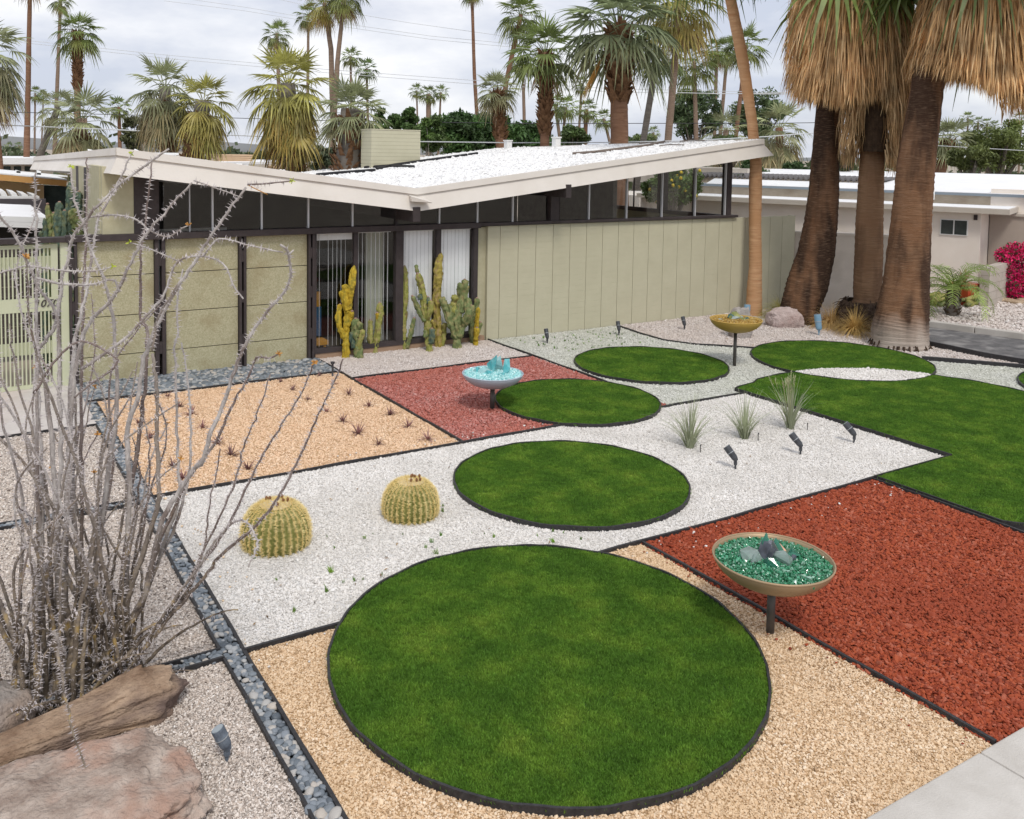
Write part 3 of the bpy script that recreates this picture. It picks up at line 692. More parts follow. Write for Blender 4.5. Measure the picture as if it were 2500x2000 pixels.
MB().box(-.66, .66, -.02, .02, 1.861, 1.91).build('top_rail', M_white, sb); MB().box(-.66, .66, -.45, .0, .33, .39).build('seat', M_white, sb)
for x in (-.6, .6): MB().box(x-.03, x+.03, -.4, .02, 0, .33).build('leg', M_white, sb)
# chimney of thin courses
chim = H(MB().box(9.82, 11.24, 22.02, 22.66, 2.7, 4.03), 'chimney', M_joint)
for i in range(12):
    z0 = 2.85+i*.1005
    H(MB().box(9.80, 11.26, 22.0, 22.68, z0, z0+.096), 'course', M_block, parent=chim)
H(MB().box(9.79, 11.27, 21.99, 22.69, 4.057, 4.085), 'coping', M_block, parent=chim)
# things lying on the roof
def at_roof(px, py):
    lo, hi = 8., 60.
    for _ in range(60):
        md = (lo+hi)/2; p = at_d(px, py, md)
        if p.z > z_top(p.x, p.y)+.02: lo = md
        else: hi = md
    return p
M_tar = mat('roof_tar', (.02,.02,.022), None, rough=.6)
def roofline(name, label, pts, r, mt, cat, group=None):
    p3 = [at_roof(*p) for p in pts]; q = []
    for p in p3: q.append(Vector((p.x, p.y, z_top(p.x, p.y)+.03)))
    b = MB(); b.tube([v-q[0] for v in q], r, 6); return tag(b.build(name, mt, loc=q[0]), label, cat, group)
roofline('roof_pipe', 'long black flashing strip low on the white roof', [(773, 428), (845, 422), (915, 417)], .045, M_tar, 'pipe')
roofline('roof_pipe', 'short black strip beside the forked seam on the roof', [(890, 410), (950, 406), (1010, 408)], .04, M_tar, 'pipe')
roofline('roof_pipe', 'black strip rising behind the forked seam on the roof', [(920, 413), (960, 404), (1030, 394), (1140, 379)], .04, M_tar, 'pipe')
roofline('roof_pipe', 'last short black strip high on the roof', [(1144, 378), (1166, 375)], .035, M_tar, 'pipe')
M_twig = mat('dead_frond_stalk', (.16,.13,.11), (.22,.18,.15), 10, .9)
roofline('fallen_stalk', 'long dry palm stalk lying across the roof gravel', [(1398, 376), (1450, 372), (1530, 362), (1580, 356), (1622, 347)], .03, M_twig, 'stalk')
rr = random.Random(11)
for i, (px, py, lb) in enumerate(((1420, 374, 'thin twig at the thick end of the fallen stalk'), (1560, 352, 'thin twig above the middle of the fallen stalk'), (1610, 357, 'thin twig near the tip of the fallen stalk'), (1660, 346, 'thin twig high on the right roof slope'))):
    roofline('fallen_twig', lb, [(px, py), (px+25, py-3), (px+60, py-2)], .012, M_twig, 'twig', 'twigs fallen on the roof')
for px, py, h, lb in ((1240, 357, .22, 'small white vent stub on the far roof edge by a striped palm trunk'), (1358, 352, .24, 'small white vent stub below the patterned palm trunk')):
    p = at_roof(px, py+4); p.z = z_top(p.x, p.y); b = MB().box(-.09, .09, -.09, .09, -.05, h); b.box(-.11, .11, -.11, .11, h+.001, h+.04)
    tag(b.build('roof_vent', M_white, loc=p), lb, 'vent')
p = Vector((3.6, 17.5, z_top(3.6, 17.5))); b = MB().box(-.17, .17, -.15, .15, -.05, .16); b.box(-.2, .2, -.18, .18, .161, .20)
tag(b.build('roof_vent', M_white, loc=p), 'squat white vent box on the left roof slope', 'vent')

# ---- the wall of thin painted blocks
bw = empty('block_wall', (12.8, YW, 0)); tag(bw, 'long sage painted block wall with straight vertical joints', 'wall')
J0, DJ, NC, NR = 9.7445-.4064*2-.29, .4064, 21, 20
MB().box(8.662, 17.055, 14.145, 14.33, -.05, 2.115).build('wall_core', M_joint, bw, world_=True)
xs_ = [8.655]+[9.7445-.4064*2+.4064*k for k in range(0, 21)]; xs_[-1] = 17.06
xs_ = [x for x in xs_ if x < 17.0]+[17.06]
rows = 19; rh = 2.138/rows; cells = []; bmesh_cache = {}
for ci in range(len(xs_)-1):
    for ri in range(rows):
        cells.append((xs_[ci]+.0045, xs_[ci+1]-.0045, ri*rh+.0002, (ri+1)*rh-.0002))
cells.sort(key=lambda c: c[0]**2); rr = random.Random(5); rest = MB()
for i, (x0, x1, z0, z1) in enumerate(cells):
    pr_ = rr.uniform(0, .0012)
    if i < 300:
        key = (round(x1-x0, 3), rr.randrange(3))
        if key not in bmesh_cache:
            w, h = x1-x0, z1-z0; c = .004
            bmesh_cache[key] = MB().add([(0,c*.5,0),(w,c*.5,0),(w,c*.5,h),(0,c*.5,h),(c,0,c*.22),(w-c,0,c*.22),(w-c,0,h-c*.22),(c,0,h-c*.22),(0,.05,0),(w,.05,0),(w,.05,h),(0,.05,h)],
                [(4,5,6,7),(0,1,5,4),(1,2,6,5),(2,3,7,6),(3,0,4,7),(0,8,9,1),(1,9,10,2),(2,10,11,3),(3,11,8,0)]).mesh('block', M_block)
        link_mesh('block', bmesh_cache[key], bw, (x0-12.8, -pr_, z0))
    else: rest.box(x0, x1, YW-pr_, YW+.05, z0, z1)
rest.build('blocks', M_block, bw, world_=True)['kind'] = 'stuff'
MB().box(8.655, 8.70, 14.19, 14.33, .0, 2.138).build('wall_end', M_block, bw, world_=True)
MB().box(17.058, 17.10, 14.14, 14.33, .0, 2.138).build('wall_end', M_block, bw, world_=True)

# ---- panel fence and gate
pf = empty('panel_fence', (3.4, YW, 0)); tag(pf, 'fence of speckled sage panels between slotted brown posts', 'fence')
seams = [.0, .392, .985, 1.59, 2.115]
for x0, x1 in ((1.652, 2.722), (2.882, 4.002), (4.122, 5.152)):
    for i in range(4):
        bevel(MB().box(x0+.002, x1-.002, 14.135, 14.165, seams[i]+.006, seams[i+1]-.006).build('panel', M_panel, pf, world_=True), .003, 1)
    MB().box(x0, x1, 14.17, 14.19, .0, 2.115).build('backing', M_brown, pf, world_=True)
for x0, x1 in ((1.535, 1.65), (2.725, 2.88), (4.005, 4.12), (5.155, 5.262)):
    w = (x1-x0)*.36
    for a, c in ((x0, x0+w), (x1-w, x1)):
        bevel(MB().box(a, c, 14.06, 14.20, .0, 2.117).build('post', M_brown, pf, world_=True), .004, 1)
    for zc in (.45, 1.15, 1.8):
        MB().box(x0+w, x1-w, 14.075, 14.19, zc-.09, zc+.09).build('post_spacer', M_brown, pf, world_=True)
gate = empty('gate', (.65, YW, 0)); tag(gate, 'pale green slatted gate with raised house numerals', 'gate')
def Gt(mb, name, mt=M_gate): return mb.build(name, mt, gate, world_=True)
GX0, GX1 = -.16, 1.395
Gt(MB().box(-.30, -.20, 14.08, 14.19, .0, 2.123), 'gate_jamb'); Gt(MB().box(1.428, 1.530, 14.08, 14.19, .0, 2.123), 'gate_jamb'); Gt(MB().box(-.199, 1.427, 14.08, 14.19, 2.118, 2.124), 'gate_head')
for z0, z1 in ((2.045, 2.10), (1.14, 1.33), (.03, .085)): Gt(MB().box(GX0, GX1, 14.10, 14.15, z0, z1), 'rail')
for x0, x1 in ((GX0, GX0+.09), (GX1-.09, GX1)): Gt(MB().box(x0, x1, 14.098, 14.152, .02, 2.103), 'stile')
for z0, z1 in ((1.755, 1.93), (.52, .70)): Gt(MB().box(GX0+.09, GX1-.09, 14.135, 14.149, z0, z1), 'backing_board')
sl = MB().box(-.0095, .0095, 14.105, 14.13, .086, 1.139).rebase((0, YW, 0)).mesh('slat', M_gate); sl2 = MB().box(-.0095, .0095, 14.105, 14.13, 1.331, 2.044).rebase((0, YW, 0)).mesh('slat', M_gate)
x = GX0+.115
while x < GX1-.10:
    for me_ in (sl, sl2): link_mesh('slat', me_, gate, (x-.65, 0, 0))
    x += .0505
fc = bpy.data.curves.new('house_number', 'FONT'); fc.body = '1070'; fc.size = .145; fc.shear = .28; fc.extrude = .006; fc.space_character = 1.08; fc.offset = .0018
to = bpy.data.objects.new('house_number', fc); COL.objects.link(to); dg = bpy.context.evaluated_depsgraph_get()
me_ = bpy.data.meshes.new_from_object(to.evaluated_get(dg)); bpy.data.objects.remove(to); me_.materials.clear(); me_.materials.append(mat('numeral_bronze', (.07,.06,.055), None, rough=.5))
link_mesh('house_number', me_, gate, (1.075-.65, 14.092-YW, 1.205), (R(90), 0, 0)); 
Gt(MB().box(1.31, 1.36, 14.07, 14.10, 1.02, 1.12), 'latch', M_brown)

# dark board screen in the courtyard behind the gate
cs = empty('board_screen', (.4, 16.4, 0)); tag(cs, 'dark brown horizontal board screen seen through the gate slats', 'fence')
M_bd = mat('dark_board', (.055,.045,.042), (.11,.092,.085), 5, .85, .2, 40, stretch=(.3, 1, 6))
for i in range(11):
    MB().box(-2.6, 1.9, 16.40, 16.43, .04+i*.165, .195+i*.165).build('board', M_bd, cs, world_=True)
for x in (-2.4, -.4, 1.7): MB().box(x-.05, x+.05, 16.431, 16.52, 0, 1.88).build('post', M_bd, cs, world_=True)
# ================================================================== NEIGHBOURING BUILDINGS
M_cream = mat('cream_stucco', (.83,.755,.68), (.87,.80,.73), 2.5, .9, .2, 120, c3=(.78,.70,.62), s3=.7, c3w=.3)
M_grey = mat('grey_stucco', (.66,.595,.52), (.74,.67,.59), 2.0, .9, .2, 120, c3=(.50,.44,.37), s3=1.3, c3w=.45)
M_beige = mat('beige_trim', (.50,.45,.39), (.55,.50,.44), 3, .8)
M_rail = mat('weathered_board', (.44,.37,.29), (.52,.45,.36), 3, .85, .15, 30, c3=(.34,.27,.20), s3=1.6, c3w=.4)
M_flat = mat('white_membrane', (.78,.78,.79), (.83,.83,.84), 1.5, .8)
M_slate = mat('blue_grey_flashing', (.22,.26,.30), None, rough=.5)
M_orange = mat('ochre_fascia', (.52,.28,.09), (.57,.32,.12), 3, .8)
M_ochre = mat('ochre_wall', (.42,.30,.16), (.48,.35,.20), 3, .9)
M_dkglass = mat('dark_pane', (.02,.028,.028), (.05,.065,.062), 2, .12, spec=.6)
# neighbour on the far side of the drive: its wall runs obliquely
NRZ = math.atan2(-.93, .37)
nh = empty('neighbour_house', (22.4, 12.8, 0), NRZ); tag(nh, 'cream stucco house with stepped white flat roofs behind the palms', 'house')
# local frame: -x runs back along the wall away from the drive, +y into the house
def Nb(mb, name, mt, parent=None): return mb.build(name, mt, parent or nh)
Nb(MB().box(-9.5, 0, 0, .2, 0, 2.17), 'wall', M_cream)
Nb(MB().box(-.2, 0, .2, 1.4, 0, 2.17), 'wall', M_cream)
Nb(MB().box(0, 4.5, 1.4, 1.6, 0, 2.75), 'wall', M_cream)
Nb(MB().box(-9.5, .65, -.28, 1.8, 2.172, 2.30), 'fascia', M_beige)
Nb(MB().box(-9.45, .60, -.22, 1.8, 2.301, 2.315), 'flat_roof', M_flat)
Nb(MB().box(-9.5, 6, 1.41, 1.9, 2.32, 2.55), 'parapet', M_rail)
Nb(MB().box(-9.6, 6, 1.30, 2.2, 2.551, 2.62), 'flashing', M_slate)
Nb(MB().hexa([(-7.9,1.32,2.621),(6,1.32,2.621),(7,8.2,3.0),(-9.8,8.2,3.0),(-7.9,1.32,2.635),(6,1.32,2.635),(7,8.2,3.05),(-9.8,8.2,3.05)]), 'upper_roof', M_flat)
wf = Nb(MB().box(-.92, -.28, -.03, .0, 1.57, 1.98), 'window_frame', M_white)
for x0, x1 in ((-.895, -.615), (-.585, -.305)): Nb(MB().box(x0, x1, -.035, -.029, 1.595, 1.955), 'pane', M_dkglass, wf)
Nb(MB().box(.02, 1.0, 1.30, 1.39, 0, 2.06), 'door_panel', mat('beige_door', (.42,.36,.31), (.46,.40,.34), 2, .8))
Nb(MB().box(1.0, 1.12, 1.25, 1.39, 0, 2.12), 'door_jamb', M_beige); Nb(MB().box(.0, 1.0, 1.25, 1.39, 2.061, 2.12), 'door_head', M_beige)
Nb(MB().box(-.16, -.08, -.05, -.001, 1.99, 2.12), 'wall_lamp', M_brown)
b = MB(); b.tube([(0,0,0), (0,0,.12)], .05, 8); b.tube([(0,0,.121), (0,0,.42)], .085, 10); b.tube([(0,0,.421), (0,0,.46)], .06, 10)
tag(b.build('roof_vent', M_white, loc=nh.matrix_world @ Vector((0,0,0)) if False else (22.4+.37*-1.3+.93*.7, 12.8+.93*1.3+.37*.7, 2.315)), 'white vent pipe on the lower flat roof right of the palms', 'vent')
b = MB(); n_ = 40
for i in range(n_):
    x0, x1 = -9.5+i*.16, -9.5+(i+1)*.16
    for k in range(6):
        a0, a1 = k/6, (k+1)/6; z0, z1 = 2.86+.045*math.sin(6.28*a0), 2.86+.045*math.sin(6.28*a1)
        b.add([(x0+.16*a0, 3.2, z0), (x0+.16*a1, 3.2, z1), (x0+.16*a1, 5.5, z1+.02), (x0+.16*a0, 5.5, z0+.02)], [(0,1,2,3)])
        b.add([(x0+.16*a0, 3.2, z0-.07), (x0+.16*a1, 3.2, z1-.07), (x0+.16*a1, 3.2, z1), (x0+.16*a0, 3.2, z0)], [(0,1,2,3)])
Nb(b, 'corrugated_sheet', mat('corrugated_dark', (.12,.11,.11), (.16,.15,.15), 3, .6))
Nb(MB().box(-9.5, -3.2, 3.25, 5.4, 2.6, 2.80), 'roof_step', M_rail)
Nb(MB().box(-11.5, -8.2, 5.6, 8.0, 2.6, 3.06), 'roof_step', M_beige)
# grey garden wall running from the block wall behind the palms
gwp = [(17.12, 14.36), (17.89, 13.50), (18.75, 12.55)]
gw = empty('garden_wall', (17.9, 13.5, 0)); tag(gw, 'stained grey garden wall behind the leaning palm trunk', 'wall')
for i in range(2):
    a, c = Vector(gwp[i]), Vector(gwp[i+1]); t = (c-a).normalized(); nn = Vector((-t.y, t.x))*.18
    MB().prism([(a.x, a.y), (c.x, c.y), (c.x+nn.x, c.y+nn.y), (a.x+nn.x, a.y+nn.y)], 0, 1.70).build('wall_panel', M_grey, gw, world_=True)
    MB().prism([(a.x-nn.x*.15, a.y-nn.y*.15), (c.x-nn.x*.15, c.y-nn.y*.15), (c.x+nn.x*1.15, c.y+nn.y*1.15), (a.x+nn.x*1.15, a.y+nn.y*1.15)], 1.701, 1.76).build('coping', M_grey, gw, world_=True)
# low block wall under the bougainvillea
lw = empty('low_wall', (20.95, 11.70, 0)); tag(lw, 'low wall of beige concrete blocks beside the bougainvillea', 'wall')
lw.rotation_euler = (0, 0, R(14)); rr = random.Random(2)
M_cmu = mat('beige_block', (.43,.38,.33), (.50,.45,.40), 3, .9, .3, 90)
for r_ in range(5):
    x = -.2 if r_ % 2 else 0.0
    while x < 4.2:
        x0, x1 = max(0, x), min(4.2, x+.4)
        if x1-x0 > .05: MB().box(x0+.004, x1-.004, -rr.uniform(0, .003), .2, r_*.2+.004, r_*.2+.196).build('block', M_cmu, lw)
        x += .4
MB().box(.01, 4.19, .006, .194, 0, .99).build('mortar', M_joint, lw)
# the ochre house and white carport beyond the gate
Y0 = 27.0
oh = empty('ochre_house', (-4, Y0, 0)); tag(oh, 'ochre house with sloping orange fascia beyond the gate', 'house')
def qp(px, py, Y): return tuple(at_y(px, py, Y))
def slab(pa, pb, pc, pd, dep): # corners: bottom-left, bottom-right, top-right, top-left on the front
    f = [Vector(p) for p in (pa, pb, pc, pd)]; k = Vector((0, dep, 0))
    return MB().hexa([f[0], f[1], f[1]+k, f[0]+k, f[3], f[2], f[2]+k, f[3]+k])
slab(qp(-260, 418, Y0), qp(162, 455, Y0), qp(164, 441, Y0), qp(-260, 402, Y0), .15).build('fascia', M_orange, oh, world_=True)
slab(qp(-260, 401.6, Y0), qp(164, 440.6, Y0), qp(164, 437.5, Y0), qp(-260, 398, Y0), 5).build('roof', M_flat, oh, world_=True)
slab(qp(-260, 560, Y0+.8), qp(107, 560, Y0+.8), qp(107, 452, Y0+.8), qp(-260, 420, Y0+.8), .2).build('wall', M_ochre, oh, world_=True)
slab(qp(107.2, 560, Y0+.9), qp(175, 560, Y0+.9), qp(175, 455, Y0+.9), qp(107.2, 452, Y0+.9), .2).build('window', M_dkglass, oh, world_=True)
for x0, x1 in ((38, 50), (90, 100)): slab(qp(x0, 428, Y0+1), qp(x1, 430, Y0+1), qp(x1, 418, Y0+1), qp(x0, 415, Y0+1), .1).build('roof_bracket', M_white, oh, world_=True)
slab(qp(40, 422, Y0+1), qp(165, 433, Y0+1), qp(165, 429, Y0+1), qp(40, 417.5, Y0+1), .1).build('roof_rail', M_white, oh, world_=True)
Y1 = 18.5
cp = empty('carport', (-2, Y1, 0)); tag(cp, 'low white carport roof with broad fascia behind the gate', 'carport')
slab(qp(-300, 545, Y1), qp(118, 558, Y1), qp(118, 545, Y1), qp(-300, 531, Y1), .1).build('fascia', M_white, cp, world_=True)
slab(qp(-300, 530.6, Y1), qp(118, 544.6, Y1), qp(118, 532, Y1), qp(-300, 518, Y1), .12).build('fascia', M_white, cp, world_=True)
slab(qp(-300, 517.7, Y1+.02), qp(118, 531.7, Y1+.02), qp(118, 531, Y1+.02), qp(-300, 517, Y1+.02), 4.0).build('roof', M_flat, cp, world_=True)
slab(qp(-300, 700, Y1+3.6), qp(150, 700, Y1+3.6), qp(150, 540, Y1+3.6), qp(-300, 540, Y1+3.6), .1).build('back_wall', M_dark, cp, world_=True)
for px in (-120, 112): p = Vector(qp(px, 600, Y1)); MB().box(p.x-.06, p.x+.06, p.y+.15, p.y+.27, 0, Vector(qp(px, 552, Y1)).z).build('post', M_brown, cp, world_=True)
Y2 = 23.0
gp_ = empty('grey_wall', (-3, Y2, 0)); tag(gp_, 'dark grey garden screen above the carport roof', 'wall')
slab(qp(-300, 560, Y2), qp(112, 560, Y2), qp(112, 486, Y2), qp(-300, 486, Y2), .15).build('screen', mat('charcoal_board', (.075,.065,.07), (.095,.085,.09), 3, .8), gp_, world_=True)
pg = empty('pergola', (-3, Y2+1, 0)); tag(pg, 'white slatted pergola in front of the ochre house', 'pergola')
for i in range(9):
    x0 = -130+i*27; y0 = 462+max(0, i-4)*3.5
    slab(qp(x0, y0+16, Y2+1.2), qp(x0+16, y0+18, Y2+1.2), qp(x0+8, y0+3, Y2+1.2), qp(x0-8, y0, Y2+1.2), 1.6).build('rafter', M_white, pg, world_=True)
slab(qp(-180, 486, Y2+1), qp(96, 486, Y2+1), qp(96, 479.5, Y2+1), qp(-180, 478, Y2+1), .1).build('beam', M_white, pg, world_=True)
for px in (-60, 90): p = Vector(qp(px, 486, Y2+1)); MB().box(p.x-.05, p.x+.05, p.y+.12, p.y+.22, 0, p.z).build('post', M_white, pg, world_=True)
ac = empty('rooftop_cooler', tuple(at_y(575, 402, 38))); tag(ac, 'tan ribbed cooler box on a roof behind the house', 'cooler')
a_, c_, t_ = Vector(qp(533, 402, 38)), Vector(qp(616, 402, 38)), Vector(qp(533, 371, 38)); w_, h_ = c_.x-a_.x, t_.z-a_.z
for i in range(8): MB().box(-w_/2, w_/2, -.01*(i % 2), w_*.8, -.3+h_*i/8*1.25, -.3+h_*(i+1)/8*1.25-.012).build('louvre', mat('tan_metal', (.55,.38,.24), (.60,.43,.28), 3, .6), ac)
MB().box(-w_/2-.03, w_/2+.03, -.03, w_*.8+.03, h_*1.25-.3, h_*1.25-.24).build('lid', MATS['tan_metal'], ac)
bk = empty('back_house', (8, 36, 0)); tag(bk, 'low white-roofed house glimpsed behind the left roof slope', 'house')
slab(qp(380, 430, 36), qp(760, 430, 36), qp(760, 402, 36), qp(380, 402, 36), 7).build('wall', M_beige, bk, world_=True)
slab(qp(370, 401.6, 36), qp(770, 401.6, 36), qp(770, 396, 36), qp(370, 396, 36), 7.4).build('roof', M_flat, bk, world_=True)
slab(qp(665, 412, 35.5), qp(720, 411, 35.5), qp(718, 402, 35.5), qp(663, 406, 35.5), 1.0).build('skylight', MATS['tan_metal'], bk, world_=True)
fl = empty('far_house', (-12, 44, 0)); tag(fl, 'distant white flat-roofed house at the far end of the street', 'house')
slab(qp(-200, 430, 44), qp(130, 430, 44), qp(130, 402, 44), qp(-200, 402, 44), 6).build('wall', M_grey, fl, world_=True)
slab(qp(-210, 401.6, 43.6), qp(140, 401.6, 43.6), qp(140, 386, 43.6), qp(-210, 386, 43.6), 7).build('roof', M_flat, fl, world_=True)
for x0 in (8, 34, 60): slab(qp(x0, 418, 43.9), qp(x0+18, 418, 43.9), qp(x0+18, 406, 43.9), qp(x0, 406, 43.9), .05).build('window', M_dkglass, fl, world_=True)
# pale tent-roofed building and cream wall seen through the corner glass
tr_ = empty('tent_roof_house', (22, 27, 0)); tag(tr_, 'cream low building with two pale tent-shaped roofs', 'house')
slab(qp(1560, 530, 24), qp(1860, 530, 24), qp(1860, 478, 24), qp(1560, 478, 24), 4).build('wall', M_cream, tr_, world_=True)
for xa, xm, xb, yt in ((1700, 1725, 1765, 452), (1745, 1792, 1850, 452)):
    y_ = 28.0; A_, T_, B_ = Vector(qp(xa, 480, y_)), Vector(qp(xm, yt, y_)), Vector(qp(xb, 480, y_)); k = Vector((0, 2.5, 0))
    MB().add([A_, B_, T_+k*.5, A_+k, B_+k], [(0,1,2), (1,4,2), (4,3,2), (3,0,2), (0,3,4,1)]).build('tent_roof', M_cream, tr_, world_=True)
slab(qp(1660, 450, 34), qp(1790, 450, 34), qp(1790, 424, 34), qp(1660, 418, 34), 5).build('grey_roof', M_grey, tr_, world_=True)
# ================================================================== PALMS AND TREES
M_frond = leaf_mat('palm_frond', .22, .5, .30)
M_dead = leaf_mat('dead_frond', .12, .8, .35)
M_leaf = leaf_mat('tree_leaf', .2, .6, .2)
def trunk_mat(name, c1, c2, c3, ring=26, bump=.5):
    mt, nt, bs = nodes_of(name); N, Lk = nt.nodes, nt.links
    tcn = N.new('ShaderNodeTexCoord'); mpn = N.new('ShaderNodeMapping'); mpn.inputs['Scale'].default_value = (2.2, 2.2, ring); Lk.new(tcn.outputs['Object'], mpn.inputs['Vector'])
    nz = N.new('ShaderNodeTexNoise'); nz.inputs['Scale'].default_value = 1.0; nz.inputs['Detail'].default_value = 6; nz.inputs['Roughness'].default_value = .7; Lk.new(mpn.outputs[0], nz.inputs['Vector'])
    rp = N.new('ShaderNodeValToRGB'); rp.color_ramp.elements[0].position = .32; rp.color_ramp.elements[1].position = .66
    rp.color_ramp.elements[0].color = C4(c1); rp.color_ramp.elements[1].color = C4(c2); Lk.new(nz.outputs['Fac'], rp.inputs['Fac'])
    n2_ = N.new('ShaderNodeTexNoise'); n2_.inputs['Scale'].default_value = 1.6; n2_.inputs['Detail'].default_value = 5; Lk.new(tcn.outputs['Object'], n2_.inputs['Vector'])
    r2_ = N.new('ShaderNodeValToRGB'); r2_.color_ramp.elements[0].position = .44; r2_.color_ramp.elements[1].position = .62; r2_.color_ramp.elements[1].color = (.85,.85,.85,1); Lk.new(n2_.outputs['Fac'], r2_.inputs['Fac'])
    mxn = N.new('ShaderNodeMixRGB'); Lk.new(r2_.outputs['Color'], mxn.inputs['Fac']); Lk.new(rp.outputs['Color'], mxn.inputs['Color1']); mxn.inputs['Color2'].default_value = C4(c3)
    Lk.new(mxn.outputs['Color'], bs.inputs['Base Color']); bs.inputs['Roughness'].default_value = .9; bs.inputs['Specular IOR Level'].default_value = .15
    bp = N.new('ShaderNodeBump'); bp.inputs['Strength'].default_value = bump; bp.inputs['Distance'].default_value = .03; Lk.new(nz.outputs['Fac'], bp.inputs['Height']); Lk.new(bp.outputs['Normal'], bs.inputs['Normal'])
    MATS[name] = mt; return mt
M_tslim = trunk_mat('slim_trunk', (.17,.115,.085), (.30,.22,.165), (.22,.16,.12), 14)
M_tred = trunk_mat('russet_trunk', (.15,.075,.045), (.29,.17,.11), (.20,.11,.07), 14)
M_tgrey = trunk_mat('grey_trunk', (.13,.115,.10), (.23,.205,.18), (.17,.15,.125), 12)
M_boot = mat('leaf_base', (.13,.065,.032), (.26,.145,.075), 7, .9, .2, 40)

def frond_mesh(elev, seed, Lp=.85, Rf=.95, nseg=17, droop=.35, spread=105, ragged=.12, mt=None, curl=.5):
    rr = random.Random(seed); b = MB(); e0 = R(elev); pts = []; p = Vector((.05, 0, 0)); e = e0
    for i in range(5):                                          # stalk bending under its own weight
        pts.append(p.copy()); p = p+Vector((math.cos(e), 0, math.sin(e)))*(Lp/4); e -= curl*.14*max(.15, math.cos(e))
    b.tube(pts, [.024, .020, .016, .013, .010], 3, False)
    o = pts[-1]; d = Vector((math.cos(e), 0, math.sin(e))); side = Vector((0, 1, 0)); up = d.cross(side)*-1
    A = R(spread)
    for i in range(nseg):
        a = -A+2*A*(i+.5)/nseg+rr.uniform(-.03, .03); v = (d*math.cos(a)+side*math.sin(a)).normalized()
        ln = Rf*(.80+.20*math.cos(a))*rr.uniform(1-ragged, 1+ragged*.6); wv = d*-math.sin(a)+side*math.cos(a); tw = (R(28) if i % 2 else R(-28))
        wv = wv*math.cos(tw)+up*math.sin(tw); dA = 2*A/nseg; dr = droop*rr.uniform(.6, 1.5); row = []
        for t in (.06, .42, .72, 1.0):
            hw = (ln*t*dA*.52 if t <= .42 else ln*.42*dA*.52*(1-(t-.42)/.58)*.9+.002)
            c_ = o+v*(ln*t); c_ = Vector((c_.x, c_.y, c_.z-dr*ln*max(0, t-.15)**2.1))
            if dr > .75 and t > .6: c_ = Vector((c_.x-(c_.x-o.x)*.18*(t-.6)*dr, c_.y*(1-.2*(t-.6)*dr), c_.z))
            row.append((c_-wv*hw, c_+wv*hw))
        k = len(b.v)
        for l_, r_ in row: b.v += [tuple(l_), tuple(r_)]
        for q in range(3): b.f.append((k+2*q, k+2*q+1, k+2*q+3, k+2*q+2))
    return b.mesh('frond', mt or M_frond)
FR = {}                                                         # elevation class -> fronds
for el, dr in ((78, .12), (55, .22), (30, .40), (5, .65), (-22, .9), (-48, .9)):
    FR[el] = [frond_mesh(el+random.Random(i).uniform(-6, 6), 100+el*3+i, droop=dr) for i in range(3)]
DEAD = [frond_mesh(-68, 900+i, Lp=.55, Rf=.9, nseg=13, droop=.5, spread=62, ragged=.3, mt=M_dead) for i in range(3)]
DEADL = [frond_mesh(-80, 940+i, Lp=.45, Rf=1.0, nseg=12, droop=.3, spread=34, ragged=.35, mt=M_dead) for i in range(3)]
FAR = {el: frond_mesh(el, 77+el, nseg=9, droop=dr) for el, dr in ((70, .15), (35, .4), (2, .7), (-35, .9))}
GREENS = {'green': (.16,.21,.055), 'grey': (.275,.30,.155), 'lime': (.33,.32,.085), 'deep': (.105,.155,.05)}
TAN = (.46,.31,.18); STRAW = (.58,.44,.30)
def trunk(parent, pts, radii, mt, n=9, rough_=.05, seed=0):
    # pts local; densified, slightly uneven rings
    rr = random.Random(seed); P_, R_ = [], []
    for i in range(len(pts)-1):
        a, c = Vector(pts[i]), Vector(pts[i+1]); k = max(2, int((c-a).length/.45))
        for j in range(k): P_.append(a.lerp(c, j/k)); R_.append(radii[i]+(radii[i+1]-radii[i])*j/k)
    P_.append(Vector(pts[-1])); R_.append(radii[-1])
    b = MB(); b.tube(P_, R_, n, True, lambda i, j, a: 1+rr.uniform(-rough_, rough_))
    return b.build('trunk', mt, parent, smooth=True)
def boots(parent, p0, p1, r0, r1, count, seed, size=.16, mt=None):
    # stubs of old leaf stalks wrapped round the trunk
    rr = random.Random(seed); b = MB(); p0, p1 = Vector(p0), Vector(p1)
    for i in range(count):
        t = (i+rr.random())/count; c = p0.lerp(p1, t); r = r0+(r1-r0)*t; a = i*2.399+rr.uniform(-.3, .3)
        o = Vector((math.cos(a), math.sin(a), 0)); s_ = Vector((-o.y, o.x, 0)); w = size*rr.uniform(.35, .6); h = size*rr.uniform(.8, 1.5); out = size*rr.uniform(.35, .75)
        b0 = c+o*r*.85; tip = c+o*(r+out)+Vector((0, 0, h))
        b.add([b0-s_*w, b0+s_*w, c+o*(r*1.02)+Vector((0, 0, h*.7)), tip-s_*w*.35, tip+s_*w*.35], [(0,1,4,3), (0,3,2), (1,2,4), (3,4,2)])
    return b.build('leaf_bases', mt or M_boot, parent)
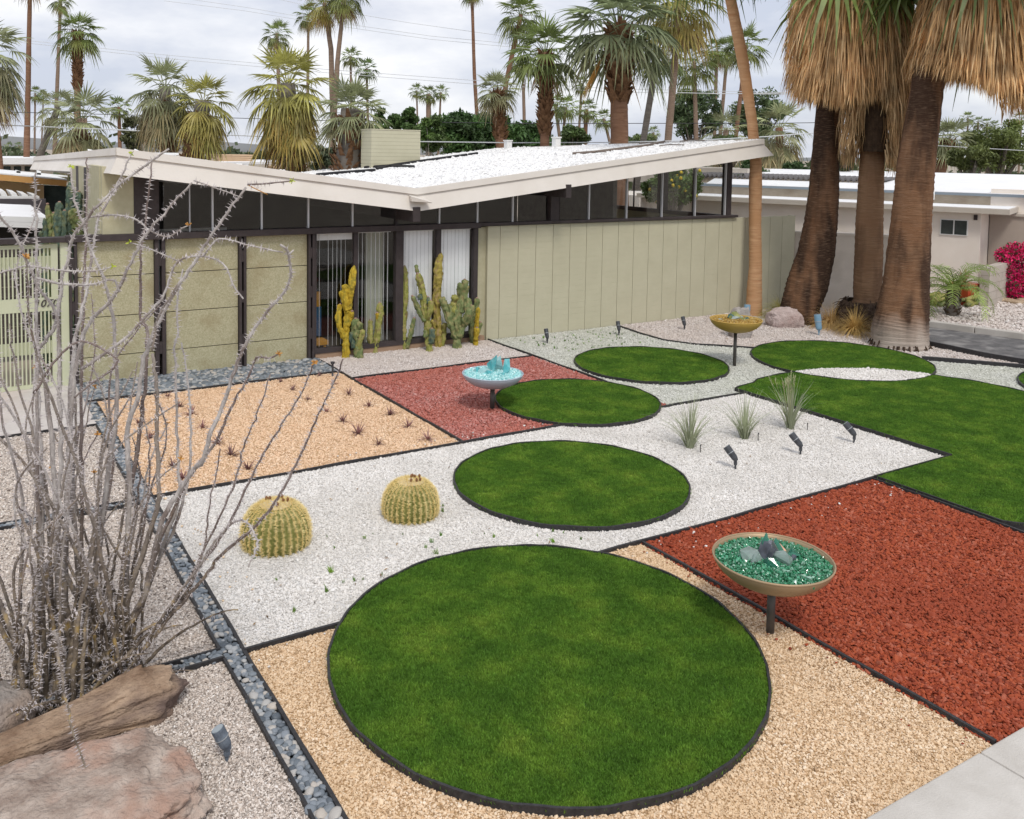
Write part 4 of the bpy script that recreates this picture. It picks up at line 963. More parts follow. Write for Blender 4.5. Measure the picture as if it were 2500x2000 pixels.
def palm(label, base, crown, rpx=None, rad=None, n=34, col='green', tr=.16, trt=.12, mt=None, dead=0, low=-50, hi=85, skirt=0, mid=None, far=False, boot=0, seed=0, name='fan_palm', group='palms behind the houses', squash=1.0, dcol=None, cat='palm tree', tall=.12):
    crown = Vector(crown); base = Vector(base); rr = random.Random(seed*13+5)
    e_ = empty(name, base); tag(e_, label, cat, group)
    loc = crown-base
    pts = [(0, 0, -.1), tuple(mid-base) if mid is not None else tuple(loc*.5), tuple(loc)]
    if mid is None: pts = [(0, 0, -.1), tuple(loc)]; rads = [tr*1.1, trt]
    else: rads = [tr*1.1, (tr+trt)/2, trt]
    t_ = trunk(e_, pts, rads, mt or M_tslim, 7 if far else 10, seed=seed)
    tl_ = tall*rad*.8; u_ = loc.normalized()
    if boot: boots(e_, u_*max(0, loc.length-boot-tl_), u_*(loc.length-tl_), tr*1.02, trt*1.25, int(boot*70), seed, size=.13*rad+.06)
    k = rad/1.6; g_ = GREENS[col] if isinstance(col, str) else col
    shag = tall >= .5; nm_ = int(n*.55) if shag else n
    for i in range(n):
        hang = i >= nm_                                       # old leaves folded down against the stem
        t = i/max(1, nm_-1); el = hi+(low-hi)*min(1, t)**.85; az = i*2.39996+rr.uniform(-.25, .25); dz_ = (.22 if shag else tall)*rad*min(1, t)
        if hang: el = rr.uniform(-66, -34); dz_ = rad*(.12+(tall-.12)*(i-nm_)/max(1, n-nm_))
        if far: cls = min(FAR, key=lambda q: abs(q-el)); me_ = FAR[cls]
        else: cls = min(FR, key=lambda q: abs(q-el)); me_ = rr.choice(FR[cls])
        s_ = k*rr.uniform(.85, 1.1)*(.82 if el > 70 else 1)
        o = link_mesh('frond', me_, e_, tuple(loc+Vector((0, 0, -dz_))), (rr.uniform(-.12, .12), R(cls-el)*.7, az), (s_, s_, s_*squash))
        f = rr.uniform(.75, 1.25)*(1.1 if el > 20 else .9); y_ = max(0, -el/60)*rr.random()*(1.3 if hang else 1)
        o.color = (min(1, g_[0]*f*(1+.75*y_)), min(1, g_[1]*f*(1+.25*y_)), g_[2]*f*(1+.3*y_), 1)
    for i in range(dead):
        az = i*2.39996+rr.uniform(-.4, .4); s_ = k*rr.uniform(.8, 1.15)
        o = link_mesh('dead_frond', rr.choice(DEAD if i % 2 else DEADL), e_, tuple(loc+Vector((0, 0, -.18*rad-(.5*skirt+tall*.6)*rad*(i/max(1, dead))))), (rr.uniform(-.1, .1), rr.uniform(-.25, .1), az), (s_, s_, s_))
        c_ = dcol or (TAN if rr.random() < .6 else STRAW); f = rr.uniform(.7, 1.2); o.color = (c_[0]*f, c_[1]*f, c_[2]*f, 1)
    return e_
def bgpalm(label, cx, cy, rpx, d, tx=None, ty=None, **kw):
    # crown seen at cx,cy; d metres ahead; tx,ty = a lower point of its stem, showing the lean
    c = at_d(cx, cy, d); rad = rpx*d/CF
    if tx is None: base = Vector((c.x, c.y, -.05))
    else:
        q = at_d(tx, ty, d); t = (c.z+.05)/(c.z-q.z); base = c+(q-c)*t; base.z = -.05
    midp = None
    if 'mx' in kw: midp = at_d(kw.pop('mx'), kw.pop('my'), d)
    kw.setdefault('tr', max(.10, kw.pop('tw', rad*.16)/2 if 'tw' in kw else rad*.11)); kw.setdefault('trt', kw['tr']*.8)
    return palm(label, base, c, rad=rad, mid=midp, **kw)
T_ = lambda px, d: px*d/CF/2                                   # radius in metres of a stem px wide at distance d
bgpalm('tall thin palm stem rising past the frame beside the leftmost palm', 74, -60, 55, 42, 64, 420, tr=T_(15, 42), trt=T_(9, 42), mt=M_tred, seed=1, n=26, dead=6)
bgpalm('leftmost shaggy palm with hanging brown fronds', -28, 120, 105, 30, -10, 330, tr=T_(22, 30), mt=M_tred, seed=2, n=54, col='grey', dead=22, skirt=1.0, tall=0.8)
bgpalm('tall skinny palm just left of the full green one', 148, -2, 34, 70, 138, 250, tr=T_(10, 70), trt=T_(7, 70), seed=3, n=26, dead=10)
bgpalm('full green palm with patterned russet stem near the upper left', 190, 78, 62, 42, 189, 230, tr=T_(17, 42), mt=M_tred, seed=4, n=34, boot=2.6)
bgpalm('small distant palm left of a matching one by the thin stem', 86, 228, 24, 100, 84, 400, tr=T_(5, 100), seed=5, n=20, far=True)
bgpalm('small distant palm just right of its twin by the thin stem', 106, 234, 21, 105, 100, 400, tr=T_(4, 105), seed=6, n=20, far=True)
bgpalm('low grey-green palm behind the left end of the roof', 200, 290, 92, 33, 205, 395, tr=T_(30, 33), seed=7, n=54, col='grey', dead=8, low=-58, boot=1.2, tall=0.7)
bgpalm('dark leaning palm stem beside the low grey-green palm', 142, 262, 60, 36, 92, 392, tr=T_(18, 36), mt=M_tgrey, seed=8, n=18, col='grey')
bgpalm('small palm with orange stem between two shaggy palms', 290, 262, 34, 62, 293, 365, tr=T_(10, 62), mt=M_tred, seed=9, n=26, far=True)
bgpalm('shaggy palm with drooping lime fronds left of its close neighbour', 402, 212, 92, 29, 412, 372, tr=T_(34, 29), mt=M_tgrey, seed=10, n=64, col='grey', dead=16, skirt=1.2, low=-62, boot=1.5, tall=0.7)
bgpalm('shaggy palm leaning against its neighbour on the right', 496, 246, 84, 28, 472, 390, tr=T_(46, 28), mt=M_tgrey, seed=11, n=58, col='lime', dead=14, skirt=1.2, low=-62, boot=1.5, tall=0.7)
bgpalm('largest shaggy palm with a thick bristling stem left of the chimney', 702, 205, 108, 27, 714, 400, tr=T_(48, 27), mt=M_tgrey, seed=12, n=80, col='lime', dead=34, skirt=1.6, low=-66, boot=2.2, tall=1.0)
bgpalm('small palm with tan underside peeking over the shaggy one', 676, 82, 42, 55, 680, 200, tr=T_(10, 55), seed=13, n=26, dead=12, col='green')
bgpalm('thin stemmed palm left of the crossing pair', 753, 36, 36, 62, 752, 150, tr=T_(9, 62), trt=T_(6, 62), seed=14, n=26, dead=8)
bgpalm('left palm of the tall crossing pair', 792, 8, 58, 46, 812, 390, mx=808, my=120, tr=T_(15, 46), trt=T_(10, 46), seed=15, n=30, dead=8, col='lime')
bgpalm('right palm of the tall crossing pair', 842, -18, 62, 45, 812, 390, mx=824, my=150, tr=T_(15, 45), trt=T_(9, 45), seed=16, n=30, dead=14)
bgpalm('small upright palm above the bushy palm near the chimney', 856, 138, 30, 80, 857, 230, tr=T_(7, 80), seed=17, n=26, far=True)
bgpalm('second small palm just right of the upright one', 895, 168, 32, 84, 897, 250, tr=T_(7, 84), seed=18, n=26, far=True, col='deep')
bgpalm('bushy pale palm with a thick dark stem beside the chimney', 862, 268, 92, 25, 850, 395, tr=T_(72, 25), trt=T_(58, 25), mt=M_tgrey, seed=19, n=40, col='grey', low=-28, boot=1.7, tall=0.3)
for i, (x, y, r_, s_) in enumerate(((1017, 222, 22, 'left'), (1046, 230, 27, 'middle'), (1076, 226, 23, 'right'))):
    bgpalm(f'{s_} palm of the small trio above the dark hedge', x, y, r_, 95, x+(3, 0, -4)[i], 320, tr=T_((5, 15, 6)[i], 95), seed=20+i, n=24, far=True)
bgpalm('tall bare stem rising out of the frame above the roof', 1152, -22, 34, 48, 1172, 360, mx=1158, my=180, tr=T_(10, 48), trt=T_(7, 48), mt=M_tred, seed=24, n=26, dead=8)
bgpalm('tall leaning palm left of the patterned palm', 1272, 36, 62, 46, 1228, 352, mx=1236, my=200, tr=T_(14, 46), trt=T_(10, 46), mt=M_tred, seed=25, n=34)
bgpalm('silvery palm with a striped stem behind the hedge', 1212, 222, 60, 38, 1224, 362, tr=T_(30, 38), trt=T_(22, 38), mt=M_tred, seed=26, n=34, col='grey', dead=3, boot=2.0, low=-40)
bgpalm('palm with patterned stem and one pale hanging frond', 1332, 128, 100, 29, 1330, 355, tr=T_(24, 29), trt=T_(20, 29), mt=M_tred, seed=27, n=30, col=(.16,.21,.06), dead=4, boot=2.6, low=-35)
bgpalm('blurred green palm half hidden behind the patterned palm', 1276, 140, 48, 62, 1280, 300, tr=T_(9, 62), seed=28, n=26, far=True)
bgpalm('short distant palm right of the patterned stem', 1356, 255, 38, 78, 1368, 350, tr=T_(9, 78), seed=29, n=24, far=True)
bgpalm('short distant palm next to the small upright one', 1382, 262, 36, 74, 1372, 350, tr=T_(8, 74), seed=30, n=24, far=True)
bgpalm('thin distant palm with orange lower fronds', 1420, 206, 27, 82, 1412, 350, tr=T_(7, 82), seed=31, n=24, far=True, dead=6)
bgpalm('small upright distant palm left of the thick russet stem', 1432, 268, 32, 76, 1428, 352, tr=T_(12, 76), mt=M_tred, seed=32, n=26, far=True, dead=3)
bgpalm('distant palm tucked behind the thick russet stem', 1474, 290, 32, 80, 1490, 352, tr=T_(8, 80), seed=33, n=24, far=True)
bgpalm('big silvery palm with a thick russet stem and shaggy collar', 1510, 62, 150, 27, 1512, 352, tr=T_(42, 27), trt=T_(40, 27), mt=M_tred, seed=34, n=46, col=(.19,.23,.115), dead=3, dcol=(.52,.27,.06), boot=2.2, low=-38)
bgpalm('dark green palm on a leaning grey stem', 1606, 128, 78, 37, 1570, 345, tr=T_(17, 37), trt=T_(14, 37), mt=M_tgrey, seed=35, n=34, col='deep', low=-45)
bgpalm('palm with bright hanging fronds on a slim knotted stem', 1656, -2, 122, 33, 1628, 345, mx=1648, my=150, tr=T_(18, 33), trt=T_(15, 33), mt=M_tslim, seed=36, n=34, col='lime', dead=10, low=-58)
bgpalm('green palm half hidden behind the knotted stem', 1694, 150, 70, 43, 1700, 330, tr=T_(12, 43), seed=37, n=28, col='green', low=-55)
bgpalm('left stem of the slim pair before the airy trees', 1750, 124, 42, 56, 1744, 345, tr=T_(9, 56), trt=T_(8, 56), seed=38, n=26, dead=6)
bgpalm('right stem of the slim pair before the airy trees', 1776, 122, 42, 58, 1757, 345, tr=T_(9, 58), trt=T_(8, 58), seed=39, n=26, dead=6)
bgpalm('slim orange stem almost hidden by the front palm trunk', 1822, 110, 60, 50, 1796, 335, tr=T_(11, 50), mt=M_tred, seed=40, n=26)
bgpalm('low bushy palm below the airy trees', 1772, 316, 62, 48, tr=T_(16, 48), seed=41, n=34, col='grey', tall=0.7)
bgpalm('grey-green palm beyond the high end of the roof', 1902, 312, 78, 42, 1906, 440, tr=T_(22, 42), mt=M_tred, seed=42, n=44, col='grey', low=-62, tall=0.7)
bgpalm('palm half hidden right of the three skirted palms', 2316, 340, 62, 36, 2298, 410, tr=T_(30, 36), mt=M_tred, seed=43, n=38, col='grey', boot=1.0)
for i, (x, y, r_, s_) in enumerate(((2363, 288, 21, 'first'), (2388, 298, 20, 'second'), (2410, 302, 19, 'third'), (2428, 308, 18, 'fourth'))):
    bgpalm(f'{s_} of the four far palms between skirted palms and pale tree', x, y, r_, 110, x-2, 370, tr=T_(5, 110), seed=44+i, n=20, far=True)
bgpalm('small far palm above the pale tree at the frame edge', 2494, 290, 26, 90, seed=48, n=20, far=True, tr=T_(5, 90))
bgpalm('tiny palm alone on the horizon over the roof', 1595, 324, 20, 120, seed=49, n=22, far=True, tr=T_(8, 120))
bgpalm('tiny palm at the left horizon, nearer the frame edge', 20, 358, 14, 170, seed=50, n=18, far=True, tr=T_(4, 170))
bgpalm('tiny palm at the left horizon, beside the thin stem', 46, 355, 12, 180, seed=51, n=18, far=True, tr=T_(3, 180))

# ---- broadleaf trees: limbs plus thousands of leaf-sized faces in clumps
def tree(name, label, px, py, rx, ry, d, leaves=5200, col=(.06,.10,.03), clumps=26, leaf=.075, tr=.14, group=None, dark=.5, gap=.55, tmat=None, fruit=0, top=0.0, cat='tree', cr_=(.2, .36)):
    rr = random.Random(int(px*7+py)); c = at_d(px, py, d); k = d/CF; X, Z = rx*k, ry*k
    e_ = empty(name, (c.x, c.y, 0)); tag(e_, label, cat, group); tm = tmat or M_tgrey
    cz = c.z; base_z = max(.3, cz-Z*1.0); b = MB()
    b.tube([(0, 0, -.1), (rr.uniform(-.1, .1)*X, rr.uniform(-.1, .1)*X, base_z*.6), (0, 0, cz-.2*Z)], [tr, tr*.8, tr*.5], 7); b.build('trunk', tm, e_)
    cl = []; lb = MB()
    for i in range(clumps):
        while True:
            q = Vector((rr.uniform(-1, 1), rr.uniform(-1, 1), rr.uniform(-1, 1)))
            if gap*.6 < q.length < 1: break
        wz = 1-top*max(0, q.z)
        cc = Vector((q.x*X*.8*wz, q.y*X*.8*wz, cz+q.z*Z*.82)); cl.append((cc, X*rr.uniform(*cr_)))
        if i % 2 == 0: lb.tube([(0, 0, base_z*.7), tuple(Vector((0, 0, base_z*.7)).lerp(cc, .55)+Vector((0, 0, .1*Z))), tuple(cc)], [tr*.35, tr*.22, tr*.06], 5, False)
    lb.build('limbs', tm, e_)
    verts, faces = [], []; per = leaves//clumps
    for half in (0, 1):
        b = MB()
        for i, (cc, r_) in enumerate(cl):
            if i % 2 != half: continue
            for j in range(per):
                a = Vector((rr.gauss(0, 1), rr.gauss(0, 1), rr.gauss(0, 1))).normalized()*(r_*rr.random()**.45)
                a.z *= .75; p = cc+a; n = Vector((rr.gauss(0, 1), rr.gauss(0, 1), rr.gauss(0, 1)+.6)).normalized(); t = n.orthogonal().normalized(); t.rotate(Matrix.Rotation(rr.uniform(0, 6.28), 3, n)); u = n.cross(t); s_ = leaf*rr.uniform(.6, 1.35)
                b.add([p-t*s_, p-u*s_*.42, p+t*s_, p+u*s_*.42], [(0,1,2,3)])
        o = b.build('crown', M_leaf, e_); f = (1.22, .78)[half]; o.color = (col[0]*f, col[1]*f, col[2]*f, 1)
    if fruit:
        fm = stone_mesh('lemon', mat('lemon_skin', (.72,.52,.03), None, rough=.5), 1, 1, 1.0, .05, True)
        for i in range(fruit):
            cc, r_ = rr.choice(cl); a = Vector((rr.gauss(0, 1), -abs(rr.gauss(0, 1)), rr.gauss(0, 1))).normalized()*r_*1.02
            link_mesh('lemon', fm, e_, tuple(cc+a), (0, 0, 0), (.05, .05, .06))
    return e_
HG = 'trees behind the roof'
tree('hedge_tree', 'dark rounded hedge tree left of the bare palm stem', 1120, 330, 72, 56, 44, 9000, (.062,.125,.032), 40, .12, group=HG, cr_=(.3, .46))
tree('hedge_tree', 'dark rounded hedge tree behind the bare palm stem', 1200, 332, 70, 60, 46, 9000, (.05,.105,.028), 40, .12, group=HG, cr_=(.3, .46))
tree('hedge_tree', 'dark rounded hedge tree behind the patterned palm', 1292, 344, 76, 50, 45, 9000, (.062,.125,.032), 40, .12, group=HG, cr_=(.3, .46))
tree('ficus_tree', 'narrow pointed tree nearest the chimney', 932, 316, 34, 62, 36, 6000, (.085,.15,.038), 30, .085, group=HG, top=.6)
tree('ficus_tree', 'narrow pointed tree right of the one by the chimney', 966, 320, 34, 56, 37, 6000, (.085,.15,.038), 30, .085, group=HG, top=.6)
tree('ficus_tree', 'tallest narrow pointed tree beside the small palm trio', 996, 314, 34, 66, 36, 6500, (.08,.145,.038), 32, .085, group=HG, top=.7)
tree('ficus_tree', 'loose pale-stemmed tree just right of the chimney', 1054, 330, 52, 52, 33, 5200, (.095,.155,.04), 28, .08, tr=.05, group=HG, gap=.2, tmat=mat('pale_bark', (.45,.42,.38), None, rough=.9))
tree('airy_tree', 'airy blue-green tree behind the slim palm pair', 1698, 280, 72, 72, 52, 8500, (.10,.15,.065), 40, .11, tr=.2, group=HG)
tree('airy_tree', 'airy green tree behind the front palm trunk', 1850, 280, 76, 68, 55, 8500, (.105,.15,.06), 38, .11, tr=.2, group=HG)
tree('mesquite_tree', 'pale green mesquite tree with dark forked branches', 2440, 352, 98, 62, 36, 9000, (.15,.19,.05), 40, .075, tr=.22, tmat=M_tgrey)
tree('mesquite_tree', 'low pale green bush along the white roof edge', 2372, 386, 60, 30, 33, 4500, (.14,.17,.05), 24, .07)
tree('leafy_shrub', 'dark leafy shrub below the roof end', 1830, 428, 52, 40, 33, 4500, (.04,.085,.02), 24, .075, cat='shrub')
tree('leafy_shrub', 'dark leafy shrub right of the grey-green palm', 1945, 428, 52, 32, 34, 4000, (.045,.09,.022), 24, .075, cat='shrub')
tree('leafy_shrub', 'dusty grey shrub under the roof end', 1806, 452, 36, 30, 30, 3000, (.11,.125,.08), 20, .06, cat='shrub')
tree('leafy_shrub', 'dark shrub between two skirted palm trunks', 2062, 394, 30, 30, 32, 2600, (.05,.085,.03), 18, .07, cat='shrub')
tree('lemon_tree', 'lemon tree with yellow fruit seen through the corner glass', 1642, 450, 84, 56, 26, 8000, (.085,.145,.03), 40, .06, fruit=26)
tree('olive_tree', 'dusty olive tree between two shaggy palms', 330, 325, 42, 52, 42, 5000, (.11,.12,.05), 28, .08)
tree('leafy_shrub', 'grey-green shrub at the foot of the largest shaggy palm', 785, 385, 46, 34, 30, 3600, (.10,.13,.07), 22, .06, cat='shrub')
tree('leafy_shrub', 'distant low greenery left of the tan cooler', 575, 392, 60, 24, 70, 3000, (.08,.11,.05), 22, .16, cat='shrub')
tree('leafy_shrub', 'distant low greenery at the left horizon', 70, 384, 55, 14, 120, 2200, (.09,.12,.06), 18, .2, cat='shrub')
tree('leafy_shrub', 'distant greenery behind the crossing palm pair', 640, 388, 40, 22, 60, 2600, (.08,.11,.05), 20, .13, cat='shrub')
# far belt of garden trees that reads as one mass along the horizon
rr = random.Random(91); b = MB(); sk_ = []
for i in range(150):
    px = rr.uniform(-260, 2760); dd = rr.uniform(62, 120); h = rr.uniform(1.6, 4.2)*(1.25 if mnoise.noise(Vector((px*.006, 2, 0))) > 0 else .8); q = at_d(px, 380, dd); sk_.append((q.x, q.y, h, rr.uniform(2.2, 4.5)))
for x, y, h, w in sk_:
    for k in range(85):
        a = rr.uniform(0, 6.28); r_ = w*math.sqrt(rr.random()); z = h*rr.random()**.6*math.sqrt(max(.1, 1-(r_/w)**2)); p = Vector((x+r_*math.cos(a), y+r_*math.sin(a), z)); n = Vector((rr.gauss(0, 1), rr.gauss(0, 1), rr.gauss(0, 1)+.5)).normalized(); t = n.orthogonal().normalized(); u = n.cross(t); s_ = rr.uniform(.22, .5); b.add([p-t*s_, p-u*s_*.6, p+t*s_, p+u*s_*.6], [(0,1,2,3)])
o = b.build('distant_foliage', M_leaf); o.color = (.10, .135, .06, 1); tag(o, 'far belt of garden greenery along the horizon', 'foliage', kind='stuff')
tree('leafy_shrub', 'mid green bush between the chimney and the bushy palm', 905, 372, 40, 34, 31, 4200, (.09,.14,.04), 24, .07, cat='shrub')
tree('leafy_shrub', 'mid green tree top between small palms left of the russet stem', 1400, 332, 46, 34, 60, 4200, (.085,.135,.04), 26, .13, cat='shrub')
tree('leafy_shrub', 'olive bush behind the leaning grey stem', 1560, 350, 46, 24, 56, 3200, (.10,.135,.05), 22, .12, cat='shrub')
tree('leafy_shrub', 'green bush at the foot of the low bushy palm', 1770, 366, 62, 34, 44, 5200, (.085,.135,.035), 28, .09, cat='shrub')
# brown hills closing the horizon
b = MB(); n = 90; rr = random.Random(4)
for i in range(n+1):
    a = R(-20+100*i/n); d = 850; h = 3+10*mnoise.noise(Vector((i*.11, 3, 0)))+8*math.exp(-((i-16)/16)**2)
    x, y = math.sin(a)*d, math.cos(a)*d; b.v += [(x, y, -2), (x, y, max(2, h)), (x*1.1, y*1.1, -2)]
for i in range(n): b.f += [(i*3, i*3+3, i*3+4, i*3+1), (i*3+1, i*3+4, i*3+5, i*3+2)]
tag(b.build('hills', mat('far_hills', (.20,.21,.22), (.26,.27,.28), .01, 1.0), smooth=True), 'low blue-grey hills on the horizon', 'hills', kind='structure')

# ---- the three skirted palms in front of the neighbour's wall
def big_trunk_mat(name, c1, c2, c3, c4, foot=None, fz=(.05, .60), DK=(.37, .54)):
    mt = trunk_mat(name, c1, c2, c3, 70, .8); nt = mt.node_tree; N, Lk = nt.nodes, nt.links; bs = N['Principled BSDF']
    col = bs.inputs['Base Color'].links[0].from_socket
    tcn = N.new('ShaderNodeTexCoord'); mp_ = N.new('ShaderNodeMapping'); mp_.inputs['Scale'].default_value = (2.6, 2.6, .55); Lk.new(tcn.outputs['Object'], mp_.inputs['Vector'])
    nz = N.new('ShaderNodeTexNoise'); nz.inputs['Scale'].default_value = 1.0; nz.inputs['Detail'].default_value = 3; Lk.new(mp_.outputs[0], nz.inputs['Vector'])
    rp = N.new('ShaderNodeValToRGB'); rp.color_ramp.elements[0].position = DK[0]; rp.color_ramp.elements[1].position = DK[1]; rp.color_ramp.elements[1].color = (.9,.9,.9,1); Lk.new(nz.outputs['Fac'], rp.inputs['Fac'])
    m_ = N.new('ShaderNodeMixRGB'); Lk.new(rp.outputs['Color'], m_.inputs['Fac']); Lk.new(col, m_.inputs['Color1']); m_.inputs['Color2'].default_value = C4(c4); col = m_.outputs['Color']
    # fine pale ring scars
    mp2 = N.new('ShaderNodeMapping'); mp2.inputs['Scale'].default_value = (7, 7, 120); Lk.new(tcn.outputs['Object'], mp2.inputs['Vector'])
    n3 = N.new('ShaderNodeTexNoise'); n3.inputs['Scale'].default_value = 1.0; n3.inputs['Detail'].default_value = 4; Lk.new(mp2.outputs[0], n3.inputs['Vector'])
    r3 = N.new('ShaderNodeValToRGB'); r3.color_ramp.elements[0].position = .54; r3.color_ramp.elements[1].position = .68; r3.color_ramp.elements[1].color = (.4,.4,.4,1); Lk.new(n3.outputs['Fac'], r3.inputs['Fac'])
    m2 = N.new('ShaderNodeMixRGB'); Lk.new(r3.outputs['Color'], m2.inputs['Fac']); Lk.new(col, m2.inputs['Color1']); m2.inputs['Color2'].default_value = (.38,.25,.17,1); col = m2.outputs['Color']
    if foot:                                          # weathered, bleached bark near the ground
        sx = N.new('ShaderNodeSeparateXYZ'); Lk.new(tcn.outputs['Object'], sx.inputs[0]); ad = N.new('ShaderNodeMath'); ad.operation = 'MULTIPLY_ADD'; ad.inputs[1].default_value = .9; Lk.new(nz.outputs['Fac'], ad.inputs[0]); Lk.new(sx.outputs['Z'], ad.inputs[2])
        mr = N.new('ShaderNodeMapRange'); mr.inputs['From Min'].default_value = fz[1]+.45; mr.inputs['From Max'].default_value = fz[0]+.45; Lk.new(ad.outputs[0], mr.inputs['Value'])
        m3 = N.new('ShaderNodeMixRGB'); Lk.new(mr.outputs['Result'], m3.inputs['Fac']); Lk.new(col, m3.inputs['Color1']); m3.inputs['Color2'].default_value = C4(foot); col = m3.outputs['Color']
    Lk.new(col, bs.inputs['Base Color']); return mt
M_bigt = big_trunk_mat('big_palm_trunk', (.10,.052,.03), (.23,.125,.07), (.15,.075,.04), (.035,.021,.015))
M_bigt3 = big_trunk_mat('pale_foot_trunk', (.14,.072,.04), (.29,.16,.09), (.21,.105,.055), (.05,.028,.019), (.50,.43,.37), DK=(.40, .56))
M_bigt2 = big_trunk_mat('mid_brown_trunk', (.17,.095,.05), (.36,.22,.13), (.26,.145,.08), (.14,.08,.048), DK=(.44, .6))  # lighter brown bark with fewer dark patches, for the middle palm
M_foot = trunk_mat('pale_palm_foot', (.30,.25,.21), (.50,.44,.38), (.36,.25,.18), 26, .8)
M_root = mat('root_mass', (.055,.035,.026), (.14,.095,.065), 14, 1.0, 1.0, 60, bdist=.06)
def big_palm(label, rows, dbase, mt, foot_mt, skirt_pts, seed, skirt_n, green_n, sk):
    # rows: (y, x_left, x_right) of the trunk's outline from foot to head
    b0 = at_z((rows[0][1]+rows[0][2])/2, rows[0][0]); d = depth_of(b0)
    e_ = empty('skirted_palm', b0); tag(e_, label, 'palm tree', 'three skirted palms in front of the neighbouring wall')
    pts, rad = [], []
    for y, xl, xr in rows:
        p = at_d((xl+xr)/2, y, d)-b0; pts.append(p); rad.append((xr-xl)*d/CF/2)
    pts[0].z = -.08
    P_, R_ = [], []
    for i in range(len(pts)-1):
        for j in range(14): P_.append(pts[i].lerp(pts[i+1], j/14)); R_.append(rad[i]+(rad[i+1]-rad[i])*j/14)
    P_.append(pts[-1]); R_.append(rad[-1]); rr = random.Random(seed)
    ph = [rr.uniform(0, 6.28) for _ in range(4)]
    def fn(i, j, a): return 1+.035*math.sin(3*a+ph[0]+i*.02)+.02*math.sin(5*a+ph[1])+.012*math.sin(i*2.1+ph[2])+rr.uniform(-.014, .014)
    b = MB(); b.tube(P_, R_, 30, True, fn); o = b.build('trunk', mt, e_, smooth=True)
    cut_ = int(len(P_)*foot_mt[1])
    if cut_:
        b = MB(); b.tube(P_[:cut_], [r*1.012 for r in R_[:cut_]], 30, False, lambda i, j, a: 1+.035*math.sin(3*a+ph[0]+i*.02)+.02*math.sin(5*a+ph[1])+.012*math.sin(i*2.1+ph[2])+(-.05 if i > cut_*(.62+.3*math.sin(2*a+1)+.1*math.sin(7*a)) else 0)); b.build('trunk_foot', foot_mt[0], e_, smooth=True)
    # matted roots round the foot
    b = MB(); r0 = rad[0]
    for i in range(110):
        a = rr.uniform(0, 6.28); q = r0*rr.uniform(.93, 1.08); h = rr.uniform(-.01, .09)*(1.4 if math.sin(a*3+seed) > .2 else .4); x, y = q*math.cos(a), q*math.sin(a)
        b.tube([(x*.93, y*.93, h+.05), (x, y, h), (x*1.1, y*1.1, -.02)], [.020, .016, .005], 4, False)
    b.build('roots', M_root, e_)
    # thatch of dead leaves: thousands of narrow hanging blades
    top, hang = P_[-1], skirt_pts
    for part in range(3):
        b = MB()
        for i in range(skirt_n//3):
            a = rr.uniform(0, 6.28); t = rr.random(); layer = rr.random()
            zt = top.z-sk['drop0']-(sk['drop1']-sk['drop0'])*t
            rad_ = sk['r']*(.35+.65*layer**.5)*(1-.25*abs(t-.45))
            ln = rr.uniform(.45, 1.0)*sk['len']; end_z = max(zt-ln, sk['low'](a)+rr.uniform(-.12, .18))
            if end_z > zt-.35: continue
            o_ = Vector((math.cos(a), math.sin(a), 0)); s_ = Vector((-o_.y, o_.x, 0)); w = rr.uniform(.005, .014)
            s_.rotate(Matrix.Rotation(rr.uniform(-1.2, 1.2), 3, 'Z')); sw = rr.uniform(-.09, .09)
            p0 = Vector((sk['c'][0], sk['c'][1], 0))+o_*rad_*rr.uniform(.72, .9)+Vector((0, 0, zt)); p2 = Vector((sk['c'][0], sk['c'][1], 0))+o_*rad_*rr.uniform(.95, 1.06)+s_*sw+Vector((0, 0, end_z)); p1 = p0.lerp(p2, .5)+o_*.05
            b.add([p0-s_*w, p0+s_*w, p1+s_*w*1.1, p1-s_*w*1.1, p2], [(0,1,2,3), (3,2,4)])
        o = b.build('thatch', M_dead, e_); c_ = ((.62,.40,.19), (.47,.28,.125), (.72,.51,.28))[part]; o.color = (*c_, 1); o['kind'] = 'stuff'
    # dark core behind the thatch, its inner shade put into the colour
    b = MB(); b.tube([top+Vector((sk['c'][0]-top.x, sk['c'][1]-top.y, -sk['drop1']+.55)), top+Vector((sk['c'][0]-top.x, sk['c'][1]-top.y, -.1))], [sk['r']*.30, sk['r']*.6], 16); b.build('thatch_core', mat('shaded_thatch', (.035,.022,.014), (.08,.05,.03), 9, 1.0, .6, 40), e_)
    for i in range(green_n):
        az = i*2.39996+rr.uniform(-.2, .2); el = rr.choice((-22, 5, 5, 30, 30, 55, -22, 78)); k = sk['r']*1.02
        o = link_mesh('frond', rr.choice(FR[el]), e_, (sk['c'][0], sk['c'][1], top.z-.25+rr.uniform(-.2, .6)), (rr.uniform(-.1, .1), 0, az), (k, k, k)); f = rr.uniform(.8, 1.3); o.color = (.115*f, .155*f, .035*f, 1)
    return e_
def low_of(pts):   # skirt hem height as a function of direction: list of (angle deg, z)
    A = sorted((R(a) % 6.2832, z) for a, z in pts); xs = [q[0] for q in A]; zs = [q[1] for q in A]
    return lambda a: float(np.interp(a % 6.2832, [xs[-1]-6.2832]+xs+[xs[0]+6.2832], [zs[-1]]+zs+[zs[0]]))
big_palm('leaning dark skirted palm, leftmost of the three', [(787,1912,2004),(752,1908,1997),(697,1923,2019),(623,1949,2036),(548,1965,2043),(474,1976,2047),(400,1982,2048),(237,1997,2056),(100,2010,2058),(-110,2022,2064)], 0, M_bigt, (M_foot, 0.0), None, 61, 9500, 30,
    dict(c=(.62, -.36), r=1.32, drop0=.3, drop1=3.0, len=1.15, low=low_of([(215, 4.45), (150, 4.75), (270, 4.75), (330, 4.9), (30, 4.6), (90, 4.6)])))
